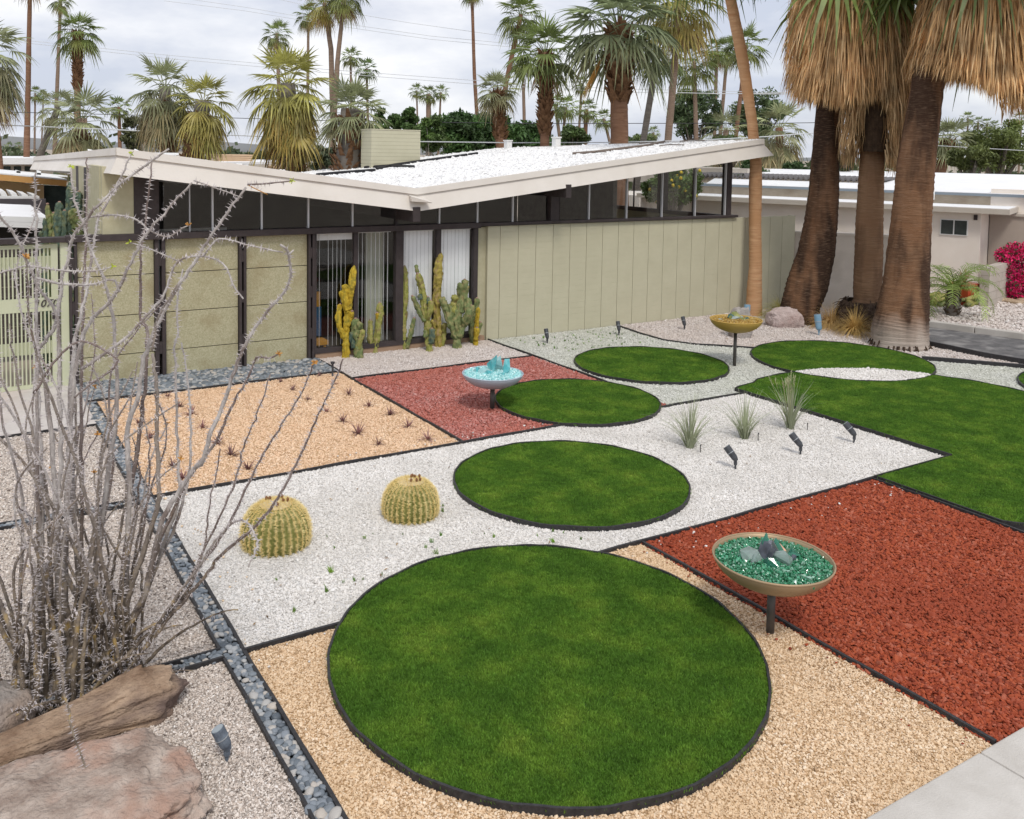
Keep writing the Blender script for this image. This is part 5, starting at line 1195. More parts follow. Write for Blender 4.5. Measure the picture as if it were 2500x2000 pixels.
big_palm('slimmer skirted palm with a rooty base, middle of the three', [(800,2052,2150),(770,2070,2148),(735,2086,2150),(697,2085,2150),(623,2088,2153),(548,2090,2153),(474,2095,2155),(400,2099,2156),(300,2106,2154),(150,2110,2150),(-60,2112,2150)], 0, M_bigt2, (M_root, 0.1), None, 62, 4200, 22,
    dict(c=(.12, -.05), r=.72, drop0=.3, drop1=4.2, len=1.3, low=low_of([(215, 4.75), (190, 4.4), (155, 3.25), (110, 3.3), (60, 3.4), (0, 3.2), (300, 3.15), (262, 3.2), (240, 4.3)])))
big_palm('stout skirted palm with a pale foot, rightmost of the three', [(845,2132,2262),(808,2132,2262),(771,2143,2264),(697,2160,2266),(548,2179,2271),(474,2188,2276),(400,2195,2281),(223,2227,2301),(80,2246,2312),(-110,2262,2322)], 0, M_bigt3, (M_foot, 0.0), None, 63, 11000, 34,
    dict(c=(1.22, -.55), r=1.30, drop0=.3, drop1=2.9, len=1.2, low=low_of([(150, 5.1), (190, 4.9), (225, 4.55), (265, 4.2), (300, 4.55), (330, 5.1), (20, 4.9), (90, 4.9)])))
# shaggy mound of roots under the middle palm
mp_ = next(o for o in COL.objects if o.get('label', '').startswith('slimmer skirted palm')); rr = random.Random(31); b = MB(); rows_ = 16; n_ = 40
for i in range(rows_+1):
    t = i/rows_; z = .62*t; rb = .52*(1-.30*t**1.5)
    for j in range(n_):
        a = 2*math.pi*j/n_; k = 1+.16*mnoise.noise(Vector((math.cos(a)*2, math.sin(a)*2, z*4)))+.10*mnoise.noise(Vector((math.cos(a)*6, math.sin(a)*6, z*12)))+rr.uniform(-.03, .03)
        b.v.append((rb*k*math.cos(a), rb*k*math.sin(a), z-.05+.05*mnoise.noise(Vector((a*2, 3, t)))))
for i in range(rows_):
    for j in range(n_): b.f.append((i*n_+j, i*n_+(j+1) % n_, (i+1)*n_+(j+1) % n_, (i+1)*n_+j))
b.build('root_mound', M_root, mp_); b = MB()
for i in range(260):
    a = rr.uniform(0, 6.28); z = rr.uniform(.02, .62); q = .52*(1-.3*(z/.62)**1.5); o_ = Vector((math.cos(a), math.sin(a), 0)); p0 = o_*q*.9+Vector((0, 0, z)); p2 = o_*q*rr.uniform(1.0, 1.22)+Vector((rr.gauss(0, .05), rr.gauss(0, .05), z-rr.uniform(.02, .16)))
    b.tube([p0, p0.lerp(p2, .6)+Vector((0, 0, .02)), p2], [.012, .009, .003], 4, False)
b.build('root_fringe', M_root, mp_)
# slim bare palm in front of the block wall
rows = [(770,1820,1861),(700,1824,1860),(650,1829,1860),(548,1829,1858),(445,1829,1860),(400,1832,1859),(297,1824,1848),(148,1800,1827),(0,1771,1797),(-190,1724,1748)]
b0 = at_z(1841, 770); d_ = depth_of(b0); sp = empty('slim_palm', b0); tag(sp, 'slim bare-stemmed palm standing in front of the block wall', 'palm tree')
pts = [at_d((a+c)/2, y, d_)-b0 for y, a, c in rows]; rad = [(c-a)*d_/CF/2 for y, a, c in rows]; pts[0].z = -.08
P_, R_ = [], []
for i in range(len(pts)-1):
    for j in range(12): P_.append(pts[i].lerp(pts[i+1], j/12)); R_.append(rad[i]+(rad[i+1]-rad[i])*j/12)
rr = random.Random(8); b = MB(); b.tube(P_, R_, 20, True, lambda i, j, a: 1+.02*math.sin(i*1.9)+.02*math.sin(2*a+i*.05)+rr.uniform(-.012, .012))
b.build('trunk', trunk_mat('tan_palm_trunk', (.40,.205,.10), (.58,.36,.205), (.47,.26,.13), 22, .6), sp, smooth=True)
for i in range(34):
    el = 80-130*(i/33)**.85; cls = min(FR, key=lambda q: abs(q-el)); o = link_mesh('frond', rr.choice(FR[cls]), sp, tuple(pts[-1]), (rr.uniform(-.1, .1), 0, i*2.4), (1, 1, 1)); f = rr.uniform(.8, 1.2); o.color = (.09*f, .15*f, .035*f, 1)

# ---- wires strung across the sky
M_wire = mat('wire_dark', (.05,.05,.055), None, rough=.6); M_wirew = mat('wire_pale', (.62,.64,.66), None, rough=.5)
def wire(label, pts, d, r_, mt):
    q = [at_d(x, y, d) for x, y in pts]; q0 = q[0].copy(); n = []
    for i in range(len(q)-1):
        for k in range(6): n.append(q[i].lerp(q[i+1], k/6)-q0)
    n.append(q[-1]-q0); b = MB(); b.tube(n, r_, 5); return tag(b.build('overhead_wire', mt, loc=q0), label, 'wire', 'wires crossing the sky')
wire('thick pale wire just above the roof, left stretch', [(-150, 299), (280, 317), (560, 330), (893, 344)], 32, .022, M_wirew)
wire('thick pale wire just above the roof, right stretch', [(1020, 346), (1250, 349), (1500, 348), (1700, 343), (1870, 334), (2010, 323)], 30, .018, M_wirew)
wire('single dark wire above the thick pale one', [(-150, 270), (280, 280), (800, 295), (1300, 302), (1900, 301), (2300, 296)], 40, .016, M_wire)
wire('upper pale wire of the sagging bundle on the left', [(-150, 78), (0, 92), (400, 134), (800, 170), (1150, 196), (1500, 217), (1950, 227)], 46, .014, M_wirew)
wire('lower pale wire of the sagging bundle on the left', [(-150, 84), (0, 98), (400, 142), (800, 178), (1150, 205), (1500, 225), (1950, 231)], 46, .014, M_wirew)
wire('faint grey wire crossing the top of the tall palms', [(640, -10), (760, 16), (1000, 56), (1300, 98), (1500, 120)], 50, .012, M_wirew)
wire('second faint grey wire below the top one', [(420, -8), (600, 18), (800, 52), (1050, 88), (1300, 112), (1500, 128)], 50, .012, M_wirew)
wire('third faint grey wire above the chimney sky', [(400, 2), (600, 27), (800, 60), (1050, 96), (1300, 120), (1500, 136)], 50, .012, M_wirew)
wire('thin pale wire to the right of the palms', [(2200, 346), (2290, 356), (2500, 368), (2620, 376)], 34, .012, M_wirew)
wire('double strand across the airy trees', [(1640, 226), (1750, 229), (1900, 228), (2000, 226)], 40, .016, M_wirew)
# ================================================================== CACTI, SHRUBS, BOWLS, ROCKS, LAMPS
def cactus_mat(name, c1, c2, c3, scale=9):
    return mat(name, c1, c2, scale*1.6, .75, .8, 70, c3=c3, s3=14, coord='obj', c3w=.6)
M_cy = cactus_mat('yellow_cactus', (.42,.28,.02), (.62,.46,.05), (.28,.24,.04))
M_cg = cactus_mat('green_cactus', (.12,.16,.06), (.25,.29,.12), (.32,.28,.13))
M_co = cactus_mat('olive_cactus', (.22,.235,.055), (.42,.41,.12), (.36,.28,.14))
M_cb = cactus_mat('brownish_cactus', (.29,.24,.05), (.50,.41,.11), (.34,.23,.13))
M_ct = cactus_mat('teal_cactus', (.055,.095,.070), (.12,.17,.13), (.20,.21,.10))
M_scar = mat('cactus_scar', (.28,.17,.13), (.40,.28,.22), 20, .9)
def column(parent, pts, r_, mt, seed, name='column', knob=.42, ribs=6, n=22):
    rr = random.Random(seed); P_, R_ = [], []; pts = [Vector(p) for p in pts]
    for i in range(len(pts)-1):
        k = max(3, int((pts[i+1]-pts[i]).length/.022))
        for j in range(k): P_.append(pts[i].lerp(pts[i+1], j/k))
    P_.append(pts[-1]); m_ = len(P_)
    for i in range(m_):
        t = i/(m_-1); pinch = 1-.14*max(0, math.sin(t*math.pi*max(2, len(pts))+seed))
        R_.append(r_*pinch*(1 if t < .9 else math.sqrt(max(.02, 1-((t-.9)/.1)**2))))
    off = Vector((seed*3.1, seed*1.7, 0))
    def fn(i, j, a):
        p = Vector((math.cos(a)*1.6, math.sin(a)*1.6, i*.021/r_*.9))+off
        return 1+knob*mnoise.noise(p*1.0)+knob*.7*mnoise.noise(p*2.3)+knob*.45*mnoise.noise(p*4.6)+.15*math.cos(ribs*a+.5*mnoise.noise(p*.6))
    b = MB(); b.tube(P_, R_, n, True, fn); o = b.build(name, mt, parent, smooth=True)
    return o
def totem(label, bx, by, cols, group='totem cacti in front of the window wall', name='totem_cactus', Y=None, cat='cactus'):
    # cols: ([(px,py)...], width px, material)
    b0 = at_z(bx, by) if Y is None else Vector((at_y(bx, by, Y).x, Y, 0)); d = depth_of(b0)
    e_ = empty(name, b0); tag(e_, label, cat, group); rr = random.Random(int(bx))
    for i, (pp, w, mt) in enumerate(cols):
        pts = []
        for j, (x, y) in enumerate(pp):
            q = at_d(x, y, d)-b0; q += Vector((FW[0], FW[1], 0))*(rr.uniform(-.06, .06) if j else 0); pts.append(q)
        if i == 0: pts[0].z = -.04
        else: pts[0].z = max(pts[0].z, -.03)
        column(e_, pts, w*1.22*d/CF/2, mt, int(bx)+i*7, 'column' if i == 0 else 'arm')
        if rr.random() < .6:
            t = pts[-1]; b = MB(); b.lathe([(.001, .016), (.018, .012), (.026, 0), (.015, -.02)], 7); b.build('scar_tip', M_scar, e_, loc=t+Vector((0, 0, -.005)))
    return e_
z4 = lambda *L_: [(740+x/4.687, 540+y/4.687) for x, y in L_]
totem('tall bright yellow totem cactus with short arms', 844.5, 873, [(z4((490,1560),(490,1300),(510,1050),(530,900),(560,720),(580,510)), 14, M_cy), (z4((500,1020),(480,880),(490,720)), 15, M_cy), (z4((470,900),(440,850),(436,790)), 9, M_cy), (z4((470,1330),(420,1200),(405,1100),(425,950)), 11, M_cy), (z4((510,1200),(550,1100),(565,1020)), 9, M_cy)])
totem('knobbly grey-green totem stub beside the tall yellow one', 876, 874, [(z4((640,1570),(620,1420),(600,1250),(600,1110)), 18, M_cg), (z4((620,1480),(670,1330),(690,1230)), 10, M_co), (z4((590,1450),(560,1340),(562,1260)), 11, M_ct), (z4((620,1330),(650,1240),(640,1150)), 12, M_cg)])
totem('pair of lumpy yellow-green columns from one foot', 910, 861, [(z4((810,1505),(840,1350),(860,1180),(880,1050),(875,930)), 13, M_co), (z4((785,1500),(770,1330),(770,1130)), 10, M_co), (z4((860,1150),(850,1040)), 8, M_cy), (z4((780,1420),(750,1370),(748,1320)), 8, M_cg)])
totem('slender column with a leaning green arm by the thick post', 985, 853, [(z4((1155,1465),(1150,1250),(1150,1050),(1175,900),(1170,700),(1160,510)), 11, M_co), (z4((1185,1455),(1230,1300),(1275,1100)), 9, M_cg), (z4((1150,1200),(1165,1020)), 11, M_cb)])
totem('branched green totem with three arms before the closed blinds', 1049, 858, [(z4((1450,1485),(1430,1300),(1410,1100),(1380,900),(1345,720),(1310,590)), 14, M_co), (z4((1390,1150),(1310,1000),(1250,850)), 10, M_cg), (z4((1420,1120),(1460,1010),(1465,900)), 11, M_co), (z4((1470,1400),(1478,1300),(1475,1220)), 12, M_ct), (z4((1345,900),(1335,830)), 10, M_ct), (z4((1310,590),(1298,540),(1292,500)), 7, M_cg), (z4((1410,1330),(1395,1240)), 9, M_cg), (z4((1430,950),(1425,870)), 7, M_ct)])
totem('tallest brown-yellow column with scarred skin', 1081, 847, [(z4((1560,1440),(1540,1250),(1535,1050),(1530,850),(1545,650),(1550,480),(1570,360)), 16, M_cb), (z4((1590,1430),(1610,1280),(1625,1160)), 10, M_co), (z4((1520,1250),(1470,1120)), 9, M_cb)])
totem('bushy green totem of many crowded arms', 1116, 850, [(z4((1765,1450),(1760,1300),(1750,1150),(1740,1000)), 18, M_cg), (z4((1750,1340),(1690,1180),(1640,1040),(1600,900),(1620,860)), 13, M_cg), (z4((1770,1330),(1830,1200),(1890,1050),(1880,880)), 15, M_cg), (z4((1760,1200),(1790,1000),(1800,850),(1795,700)), 13, M_cg), (z4((1800,1050),(1840,900),(1850,780),(1850,665)), 15, M_cg), (z4((1740,1080),(1730,930),(1740,845)), 15, M_co), (z4((1700,1180),(1690,1050),(1675,950)), 14, M_cg), (z4((1850,1180),(1930,1020),(1920,960)), 14, M_cg), (z4((1750,1300),(1755,1180)), 13, M_co)])
totem('small bright yellow totem against the end of the block wall', 1161, 844, [(z4((1975,1420),(1980,1250),(1995,1100),(2005,985)), 9, M_cy), (z4((1975,1360),(1990,1210)), 10, M_cy)])
totem('dark green totem tucked behind the small yellow one', 1163, 838, [(z4((1950,1400),(1930,1250),(1960,1100),(1985,960),(1990,875)), 12, M_cg), (z4((1960,1350),(2010,1240),(2030,1150)), 9, M_cg)])
# cacti behind the gate and fence
z5 = lambda *L_: [(x/5.39, 300+y/5.39) for x, y in L_]
GB = 'tall cacti behind the gate'
def backcactus(label, cols, Y):
    return totem(label, cols[0][0][0][0], 600, cols, GB, 'column_cactus', Y)
def bc(x, ytop, w, mt, lean=0): return (z5((x, 1640), (x+lean*.4, (1640+ytop)/2), (x+lean, ytop)), w, mt)
backcactus('short teal cactus column at the gate corner', [bc(570, 1250, 11, M_ct, 20), bc(540, 1420, 9, M_ct)], 15.2)
backcactus('tall green cactus columns above the gate', [bc(640, 1060, 13, M_cg), bc(770, 1040, 15, M_ct), bc(720, 1180, 11, M_cg, -20), bc(830, 1150, 12, M_ct, 15)], 15.6)
backcactus('bushy teal cactus left of the stucco wall', [bc(930, 780, 15, M_ct), bc(1000, 900, 13, M_ct, 20), bc(890, 1100, 14, M_ct), bc(980, 1120, 20, M_cg), bc(1060, 1250, 14, M_cg)], 15.9)
backcactus('dark knobbly cactus in front of the dark posts', [bc(1280, 820, 11, M_ct), bc(1340, 770, 9, M_cg), bc(1390, 900, 15, M_cg), bc(1250, 1100, 15, M_cg), bc(1440, 1150, 16, M_co), bc(1340, 1250, 16, M_cg), bc(1490, 1300, 12, M_co)], 15.2)
backcactus('small round cactus against the stucco wall', [bc(1635, 1330, 11, M_ct)], 14.55)

# ---- barrel cacti
M_bar = mat('barrel_skin', (.15,.165,.04), (.24,.245,.07), 9, .7, .2, 50, coord='obj')
M_spine = mat('barrel_spine', (.74,.57,.22), (.86,.72,.38), 12, .6, coord='obj')
M_wool = mat('barrel_wool', (.66,.54,.33), (.78,.68,.48), 26, 1.0, .8, 120, coord='obj')
M_bud = mat('barrel_bud', (.16,.07,.03), (.26,.13,.06), 20, .9)
def barrel(label, bx, by, wpx, ytop, seed, ribs=30):
    b0 = at_z(bx, by); d = depth_of(b0); r_ = wpx*d/CF/2*.90; h = r_*1.42; e_ = empty('barrel_cactus', b0); tag(e_, label, 'cactus', 'golden barrel cacti'); rr = random.Random(seed)
    def prof(t):   # t 0 foot .. 1 crown
        a = -R(24)+R(114)*t; return r_*max(0, math.cos(a))**.72, h*.30+h*.70*math.sin(a)
    rows, n = 26, ribs*4; b = MB()
    for i in range(rows+1):
        pr_, z = prof(i/rows*.985)
        for j in range(n):
            k = 1+.085*math.cos(2*math.pi*j/4)*min(1, pr_/r_*1.3); a = 2*math.pi*j/n; b.v.append((pr_*k*math.cos(a), pr_*k*math.sin(a), z))
    for i in range(rows):
        for j in range(n): b.f.append((i*n+j, i*n+(j+1) % n, (i+1)*n+(j+1) % n, (i+1)*n+j))
    b.build('body', M_bar, e_, smooth=True)
    b = MB()
    for j in range(ribs):
        a0 = 2*math.pi*j/ribs
        for i in range(34):
            pr_, z = prof(.03+.93*i/33)
            if pr_ < r_*.12: continue
            o = Vector((math.cos(a0), math.sin(a0), 0)); nrm = (o*pr_+Vector((0, 0, (z-h*.30)*.9))).normalized(); c_ = o*pr_*1.08+Vector((0, 0, z))
            for q in range(11):
                v = (nrm*rr.uniform(.3, 1)+Vector((rr.gauss(0, .8), rr.gauss(0, .8), rr.gauss(0, .8)))).normalized(); ln = r_*rr.uniform(.07, .15); s_ = v.orthogonal().normalized()*.0026
                b.add([c_-s_, c_+s_, c_+v*ln], [(0,1,2)])
    o = b.build('spines', M_spine, e_); o['kind'] = 'stuff'
    b = MB(); b.lathe([(r_*.52, h*.955), (r_*.38, h*.992), (r_*.22, h*1.01), (r_*.08, h*1.005), (.001, h*1.0)], 40); b.build('wool_crown', M_wool, e_, smooth=True)
    for i in range(7):
        a = rr.uniform(-2.5, 2.2); q = r_*rr.uniform(.2, .40); b = MB(); b.tube([(0, 0, -.01), (.003, 0, .022), (0, .003, .034)], [.009, .014, .004], 6); b.build('dry_bud', M_bud, e_, loc=(q*math.cos(a), q*math.sin(a), h*1.0))
    return e_
barrel('larger golden barrel cactus with a brown-rimmed foot', 674, 1330, 168, 1208, 1)
barrel('smaller golden barrel cactus near the grass circle', 1002, 1258, 139, 1174, 2)

# ---- grassy clumps
M_blade = leaf_mat('clump_blade', .15, .6, .12)
def clump(label, bx, by, n, h, spread, col, name='desert_clump', droop=.25, w=.006, tips=None, group=None, seed=0, cat='plant', z=0.0, curve=1.0, ex=.7):
    b0 = at_z(bx, by); e_ = empty(name, b0); tag(e_, label, cat, group); rr = random.Random(seed+int(bx)); b = MB()
    for i in range(n):
        a = rr.uniform(0, 6.28); t = spread*rr.random()**ex; ln = h*rr.uniform(.6, 1.08); o = Vector((math.cos(a), math.sin(a), 0)); s_ = Vector((-o.y, o.x, 0)); r0 = rr.uniform(0, .05)
        row = []
        for k in range(5):
            q = k/4; bend = t*(.4+.6*q*curve); p = o*(r0+ln*q*math.sin(bend))+Vector((0, 0, ln*q*math.cos(bend)-droop*ln*q**3*t)); ww = w*(1-.85*q); row.append((p-s_*ww, p+s_*ww))
        k0 = len(b.v)
        for l_, r_ in row: b.v += [tuple(l_), tuple(r_)]
        for k in range(4): b.f.append((k0+2*k, k0+2*k+1, k0+2*k+3, k0+2*k+2))
    o = b.build('blades', M_blade, e_); o.color = (*col, 1)
    if tips:
        b = MB()
        for i in range(tips[0]):
            a = rr.uniform(0, 6.28); t = spread*rr.uniform(0, .6); ln = h*rr.uniform(.8, 1.15); o_ = Vector((math.cos(a), math.sin(a), 0)); p = o_*(ln*math.sin(t))+Vector((0, 0, ln*math.cos(t)))
            b.tube([(0, 0, .02), tuple(p*.5), tuple(p)], [.004, .003, .002], 4, False)
            for q in range(5): b.tube([tuple(p*(.85+.035*q)), tuple(p*(.87+.035*q)+Vector((rr.uniform(-.02, .02), rr.uniform(-.02, .02), .015)))], [.006, .002], 4, False)
        o = b.build('seed_stalks', M_blade, e_); o.color = (*tips[1], 1)
    return e_
RY = 'spiky clumps in the white gravel'
clump('spiky grey-green clump nearest the grass circle', 1684, 1094, 85, .68, 1.15, (.36,.39,.25), group=RY, droop=.1, w=.0075)
clump('spiky grey-green clump in the middle of the row of three', 1817, 1072, 80, .64, .92, (.35,.385,.24), group=RY, droop=.1, w=.0075)
clump('spiky grey-green clump with seed heads by the broad lawn', 1929, 1048, 85, .70, .90, (.38,.415,.27), group=RY, droop=.1, w=.0075, tips=(16, (.36,.36,.20)))
FG = 'fine grass clumps at the palm feet'
clump('green fountain grass behind the pink boulder', 1908, 778, 700, .72, 1.75, (.42,.39,.13), 'fountain_grass', .30, .006, group=FG, ex=.45)
clump('straw fountain grass beside the blue uplight', 2030, 800, 760, .72, 1.85, (.60,.40,.16), 'fountain_grass', .30, .006, group=FG, ex=.4)
clump('straw and green fountain grass at the rooty palm base', 2088, 818, 620, .66, 1.5, (.54,.37,.13), 'fountain_grass', .30, .006, group=FG, ex=.5)
PP = [(714.8,952.8),(813,939.8),(779.8,919.4),(752,977),(852,964),(796.5,1006.6),(900.4,993.6),(837,1030.7),(952,1014),(874.4,1060.4),(996.8,1043.7),(1045,1075),(924.5,1088),(410,970.7),(439,994),(466.7,1012.5),(494.5,1046),(339,1035.7),(367,1070.5),(531.6,1085.5),(564,1113),(606,1147),(420,1140),(446,1170),(684.7,933.6)]
PSZ = [.14,.14,.12,.12,.16,.13,.16,.19,.19,.23,.18,.19,.14,.13,.17,.2,.15,.15,.16,.19,.19,.18,.16,.17,.12]
pm = []
for i in range(4):
    rr = random.Random(70+i); b = MB()
    for k in range(20):
        a = k*2.4+rr.uniform(-.3, .3); t = rr.uniform(.25, 1.35); ln = rr.uniform(.7, 1.05); o = Vector((math.cos(a), math.sin(a), 0)); s_ = Vector((-o.y, o.x, 0)); row = []
        for q in (0, .35, .7, 1.0):
            p = o*(ln*q*math.sin(t))+Vector((0, 0, ln*q*math.cos(t)-.35*ln*q*q*math.sin(t))); w = .055*(1-q)+.004; row += [tuple(p-s_*w), tuple(p+s_*w)]
        k0 = len(b.v); b.v += row
        for q in range(3): b.f.append((k0+2*q, k0+2*q+1, k0+2*q+3, k0+2*q+2))
    pm.append(b.mesh('leaves', M_blade))
TUF = sorted([(at_z(x, y), s_) for (x, y), s_ in zip(PP, PSZ)], key=lambda q: q[0].y)
ROWN = ['the row nearest the white gravel', 'the second row from the white gravel', 'the middle row', 'the second row from the pebble bed', 'the row nearest the pebble bed']
ORD = ['first', 'second', 'third', 'fourth', 'fifth']
TUF = [(p, s_, r_, k) for r_ in range(5) for k, (p, s_) in enumerate(sorted(TUF[r_*5:r_*5+5], key=lambda q: q[0].x))]
for i, (p, s_, r_, k) in enumerate(TUF):
    e_ = empty('purple_tuft', p, i*1.1)
    tag(e_, f'purple spiky tuft, {ORD[k]} from the left in {ROWN[r_]}', 'plant', 'small purple tufts in the tan bed')
    o = link_mesh('leaves', pm[i % 4], e_, (0, 0, 0), (0, 0, 0), (s_, s_, s_*1.0)); f = .8+.4*((i*37) % 10)/10; o.color = (.26*f, .135*f, .13*f, 1)

# ---- glass bowls
def faceted(name, mt, seed, sx, sy, sz, sharp=1.0):
    # broken lump: the hull of a handful of random points
    rr = random.Random(seed); bm = bmesh.new(); k = 13 if name == 'glass_chunk' else 7
    for i in range(k):
        z = rr.uniform(-1, 1); a = rr.uniform(0, 6.28); q = math.sqrt(1-z*z); p = Vector((q*math.cos(a), q*math.sin(a), z))*rr.uniform(.75, 1.12)
        w = 1-.38*sharp*max(0, p.z)                            # narrower towards the top
        bm.verts.new((p.x*sx*w, p.y*sy*w, p.z*sz))
    res = bmesh.ops.convex_hull(bm, input=bm.verts); bmesh.ops.delete(bm, geom=[v for v in res.get('geom_interior', []) if isinstance(v, bmesh.types.BMVert)], context='VERTS')
    bmesh.ops.recalc_face_normals(bm, faces=bm.faces)
    me = bpy.data.meshes.new(name); bm.to_mesh(me); bm.free(); me.materials.append(mt); return me
def slagglass(name, col, rough=.15, trans=.55, c2=None):
    mt, nt, bs = nodes_of(name); N, Lk = nt.nodes, nt.links
    nz = N.new('ShaderNodeTexNoise'); nz.inputs['Scale'].default_value = 7; nz.inputs['Detail'].default_value = 4; tcn = N.new('ShaderNodeTexCoord'); Lk.new(tcn.outputs['Object'], nz.inputs['Vector'])
    rp = N.new('ShaderNodeValToRGB'); rp.color_ramp.elements[0].position = .35; rp.color_ramp.elements[1].position = .65; rp.color_ramp.elements[0].color = C4(col); rp.color_ramp.elements[1].color = C4(c2 or tuple(min(1, c*1.6+.05) for c in col)); Lk.new(nz.outputs['Fac'], rp.inputs['Fac']); Lk.new(rp.outputs['Color'], bs.inputs['Base Color'])
    bs.inputs['Roughness'].default_value = rough; bs.inputs['Transmission Weight'].default_value = trans; bs.inputs['IOR'].default_value = 1.45; MATS[name] = mt; return mt
def bowl(label, sx, sy, rimz, dia, depth, mt, mt_in, fillz, fill, fill_label, fsize, fn_, stem_r=.026):
    b0 = at_z(sx, sy); e_ = empty('glass_bowl', b0); tag(e_, label, 'bowl', 'dished bowls on steel posts'); r_ = dia/2
    # bowl: a shallow dish whose sides curve in to a rounded base
    outer = [(.001, -depth)]+[(r_*math.sin(R(a)), -depth*math.cos(R(a))**1.15) for a in range(8, 86, 7)]+[(r_, 0.0)]
    inner = [(r_-.006, 0.0)]+[((r_-.010)*math.sin(R(a)), -(depth-.012)*math.cos(R(a))**1.15) for a in range(82, 5, -8)]+[(.001, -depth+.014)]
    b = MB(); b.lathe([(r, z+rimz) for r, z in outer]+[(r, z+rimz) for r, z in inner], 72); b.build('dish', mt, e_, smooth=True)
    b = MB(); b.lathe([(r_+.003, rimz-.008), (r_+.005, rimz-.002), (r_+.001, rimz+.004), (r_-.007, rimz+.004), (r_-.009, rimz-.003)], 72); b.build('rim', mt, e_, smooth=True)
    b = MB(); b.tube([(0, 0, -.08), (0, 0, rimz-depth+.02)], stem_r, 14); b.build('post', mat('steel_post', (.085,.078,.072), (.12,.11,.10), 8, .5, metal=.5), e_, smooth=True)
    b = MB(); b.tube([(0, 0, rimz-depth-.005), (0, 0, rimz-depth+.012)], stem_r*2.0, 16); b.build('mount_plate', MATS['steel_post'], e_)
    # bed of crushed glass
    zc = rimz-fillz; rf = r_-.022; n = fn_
    a = RNG.uniform(0, 6.283, n); q = rf*np.sqrt(RNG.random(n)); P3 = np.c_[b0.x+q*np.cos(a), b0.y+q*np.sin(a), b0.z+zc+.03*(1-(q/rf)**2)+RNG.uniform(-.006, .010, n)]
    s_ = fsize*np.exp(RNG.normal(0, .3, n))
    bb = MB(); bb.lathe([(rf, zc-.02), (rf, zc-.004), (rf*.5, zc+.016), (.001, zc+.022)], 40); root = bb.build('crushed_glass', fill[1], loc=b0); tag(root, fill_label, 'glass', kind='stuff')
    scatter('glass_bits', P3, RNG.uniform(0, 6.28, (n, 3)), np.c_[s_, s_*.8, s_*.6], source('bit_source', faceted('glass_bit', fill[0], 5, 1, 1, 1)), root)
    return b0, zc
def chunk(label, b0, zc, dx, dy, dz, size, mt, seed, rot=0.0, tilt=0.0, sharp=1.0):
    # dx to the right of view, dy away from the viewer
    size = [size[0]*1.5, size[1]*1.5, size[2]*1.08]; dz *= .7
    rx_, fy_ = Vector((RT[0], RT[1], 0)).normalized(), Vector((FW[0], FW[1], 0)).normalized(); p = b0+rx_*dx+fy_*dy+Vector((0, 0, zc+dz))
    me = faceted('glass_chunk', mt, seed, *size, sharp); o = link_mesh('glass_chunk', me, None, tuple(p), (tilt, 0, rot)); tag(o, label, 'glass', 'slag glass chunks in the bowls'); return o
G1 = stone_mat('green_glass_bit', [(.008,.085,.032),(.03,.22,.10),(.09,.36,.21),(.015,.14,.055),(.34,.54,.43)], .12, spec=.7)
M_gbase = mat('green_glass_bed', (.01,.08,.035), (.05,.22,.11), 30, .3)
b1, zc1 = bowl('bronze bowl of green glass beside the large red bed', 1880, 1545, .572, .86, .215, mat('bronze_paint', (.36,.255,.155), (.40,.29,.18), 4, .45, .04, 200, metal=.25), None, .035, (G1, M_gbase), 'crushed green glass filling the bronze bowl', .0125, 4200, .030)
g_dark = slagglass('smoky_slag', (.06,.065,.085), .10, .3, (.22,.23,.28)); g_green = slagglass('green_slag', (.05,.28,.19), .08, .6); g_pale = slagglass('pale_green_slag', (.40,.54,.49), .12, .6, (.62,.72,.69)); g_peach = slagglass('peach_slag', (.55,.30,.20), .3, .1)
chunk('dark smoky pointed glass peak in the bronze bowl', b1, zc1, -.02, .03, .07, (.085,.07,.14), g_dark, 1, .4, .15, 1.5)
chunk('small green glass spike behind the smoky peak', b1, zc1, -.035, .07, .15, (.035,.03,.085), g_green, 2, 1.0, 0, 1.6)
chunk('pale rounded glass lump left of the smoky peak', b1, zc1, -.17, .04, .045, (.085,.07,.075), g_pale, 3, .2)
chunk('grey-green glass slab in front of the smoky peak', b1, zc1, .05, -.05, .04, (.085,.06,.075), g_pale, 4, 1.3)
chunk('deep green glass lump at the front of the bronze bowl', b1, zc1, -.055, -.10, .03, (.085,.06,.065), g_green, 5, .1)
chunk('green glass lump on the right of the bronze bowl', b1, zc1, .17, .06, .04, (.07,.055,.065), g_green, 6, 2.0)
chunk('peach stone upright behind the grey-green slab', b1, zc1, .105, .12, .06, (.035,.03,.06), g_peach, 7, .3)
chunk('dark green glass behind the peach stone', b1, zc1, .07, .15, .06, (.055,.04,.075), g_green, 8, .9)
chunk('small smoky shard right of the grey-green slab', b1, zc1, .145, -.03, .03, (.032,.03,.055), g_dark, 9, .5, .2)
chunk('clear grey lump at the left front of the smoky peak', b1, zc1, -.12, -.035, .035, (.06,.05,.06), g_pale, 10, .6)
A1 = stone_mat('aqua_glass_bit', [(.20,.55,.56),(.38,.70,.70),(.55,.80,.80),(.28,.62,.63),(.72,.88,.88)], .2, spec=.6)
M_abase = mat('aqua_glass_bed', (.36,.64,.64), (.58,.78,.78), 20, .4)
b2, zc2 = bowl('pale blue bowl of aqua glass beside the grass circle', 1201.7, 998.4, .50, .835, .205, mat('pale_blue_paint', (.40,.46,.53), (.44,.50,.57), 5, .5, .1, 160), None, .012, (A1, M_abase), 'crushed aqua glass filling the pale blue bowl', .018, 1500, .033)
g_aq = slagglass('aqua_slag', (.10,.55,.60), .12, .4, (.34,.76,.79)); g_aqp = slagglass('pale_aqua_slag', (.34,.66,.68), .15, .4, (.55,.80,.82))
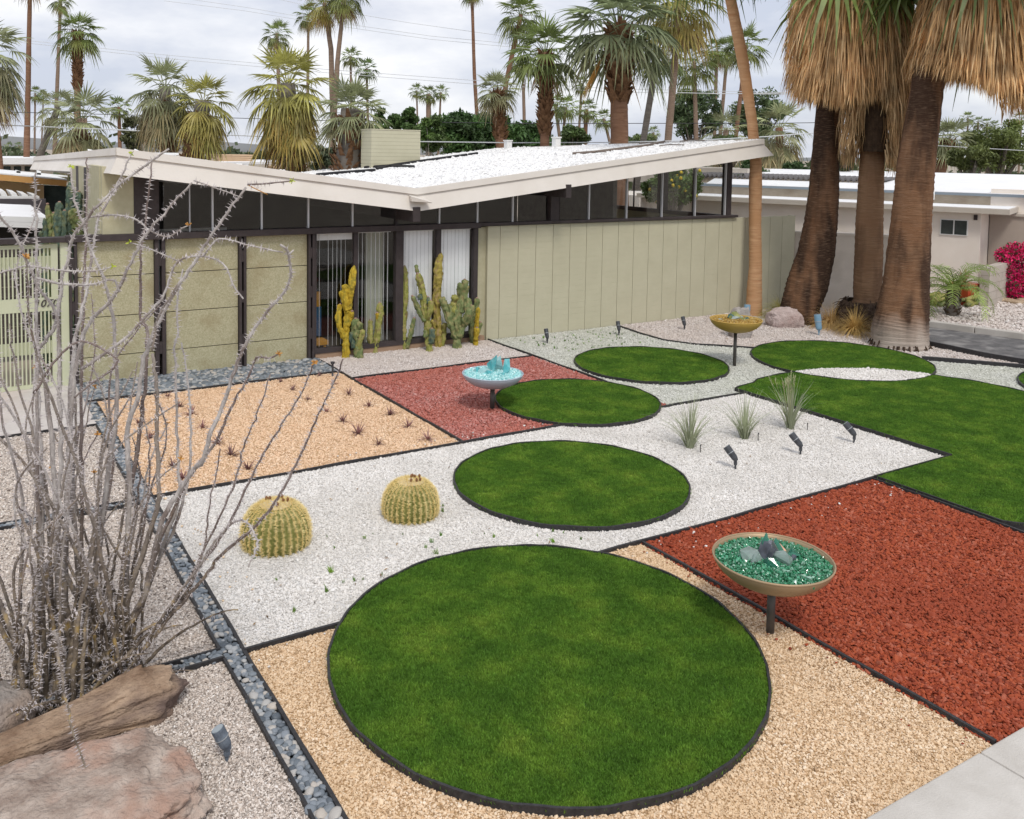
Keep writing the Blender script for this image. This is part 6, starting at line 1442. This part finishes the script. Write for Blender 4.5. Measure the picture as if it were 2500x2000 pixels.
chunk('tall leaning aqua glass block at the centre of the blue bowl', b2, zc2, .0, .02, .13, (.075,.07,.17), g_aq, 21, .3, .35, .8)
chunk('pale aqua slab behind the leaning block', b2, zc2, .055, .10, .11, (.075,.06,.15), g_aqp, 22, 1.0, .1, .8)
chunk('broad aqua glass peak on the right of the blue bowl', b2, zc2, .20, .06, .085, (.095,.075,.13), g_aq, 23, .5, -.1, .8)
chunk('pale aqua lump on the left of the blue bowl', b2, zc2, -.12, .0, .045, (.10,.07,.065), g_aqp, 24, .2)
chunk('deep aqua chunk at the front of the blue bowl', b2, zc2, -.03, -.10, .05, (.075,.06,.06), g_aq, 25, 1.4)
chunk('flat aqua chunk near the left rim of the blue bowl', b2, zc2, -.22, .05, .05, (.065,.05,.05), g_aq, 26, .6, .5)
chunk('round aqua nugget at the front right of the blue bowl', b2, zc2, .12, -.10, .035, (.05,.05,.05), g_aq, 27, .3)
Y1_ = stone_mat('amber_bit', [(.28,.16,.03),(.44,.28,.06),(.52,.36,.10),(.36,.20,.04),(.56,.46,.22)], .4)
M_ybase = mat('amber_bed', (.30,.17,.04), (.46,.29,.08), 30, .8)
b3, zc3 = bowl('golden yellow bowl of rough glass near the palms', 1792.8, 895, .80, .85, .225, mat('mustard_paint', (.48,.31,.07), (.52,.345,.09), 5, .5, .1, 160), None, .02, (Y1_, M_ybase), 'amber gravel filling the golden yellow bowl', .014, 1500, .028)
g_ol = slagglass('olive_slag', (.20,.24,.06), .2, .3, (.46,.46,.18)); g_ice = slagglass('icy_slag', (.42,.50,.48), .2, .35, (.62,.68,.64)); g_tl = slagglass('teal_slag', (.03,.12,.11), .2, .3, (.12,.26,.22))
for i, (dx, dy, dz, sz, mt_, lb) in enumerate(((.0, .05, .10, (.09,.07,.075), g_ol, 'olive glass lump on top of the heap in the golden bowl'), (-.06, .06, .06, (.085,.06,.06), g_tl, 'dark teal glass under the olive lump'), (-.02, -.06, .04, (.09,.07,.06), g_ice, 'icy glass lump at the front of the golden bowl'), (.09, -.04, .035, (.08,.06,.055), g_ol, 'yellowish glass lump right of the icy one'), (-.22, .0, .03, (.06,.05,.045), g_ice, 'icy glass piece near the left rim of the golden bowl'), (.20, .02, .03, (.07,.05,.045), g_tl, 'teal glass piece near the right rim of the golden bowl'), (-.11, -.03, .04, (.045,.04,.07), g_ol, 'upright yellow-green shard in the golden bowl'), (.10, .08, .07, (.08,.05,.05), g_ice, 'pale flat glass behind the olive lump'))):
    chunk(lb, b3, zc3, dx, dy, dz, sz, mt_, 40+i, i*.7)

# ---- rocks
def rock(name, label, loc, size, rz, c1, c2, c3, seed, sub=5, amp=.22, layers=0.0, cut_=None, bscale=40, shape=None, mscale=3):
    bm = bmesh.new(); bmesh.ops.create_icosphere(bm, subdivisions=sub, radius=1.0); off = Vector((seed*11.3, seed*5.7, seed*2.9))
    for v in bm.verts:
        p = v.co.copy(); q = p.normalized()
        # squarish blocks with broken planes
        q = Vector((math.copysign(abs(q.x)**.7, q.x), math.copysign(abs(q.y)**.7, q.y), math.copysign(abs(q.z)**.75, q.z)))
        k = 1+amp*mnoise.noise(p*1.1+off)+amp*.5*mnoise.noise(p*2.7+off)+amp*.26*mnoise.noise(p*6+off)+amp*.16*mnoise.noise(p*14+off)+amp*.09*mnoise.noise(p*30+off)-amp*.28*max(0, .12-abs(mnoise.noise(p*2.1+off*1.3)))*6
        if layers: k += layers*math.sin(p.z*16+3*mnoise.noise(p*2+off))*.35*abs(mnoise.noise(p*1.7+off))*2
        q = q*k
        if shape: q = shape(q)
        v.co = Vector((q.x*size[0], q.y*size[1], q.z*size[2]))
    me = bpy.data.meshes.new(name); bm.to_mesh(me); bm.free()
    me.materials.append(mat(name+'_stone'+str(seed), c1, c2, mscale, .92, .9, bscale, c3=c3, s3=mscale*.8, coord='obj', bdist=.03, stretch=(1, 1, 2.4) if layers else (1, 1, 1), c3w=.6))
    me.polygons.foreach_set('use_smooth', [True]*len(me.polygons))
    o = link_mesh(name, me, None, loc, (0, 0, rz)); tag(o, label, 'rock'); return o

def log_shape(q):
    if q.x > 0:                                                   # blunt, rounded right end
        g_ = min(1.5, math.sqrt(max(.02, 1-min(1, q.x)**6)/max(.02, 1-min(.99, q.x)**2))); q = Vector((q.x, q.y*g_, q.z*g_))
    t = (q.x+1)/2; f = .10+.90*min(1, max(0, t)*1.15)**1.0          # tapers to a wedge on the left
    return Vector((q.x, q.y*(.55+.45*f)+.10*math.sin(q.x*2), q.z*f+(.12*(q.x+.3))))
rock('long_rock', 'long brown layered rock lying in front of the thorny shrub', (.50, 5.61, .06), (.73, .17, .145), R(3), (.20,.125,.08), (.56,.41,.29), (.15,.105,.09), 3, 6, .11, .20, shape=log_shape, mscale=2.6)
rock('boulder', 'broad flat reddish boulder in the lower left corner', (.54, 4.84, .01), (.64, .47, .20), R(-6), (.25,.185,.15), (.54,.455,.39), (.40,.255,.195), 5, 6, .24, .0, mscale=4.5)
rock('boulder', 'grey rounded rock half hidden behind the long brown rock', (.16, 5.93, .06), (.24, .20, .17), .4, (.24,.21,.19), (.38,.34,.31), (.30,.22,.17), 6, 4, .2)
p = at_z(1940, 800); rock('boulder', 'pinkish boulder between the golden bowl and the blue uplight', (p.x-.10, p.y+.18, .14), (.36, .24, .25), R(-30), (.46,.36,.335), (.64,.545,.52), (.40,.29,.265), 7, 5, .2)
p = at_z(1818, 828); rock('boulder', 'upright grey rock behind the golden bowl', (p.x+.05, p.y+.15, .22), (.20, .15, .40), R(-20), (.34,.31,.29), (.50,.46,.43), (.30,.25,.22), 8, 4, .25)
rr = random.Random(21)
for i, (x, y, s_) in enumerate(((2415, 742, .16), (2435, 736, .2), (2458, 738, .17), (2478, 742, .19), (2496, 738, .18))):
    p = at_z(x, y, .05); rock('flat_stone', ('leftmost', 'second', 'middle', 'fourth', 'last')[i]+' flat tan stone in the row at the bougainvillea foot', (p.x, p.y, .09), (s_*1.3, s_*.8, .06), rr.uniform(0, 3), (.40,.29,.19), (.58,.46,.33), (.46,.36,.27), 30+i, 3, .2)

# ---- ocotillo: a fountain of thorny canes
def cane_mat(name, c1, c2, c3):
    # old bark low down: brown with ochre lichen; younger grey bark higher up
    mt = mat(name, c1, c2, 22, .85, .6, 90, c3=c3, s3=9, coord='obj', stretch=(1, 1, .35), c3w=.5); nt = mt.node_tree; N, Lk = nt.nodes, nt.links; bs = N['Principled BSDF']; col = bs.inputs['Base Color'].links[0].from_socket
    g_ = N.new('ShaderNodeNewGeometry'); nz = N.new('ShaderNodeTexNoise'); nz.inputs['Scale'].default_value = 14; nz.inputs['Detail'].default_value = 5; Lk.new(g_.outputs['Position'], nz.inputs['Vector'])
    rp = N.new('ShaderNodeValToRGB'); el = rp.color_ramp.elements; el.new(.5); el.new(.6)
    for q, (p_, c_) in zip(el, ((.34, (.065,.05,.04)), (.48, (.165,.132,.10)), (.58, (.26,.21,.155)), (.68, (.40,.28,.11)))): q.position = p_; q.color = C4(c_)
    Lk.new(nz.outputs['Fac'], rp.inputs['Fac']); sx = N.new('ShaderNodeSeparateXYZ'); Lk.new(g_.outputs['Position'], sx.inputs[0])
    mr = N.new('ShaderNodeMapRange'); mr.inputs['From Min'].default_value = .45; mr.inputs['From Max'].default_value = 1.35; Lk.new(sx.outputs['Z'], mr.inputs['Value'])
    mx_ = N.new('ShaderNodeMixRGB'); Lk.new(mr.outputs['Result'], mx_.inputs['Fac']); Lk.new(rp.outputs['Color'], mx_.inputs['Color1']); Lk.new(col, mx_.inputs['Color2']); Lk.new(mx_.outputs['Color'], bs.inputs['Base Color'])
    return mt
M_cane = cane_mat('old_cane', (.20,.17,.15), (.38,.33,.29), (.30,.24,.19))
M_canep = cane_mat('pale_cane', (.34,.305,.29), (.62,.585,.56), (.22,.17,.15))
M_caned = cane_mat('dark_cane', (.13,.095,.085), (.27,.215,.195), (.36,.31,.29))
M_thorn = mat('cane_thorn', (.46,.42,.42), (.60,.55,.55), 5, .7)
oc0 = Vector((.72, 6.04, 0)); oc = empty('ocotillo', oc0); tag(oc, 'large leafless ocotillo with thorny grey canes behind the long rock', 'shrub')
OD = depth_of(oc0); orr = random.Random(77)
def smooth(pts, k=7):
    out = []; n = len(pts)
    for i in range(n-1):
        p0, p1, p2, p3 = pts[max(0, i-1)], pts[i], pts[i+1], pts[min(n-1, i+2)]
        for j in range(k):
            t = j/k; out.append(.5*((2*p1)+(p2-p0)*t+(2*p0-5*p1+4*p2-p3)*t*t+(3*p1-p0-3*p2+p3)*t**3))
    out.append(pts[-1]); return out
def cane(pts, r0, r1, mt, thorns=1.0, tip=None, name='cane', jit=.012):
    P_ = smooth([Vector(p) for p in pts]); L_ = 0; Q = [P_[0]]
    for a in P_[1:]:
        if (a-Q[-1]).length > .035: Q.append(a)
    n = len(Q)
    for i in range(1, n-1): Q[i] = Q[i]+Vector((orr.gauss(0, jit*.3), orr.gauss(0, jit*.3), 0))
    rad = [r0+(r1-r0)*(i/(n-1))**.8 for i in range(n)]
    b = MB(); b.tube(Q, rad, 7, True, lambda i, j, a: 1+orr.uniform(-.13, .13)); e_ = b.build(name, mt, oc, smooth=True)
    t = MB()
    for i in range(1, n-1):
        d = (Q[i+1]-Q[i-1]).normalized(); seg = (Q[i]-Q[i-1]).length; m_ = max(1, int(seg*(105 if rad[i] > .011 else 150)*thorns+.5))
        for k in range(m_):
            c_ = Q[i-1].lerp(Q[i], orr.random()); o = d.orthogonal().normalized(); o.rotate(Matrix.Rotation(orr.uniform(0, 6.28), 3, d)); ln = orr.uniform(.018, .034); v = (o+d*orr.uniform(-.2, .35)).normalized(); r_ = rad[i]; s_ = v.cross(d).normalized()*.0024; u = d*.0024
            k0 = c_+o*r_*.8; t.add([k0-s_, k0+s_, k0+u*2, c_+o*r_*.8+v*ln], [(0,1,3), (1,2,3), (2,0,3)])
    t.build('thorns', M_thorn, e_)
    if tip:
        b = MB()
        for k in range(9):
            v = Vector((orr.gauss(0, 1), orr.gauss(0, 1), orr.gauss(0, 1)+.8)).normalized(); w = v.orthogonal().normalized()*.006; b.add([Q[-1]-w, Q[-1]+w, Q[-1]+v*.022+w*.6, Q[-1]+v*.022-w*.6], [(0,1,2,3)])
        b.build('leaf_tip', tip, e_)
    return e_
M_tipg = mat('bud_leaf', (.40,.46,.04), None, rough=.6); M_tipo = mat('dry_flower', (.42,.20,.05), (.55,.30,.09), 30, .9)
def trace(pp, r0, r1, mt, lean, base=None, tip=None, thorns=1.0, d0=None):
    # pp: image points from root to tip; lean = how much nearer (-) or farther (+) the tip is than the root
    n = len(pp); pts = []
    if base is not None: pts.append(Vector(base))
    for i, (x, y) in enumerate(pp):
        dd = (OD if d0 is None else d0)+lean*((i+1)/n)**1.3; pts.append(at_d(x, y, dd)-oc0)
    if base is not None: pts[0].z = -.03
    return cane(pts, r0, r1, mt, thorns, tip)
def bp(): a = orr.uniform(0, 6.28); q = .36*math.sqrt(orr.random()); return (q*1.25*math.cos(a)-.04, q*.7*math.sin(a)+.03, 0)
K = .0205
trace([(150,1500),(135,1250),(120,1000),(93,864),(111,834),(137,782),(152,678),(165,640),(178,579),(215,531),(282,460),(334,419),(412,364)], K, .0058, M_canep, -.5, bp())
trace([(190,1480),(175,1200),(170,980),(185,830),(208,723),(223,638),(241,538),(282,460),(325,367)], K, .005, M_canep, .4, bp(), M_tipg)
trace([(230,1450),(260,1200),(285,1000),(283,871),(276,782),(267,730),(252,678),(230,631),(200,545),(182,479),(172.5,408)], K, .0055, M_canep, -.3, bp(), M_tipg)
trace([(215,1450),(200,1150),(200,834),(208,640),(213,520),(213,386)], K*.8, .005, M_caned, .7, bp())
trace([(290,1480),(320,1200),(350,980),(360,819),(341,775),(343,722),(345,611),(356,538),(371,393)], K, .005, M_caned, .2, bp())
trace([(165,1500),(163,1250),(170,1080),(178,979),(182,908),(200,834),(223,782),(267,737),(300,685),(319,640),(352,579),(419,501),(473,441)], K*1.15, .006, M_canep, -.4, bp())
trace([(300,1500),(315,1250),(312,1049),(334,982),(349,890),(367,834),(390,782),(425,715),(486,623),(519,571),(556,519),(605,451)], K*1.1, .007, M_canep, -.2, bp())
trace([(604,451),(655,448),(720,441)], .0065, .0045, M_caned, 0, None, M_tipg, d0=OD-.2); trace([(605,451),(625,462),(662,479)], .004, .003, M_tipo, 0, None, d0=OD-.2, thorns=.4); trace([(473,441),(530,460),(598,486)], .005, .003, M_canep, 0, None, d0=OD-.4)
trace([(340,1480),(360,1420),(382,1334),(401,1260),(471,1148),(493,1131),(508,1079),(553,967),(583,878),(631,789),(703,697),(705,622),(683,596)], K*1.1, .0065, M_canep, -.9, bp()); trace([(705,622),(716,612),(718,602)], .006, .004, M_canep, 0, None, d0=OD-.9)
trace([(335,1500),(370,1380),(420,1250),(471,1150),(527,1079),(564,997),(608,916),(627,873),(660,875),(686,860)], K*.9, .0055, M_caned, -.3, bp(), M_tipo)
trace([(330,1560),(420,1500),(479,1397),(493,1356),(568,1193),(594,1093),(627,1012),(664,904)], K*.6, .004, M_caned, -.4, bp()); trace([(350,1560),(440,1470),(490,1378),(519,1341),(564,1271),(627,1138),(686,1038),(731,967),(757,912),(770,880)], K*.7, .0042, M_caned, -.6, bp(), M_tipo)
trace([(330,1620),(390,1538),(490,1419),(538,1356),(590,1312),(627,1282),(686,1204),(735,1108),(783,1000),(818,930),(837,877)], K*.8, .0042, M_caned, -.8, bp()); trace([(340,1600),(400,1500),(479,1393),(527,1319),(571,1275),(601,1275),(627,1315),(623,1345),(605,1388)], K*.6, .0045, M_canep, -.9, bp())
trace([(350,1580),(440,1450),(493,1352),(510,1250),(538,1096)], K*.5, .004, M_caned, -.3, bp()); trace([(330,1500),(400,1330),(435,1220),(434,1140),(432,1019),(427,871),(434,815),(434,730),(448,650)], K*.8, .0052, M_canep, .2, bp())
trace([(340,1480),(420,1300),(458,1180),(466,1057),(460,945),(441,826)], K*.7, .005, M_canep, .3, bp()); trace([(310,1480),(350,1350),(385,1230),(386,1140),(382,1057),(382,945),(371,856)], K*1.1, .010, M_cane, -.2, bp())
trace([(371,856),(385,780),(425,710),(434,690)], .010, .006, M_cane, 0, None, d0=OD-.2)
trace([(120,1500),(95,1250),(90,1000),(91,760),(89,589),(85,500),(88,420)], K*.9, .0055, M_canep, -.3, bp()); trace([(160,1400),(150,1100),(145,900),(137,767),(96,708),(67,641),(41,582),(7,537),(-20,500)], K*.9, .006, M_canep, -.7, bp())
trace([(91,680),(148,693),(223,695),(275,682),(292,714)], .009, .006, M_canep, 0, None, d0=OD-.4); trace([(67,648),(148,660),(230,662),(275,650)], .006, .004, M_canep, 0, None, M_tipg, d0=OD-.5); trace([(67,648),(30,658),(-20,672)], .006, .005, M_canep, 0, None, d0=OD-.5)
trace([(82,960),(111,916),(148,867),(193,834),(237,845),(289,886),(237,927),(182,971)], .008, .006, M_caned, 0, None, d0=OD-.5); trace([(440,640),(395,620),(345,600),(308,591)], .005, .0035, M_canep, 0, None, M_tipg, d0=OD-.1)
trace([(200,900),(300,830),(370,757),(400,720),(432,640),(497,626),(549,648),(575,708),(599,734)], .011, .0045, M_canep, -.3, None, None, d0=OD-.2); trace([(215,531),(280,525),(337,537),(360,560),(410,579),(440,560),(472,545)], .007, .004, M_canep, 0, None, M_tipo, d0=OD-.3)
trace([(497,626),(535,583),(610,600),(700,618)], .0055, .0045, M_canep, 0, None, d0=OD-.5)
trace([(130,1540),(141,1568),(145,1620),(160,1694),(174,1761),(197,1842),(222,1912)], .010, .004, M_canep, -.25, None, None, 1.3, d0=OD-.75); trace([(60,1760),(90,1690),(110,1600),(165,1510),(215,1480)], .006, .004, M_canep, 0, None, None, .8, d0=OD-.6)
# the crowd of straighter canes that fills the fountain
for i in range(46):
    a = orr.uniform(0, 6.28); sp_ = orr.uniform(.1, .95) if i % 4 else orr.uniform(.9, 1.35); h = orr.uniform(1.5, 3.15)*(1-.25*max(0, sp_-.6)); b0_ = Vector(bp()); o = Vector((math.cos(a), math.sin(a), 0))
    if o.x*RT[0]+o.y*RT[1] > .35: sp_ *= .55; h *= .75
    out = h*.42*sp_; q = [b0_, b0_+o*out*.12+Vector((0, 0, h*.25)), b0_+o*out*.4+Vector((orr.gauss(0, .05), orr.gauss(0, .05), h*.55)), b0_+o*out*.75+Vector((orr.gauss(0, .07), orr.gauss(0, .07), h*.82)), b0_+o*out*1.05+Vector((orr.gauss(0, .12), orr.gauss(0, .12), h))]
    q[0].z = -.03; cane(q, orr.uniform(.011, .022), orr.uniform(.003, .0045), orr.choice((M_cane, M_cane, M_canep, M_caned)), .9, M_tipo if orr.random() < .2 else None)
for i in range(26):                                   # short spreading shoots low down
    a = orr.uniform(0, 6.28); o = Vector((math.cos(a), math.sin(a), 0)); b0_ = Vector(bp()); ln = orr.uniform(.5, 1.15); up_ = orr.uniform(.25, .8)
    if o.x*RT[0]+o.y*RT[1] > .5: ln *= .6
    if o.x*FW[0]+o.y*FW[1] < -.1: ln *= .45
    cane([b0_+Vector((0, 0, -.02)), b0_+o*ln*.35+Vector((0, 0, ln*up_*.5)), b0_+o*ln*.8+Vector((0, 0, ln*up_*.9)), b0_+o*ln+Vector((0, 0, ln*up_*.95))], orr.uniform(.010, .018), .004, orr.choice((M_canep, M_caned, M_cane)), .9)

# ---- spot lamps on stakes
M_lamp = mat('lamp_charcoal', (.05,.052,.058), (.10,.105,.115), 8, .45, .1, 60, metal=.3, coord='obj'); M_lampb = mat('lamp_blue', (.16,.30,.42), (.24,.38,.50), 8, .5, coord='obj'); M_lens = mat('lamp_lens', (.30,.34,.36), None, rough=.1, spec=.6)
def spot(label, bx, by, aim, h=.115, L_=.17, r_=.038, mt=M_lamp, z=0.0, up_=.75, group='ground spot lamps'):
    b0 = at_z(bx, by, z); e_ = empty('spot_lamp', b0); tag(e_, label, 'lamp', group)
    d = Vector((aim[0], aim[1], up_)).normalized(); c_ = Vector((0, 0, h))
    b = MB(); b.tube([(0, 0, -.06), (0, 0, h*.55)], .011, 8); b.tube([(0, 0, h*.45), tuple(c_)], [.020, .017], 8); b.build('stake', mt, e_)
    b = MB(); b.tube([tuple(c_-d*.02), tuple(c_+d*.015), tuple(c_+d*L_*.5), tuple(c_+d*L_*.55), tuple(c_+d*L_*.98)], [r_*.55, r_*.92, r_, r_*1.06, r_*1.06], 14, True); b.build('lamp_body', mt, e_)
    b = MB(); b.tube([tuple(c_+d*L_*.50), tuple(c_+d*L_*.54)], r_*1.12, 14); b.build('lamp_ring', mat('lamp_ring', (.40,.42,.44), None, rough=.4, metal=.4), e_)
    b = MB(); b.tube([tuple(c_+d*L_*.981), tuple(c_+d*L_*1.0)], r_*.95, 14); b.build('lens', M_lens, e_)
    return e_
rt2, fw2 = Vector((RT[0], RT[1])).normalized(), Vector((FW[0], FW[1])).normalized(); am = lambda r_, f_: tuple(rt2*r_+fw2*f_)
spot('weathered spot lamp in the fine gravel near the boulders', 554, 1858, am(-.42, -.05), .085, .125, .036, mat('lamp_worn', (.07,.085,.11), (.17,.20,.24), 14, .6, .1, 60, coord='obj'), up_=.9)
spot('spot lamp in front of the nearest spiky clump', 1795, 1146, am(-.55, .35)); spot('spot lamp in front of the middle spiky clump', 1954, 1111, am(-.6, .35)); spot('spot lamp beside the broad lawn edge', 2085, 1083, am(-.6, .35))
spot('dark spot lamp by the left end of the block wall', 1336, 840, am(-.15, .35), up_=.9); spot('dark spot lamp in the middle of the block wall', 1511, 820, am(-.12, .35), up_=.9); spot('dark spot lamp near the curved edging by the wall', 1671, 807, am(-.18, .35), up_=.9)
spot('blue uplight with a dark base at the palm feet', 1999, 820, am(-.12, .1), .13, .30, .062, M_lampb, up_=1.0); spot('blue uplight half hidden behind the golden bowl', 1822, 800, am(.05, .1), .22, .26, .06, M_lampb, up_=1.0)
b = MB(); b.tube([(0, 0, -.05), (0, 0, .20)], .016, 10); b.tube([(0, 0, .201), (0, 0, .235)], [.030, .036], 12); p = at_z(812, 920); tag(b.build('path_stake', M_lamp, loc=p), 'black stake lamp at the corner of the cactus bed', 'lamp')
for x, y, lb in ((1710, 1106, 'nearest'), (1851, 1077, 'middle'), (1971, 1052, 'by the clump with seed heads')):
    b = MB(); b.tube([(0, 0, -.04), (0, .004, .085)], .005, 6); b.tube([(0, .004, .086), (.012, .004, .10)], .007, 6); tag(b.build('drip_stake', mat('drip_black', (.02,.018,.018), None, rough=.5), loc=at_z(x, y)), 'thin black drip stake in the white gravel, '+lb, 'stake', 'drip stakes')

# ---- across the drive: young date palm, pot, bougainvillea, cut cactus heap
b0 = at_z(2325, 772, .05); dp = empty('date_palm', b0); tag(dp, 'young feathery date palm in the stony yard', 'palm tree'); rr = random.Random(9); d_ = depth_of(b0); kk = d_/CF
b = MB(); b.tube([(0, 0, -.05), (0, 0, .25), (0, 0, .55)], [16*kk, 17*kk, 11*kk], 12, True, lambda i, j, a: 1+rr.uniform(-.1, .1)); b.build('trunk', M_tgrey, dp)
boots(dp, (0, 0, 0), (0, 0, .55), 15*kk, 10*kk, 70, 5, .11, mat('dark_leaf_base', (.07,.05,.035), (.15,.11,.08), 9, .9))
pin = []
for s in range(3):
    r2 = random.Random(s+60); b = MB(); pts = [Vector((0, 0, 0))]; e = R(68-16*s)
    for i in range(12): pts.append(pts[-1]+Vector((math.cos(e), 0, math.sin(e)))*.085); e -= R(8+1.5*s)
    b.tube(pts, [.012-.0008*i for i in range(13)], 4, False)
    for i in range(2, 13):
        for sd_ in (-1, 1):
            for q in (0, .5):
                c_ = pts[i-1].lerp(pts[i], q); d = (pts[i]-pts[i-1]).normalized(); v = (Vector((0, sd_, 0))*.85+d*.75+Vector((0, 0, r2.uniform(-.15, .35)))).normalized(); ln = .26*(1-abs(i-6.5)/12)*r2.uniform(.85, 1.1); w = d*.009; m_ = c_+v*ln*.55; e2_ = c_+v*ln+Vector((0, 0, -.05)); b.add([c_-w, c_+w, m_+w, m_-w, e2_], [(0,1,2,3), (3,2,4)])
    pin.append(b.mesh('frond', M_frond))
for i in range(20):
    s = min(2, i//7); o = link_mesh('frond', pin[s], dp, (0, 0, .52), (rr.uniform(-.15, .15), rr.uniform(-.1, .15), i*2.4), (1.12, 1.12, 1.3)); f = rr.uniform(.8, 1.3); o.color = (.25*f, .34*f, .075*f, 1)
p = at_z(2352, 744, .05); pot = empty('flower_pot', p); tag(pot, 'bright red square pot behind the young date palm', 'pot')
b = MB(); b.hexa([(-.20,-.20,0),(.20,-.20,0),(.20,.20,0),(-.20,.20,0),(-.25,-.25,.48),(.25,-.25,.48),(.25,.25,.48),(-.25,.25,.48)]); b.build('body', mat('red_glaze', (.40,.045,.02), (.48,.08,.03), 4, .3, spec=.5), pot)
MB().box(-.27, .27, -.27, .27, .481, .53).build('rim', MATS['red_glaze'], pot)
b = MB()
for i in range(40): a = rr.uniform(0, 6.28); t = rr.uniform(0, .7); ln = rr.uniform(.15, .35); b.tube([(0, 0, .53), (ln*math.sin(t)*math.cos(a), ln*math.sin(t)*math.sin(a), .53+ln*math.cos(t))], [.01, .003], 4, False)
o = b.build('plant', M_blade, pot); o.color = (.35, .12, .04, 1)
for i, (x, y, lb) in enumerate(((2278, 742, 'left'), (2300, 748, 'middle'), (2378, 748, 'right'))):
    p = at_z(x, y, .05); e_ = empty('cut_cactus_heap', p); tag(e_, lb+' heap of cut green cactus limbs by the cream wall', 'cactus', 'heaps of cut cactus limbs')
    for k in range(7): column(e_, [(rr.uniform(-.5, -.3), rr.uniform(-.15, .15), .05+.05*(k//2)), (0, rr.uniform(-.12, .12), .07+.06*(k//2)), (rr.uniform(.3, .5), rr.uniform(-.15, .15), .05+.05*(k//2))], .05, (M_co, M_cg)[k % 2], 40+i*9+k, 'limb', n=10)
# bougainvillea
p = at_z(2475, 735, .05); bg_ = empty('bougainvillea', (p.x+.2, p.y+.1, 0)); tag(bg_, 'magenta bougainvillea spilling over the low block wall', 'shrub'); d_ = depth_of(p)
rr = random.Random(33); cl = []
for x, y, r_ in ((2450,625,22),(2475,615,26),(2500,620,30),(2455,660,22),(2480,665,28),(2505,670,30),(2440,685,16),(2470,700,22),(2500,705,26),(2450,722,16),(2480,728,20),(2505,725,24),(2530,640,34),(2540,700,34),(2462,640,20),(2490,690,24)):
    cl.append((at_d(x, y, d_+rr.uniform(-.2, .3))-Vector(bg_.location), r_*d_/CF))
for nm, cnt, mt_, col, sz in (('leaves', 2200, M_leaf, (.035,.07,.02), .035), ('bracts', 6500, M_leaf, (.74,.02,.16), .028), ('bracts', 2600, M_leaf, (.52,.01,.10), .028)):
    b = MB()
    for i in range(cnt):
        c_, r_ = rr.choice(cl); a = Vector((rr.gauss(0, 1), rr.gauss(0, 1), rr.gauss(0, 1))).normalized()*r_*(rr.random()**.4 if nm == 'bracts' else rr.random()**.6*.95); q = c_+a; n = Vector((rr.gauss(0, 1), rr.gauss(0, 1), rr.gauss(0, 1))).normalized(); t = n.orthogonal().normalized(); u = n.cross(t); s_ = sz*rr.uniform(.6, 1.3); b.add([q-t*s_, q-u*s_*.7, q+t*s_, q+u*s_*.7], [(0,1,2,3)])
    o = b.build(nm, mt_, bg_); o.color = (*col, 1)
b = MB()
for c_, r_ in cl[::2]: b.tube([(0, 0, -.05), tuple(c_*.5+Vector((0, 0, .1))), tuple(c_)], [.02, .014, .005], 5, False)
b.build('stems', M_tgrey, bg_)
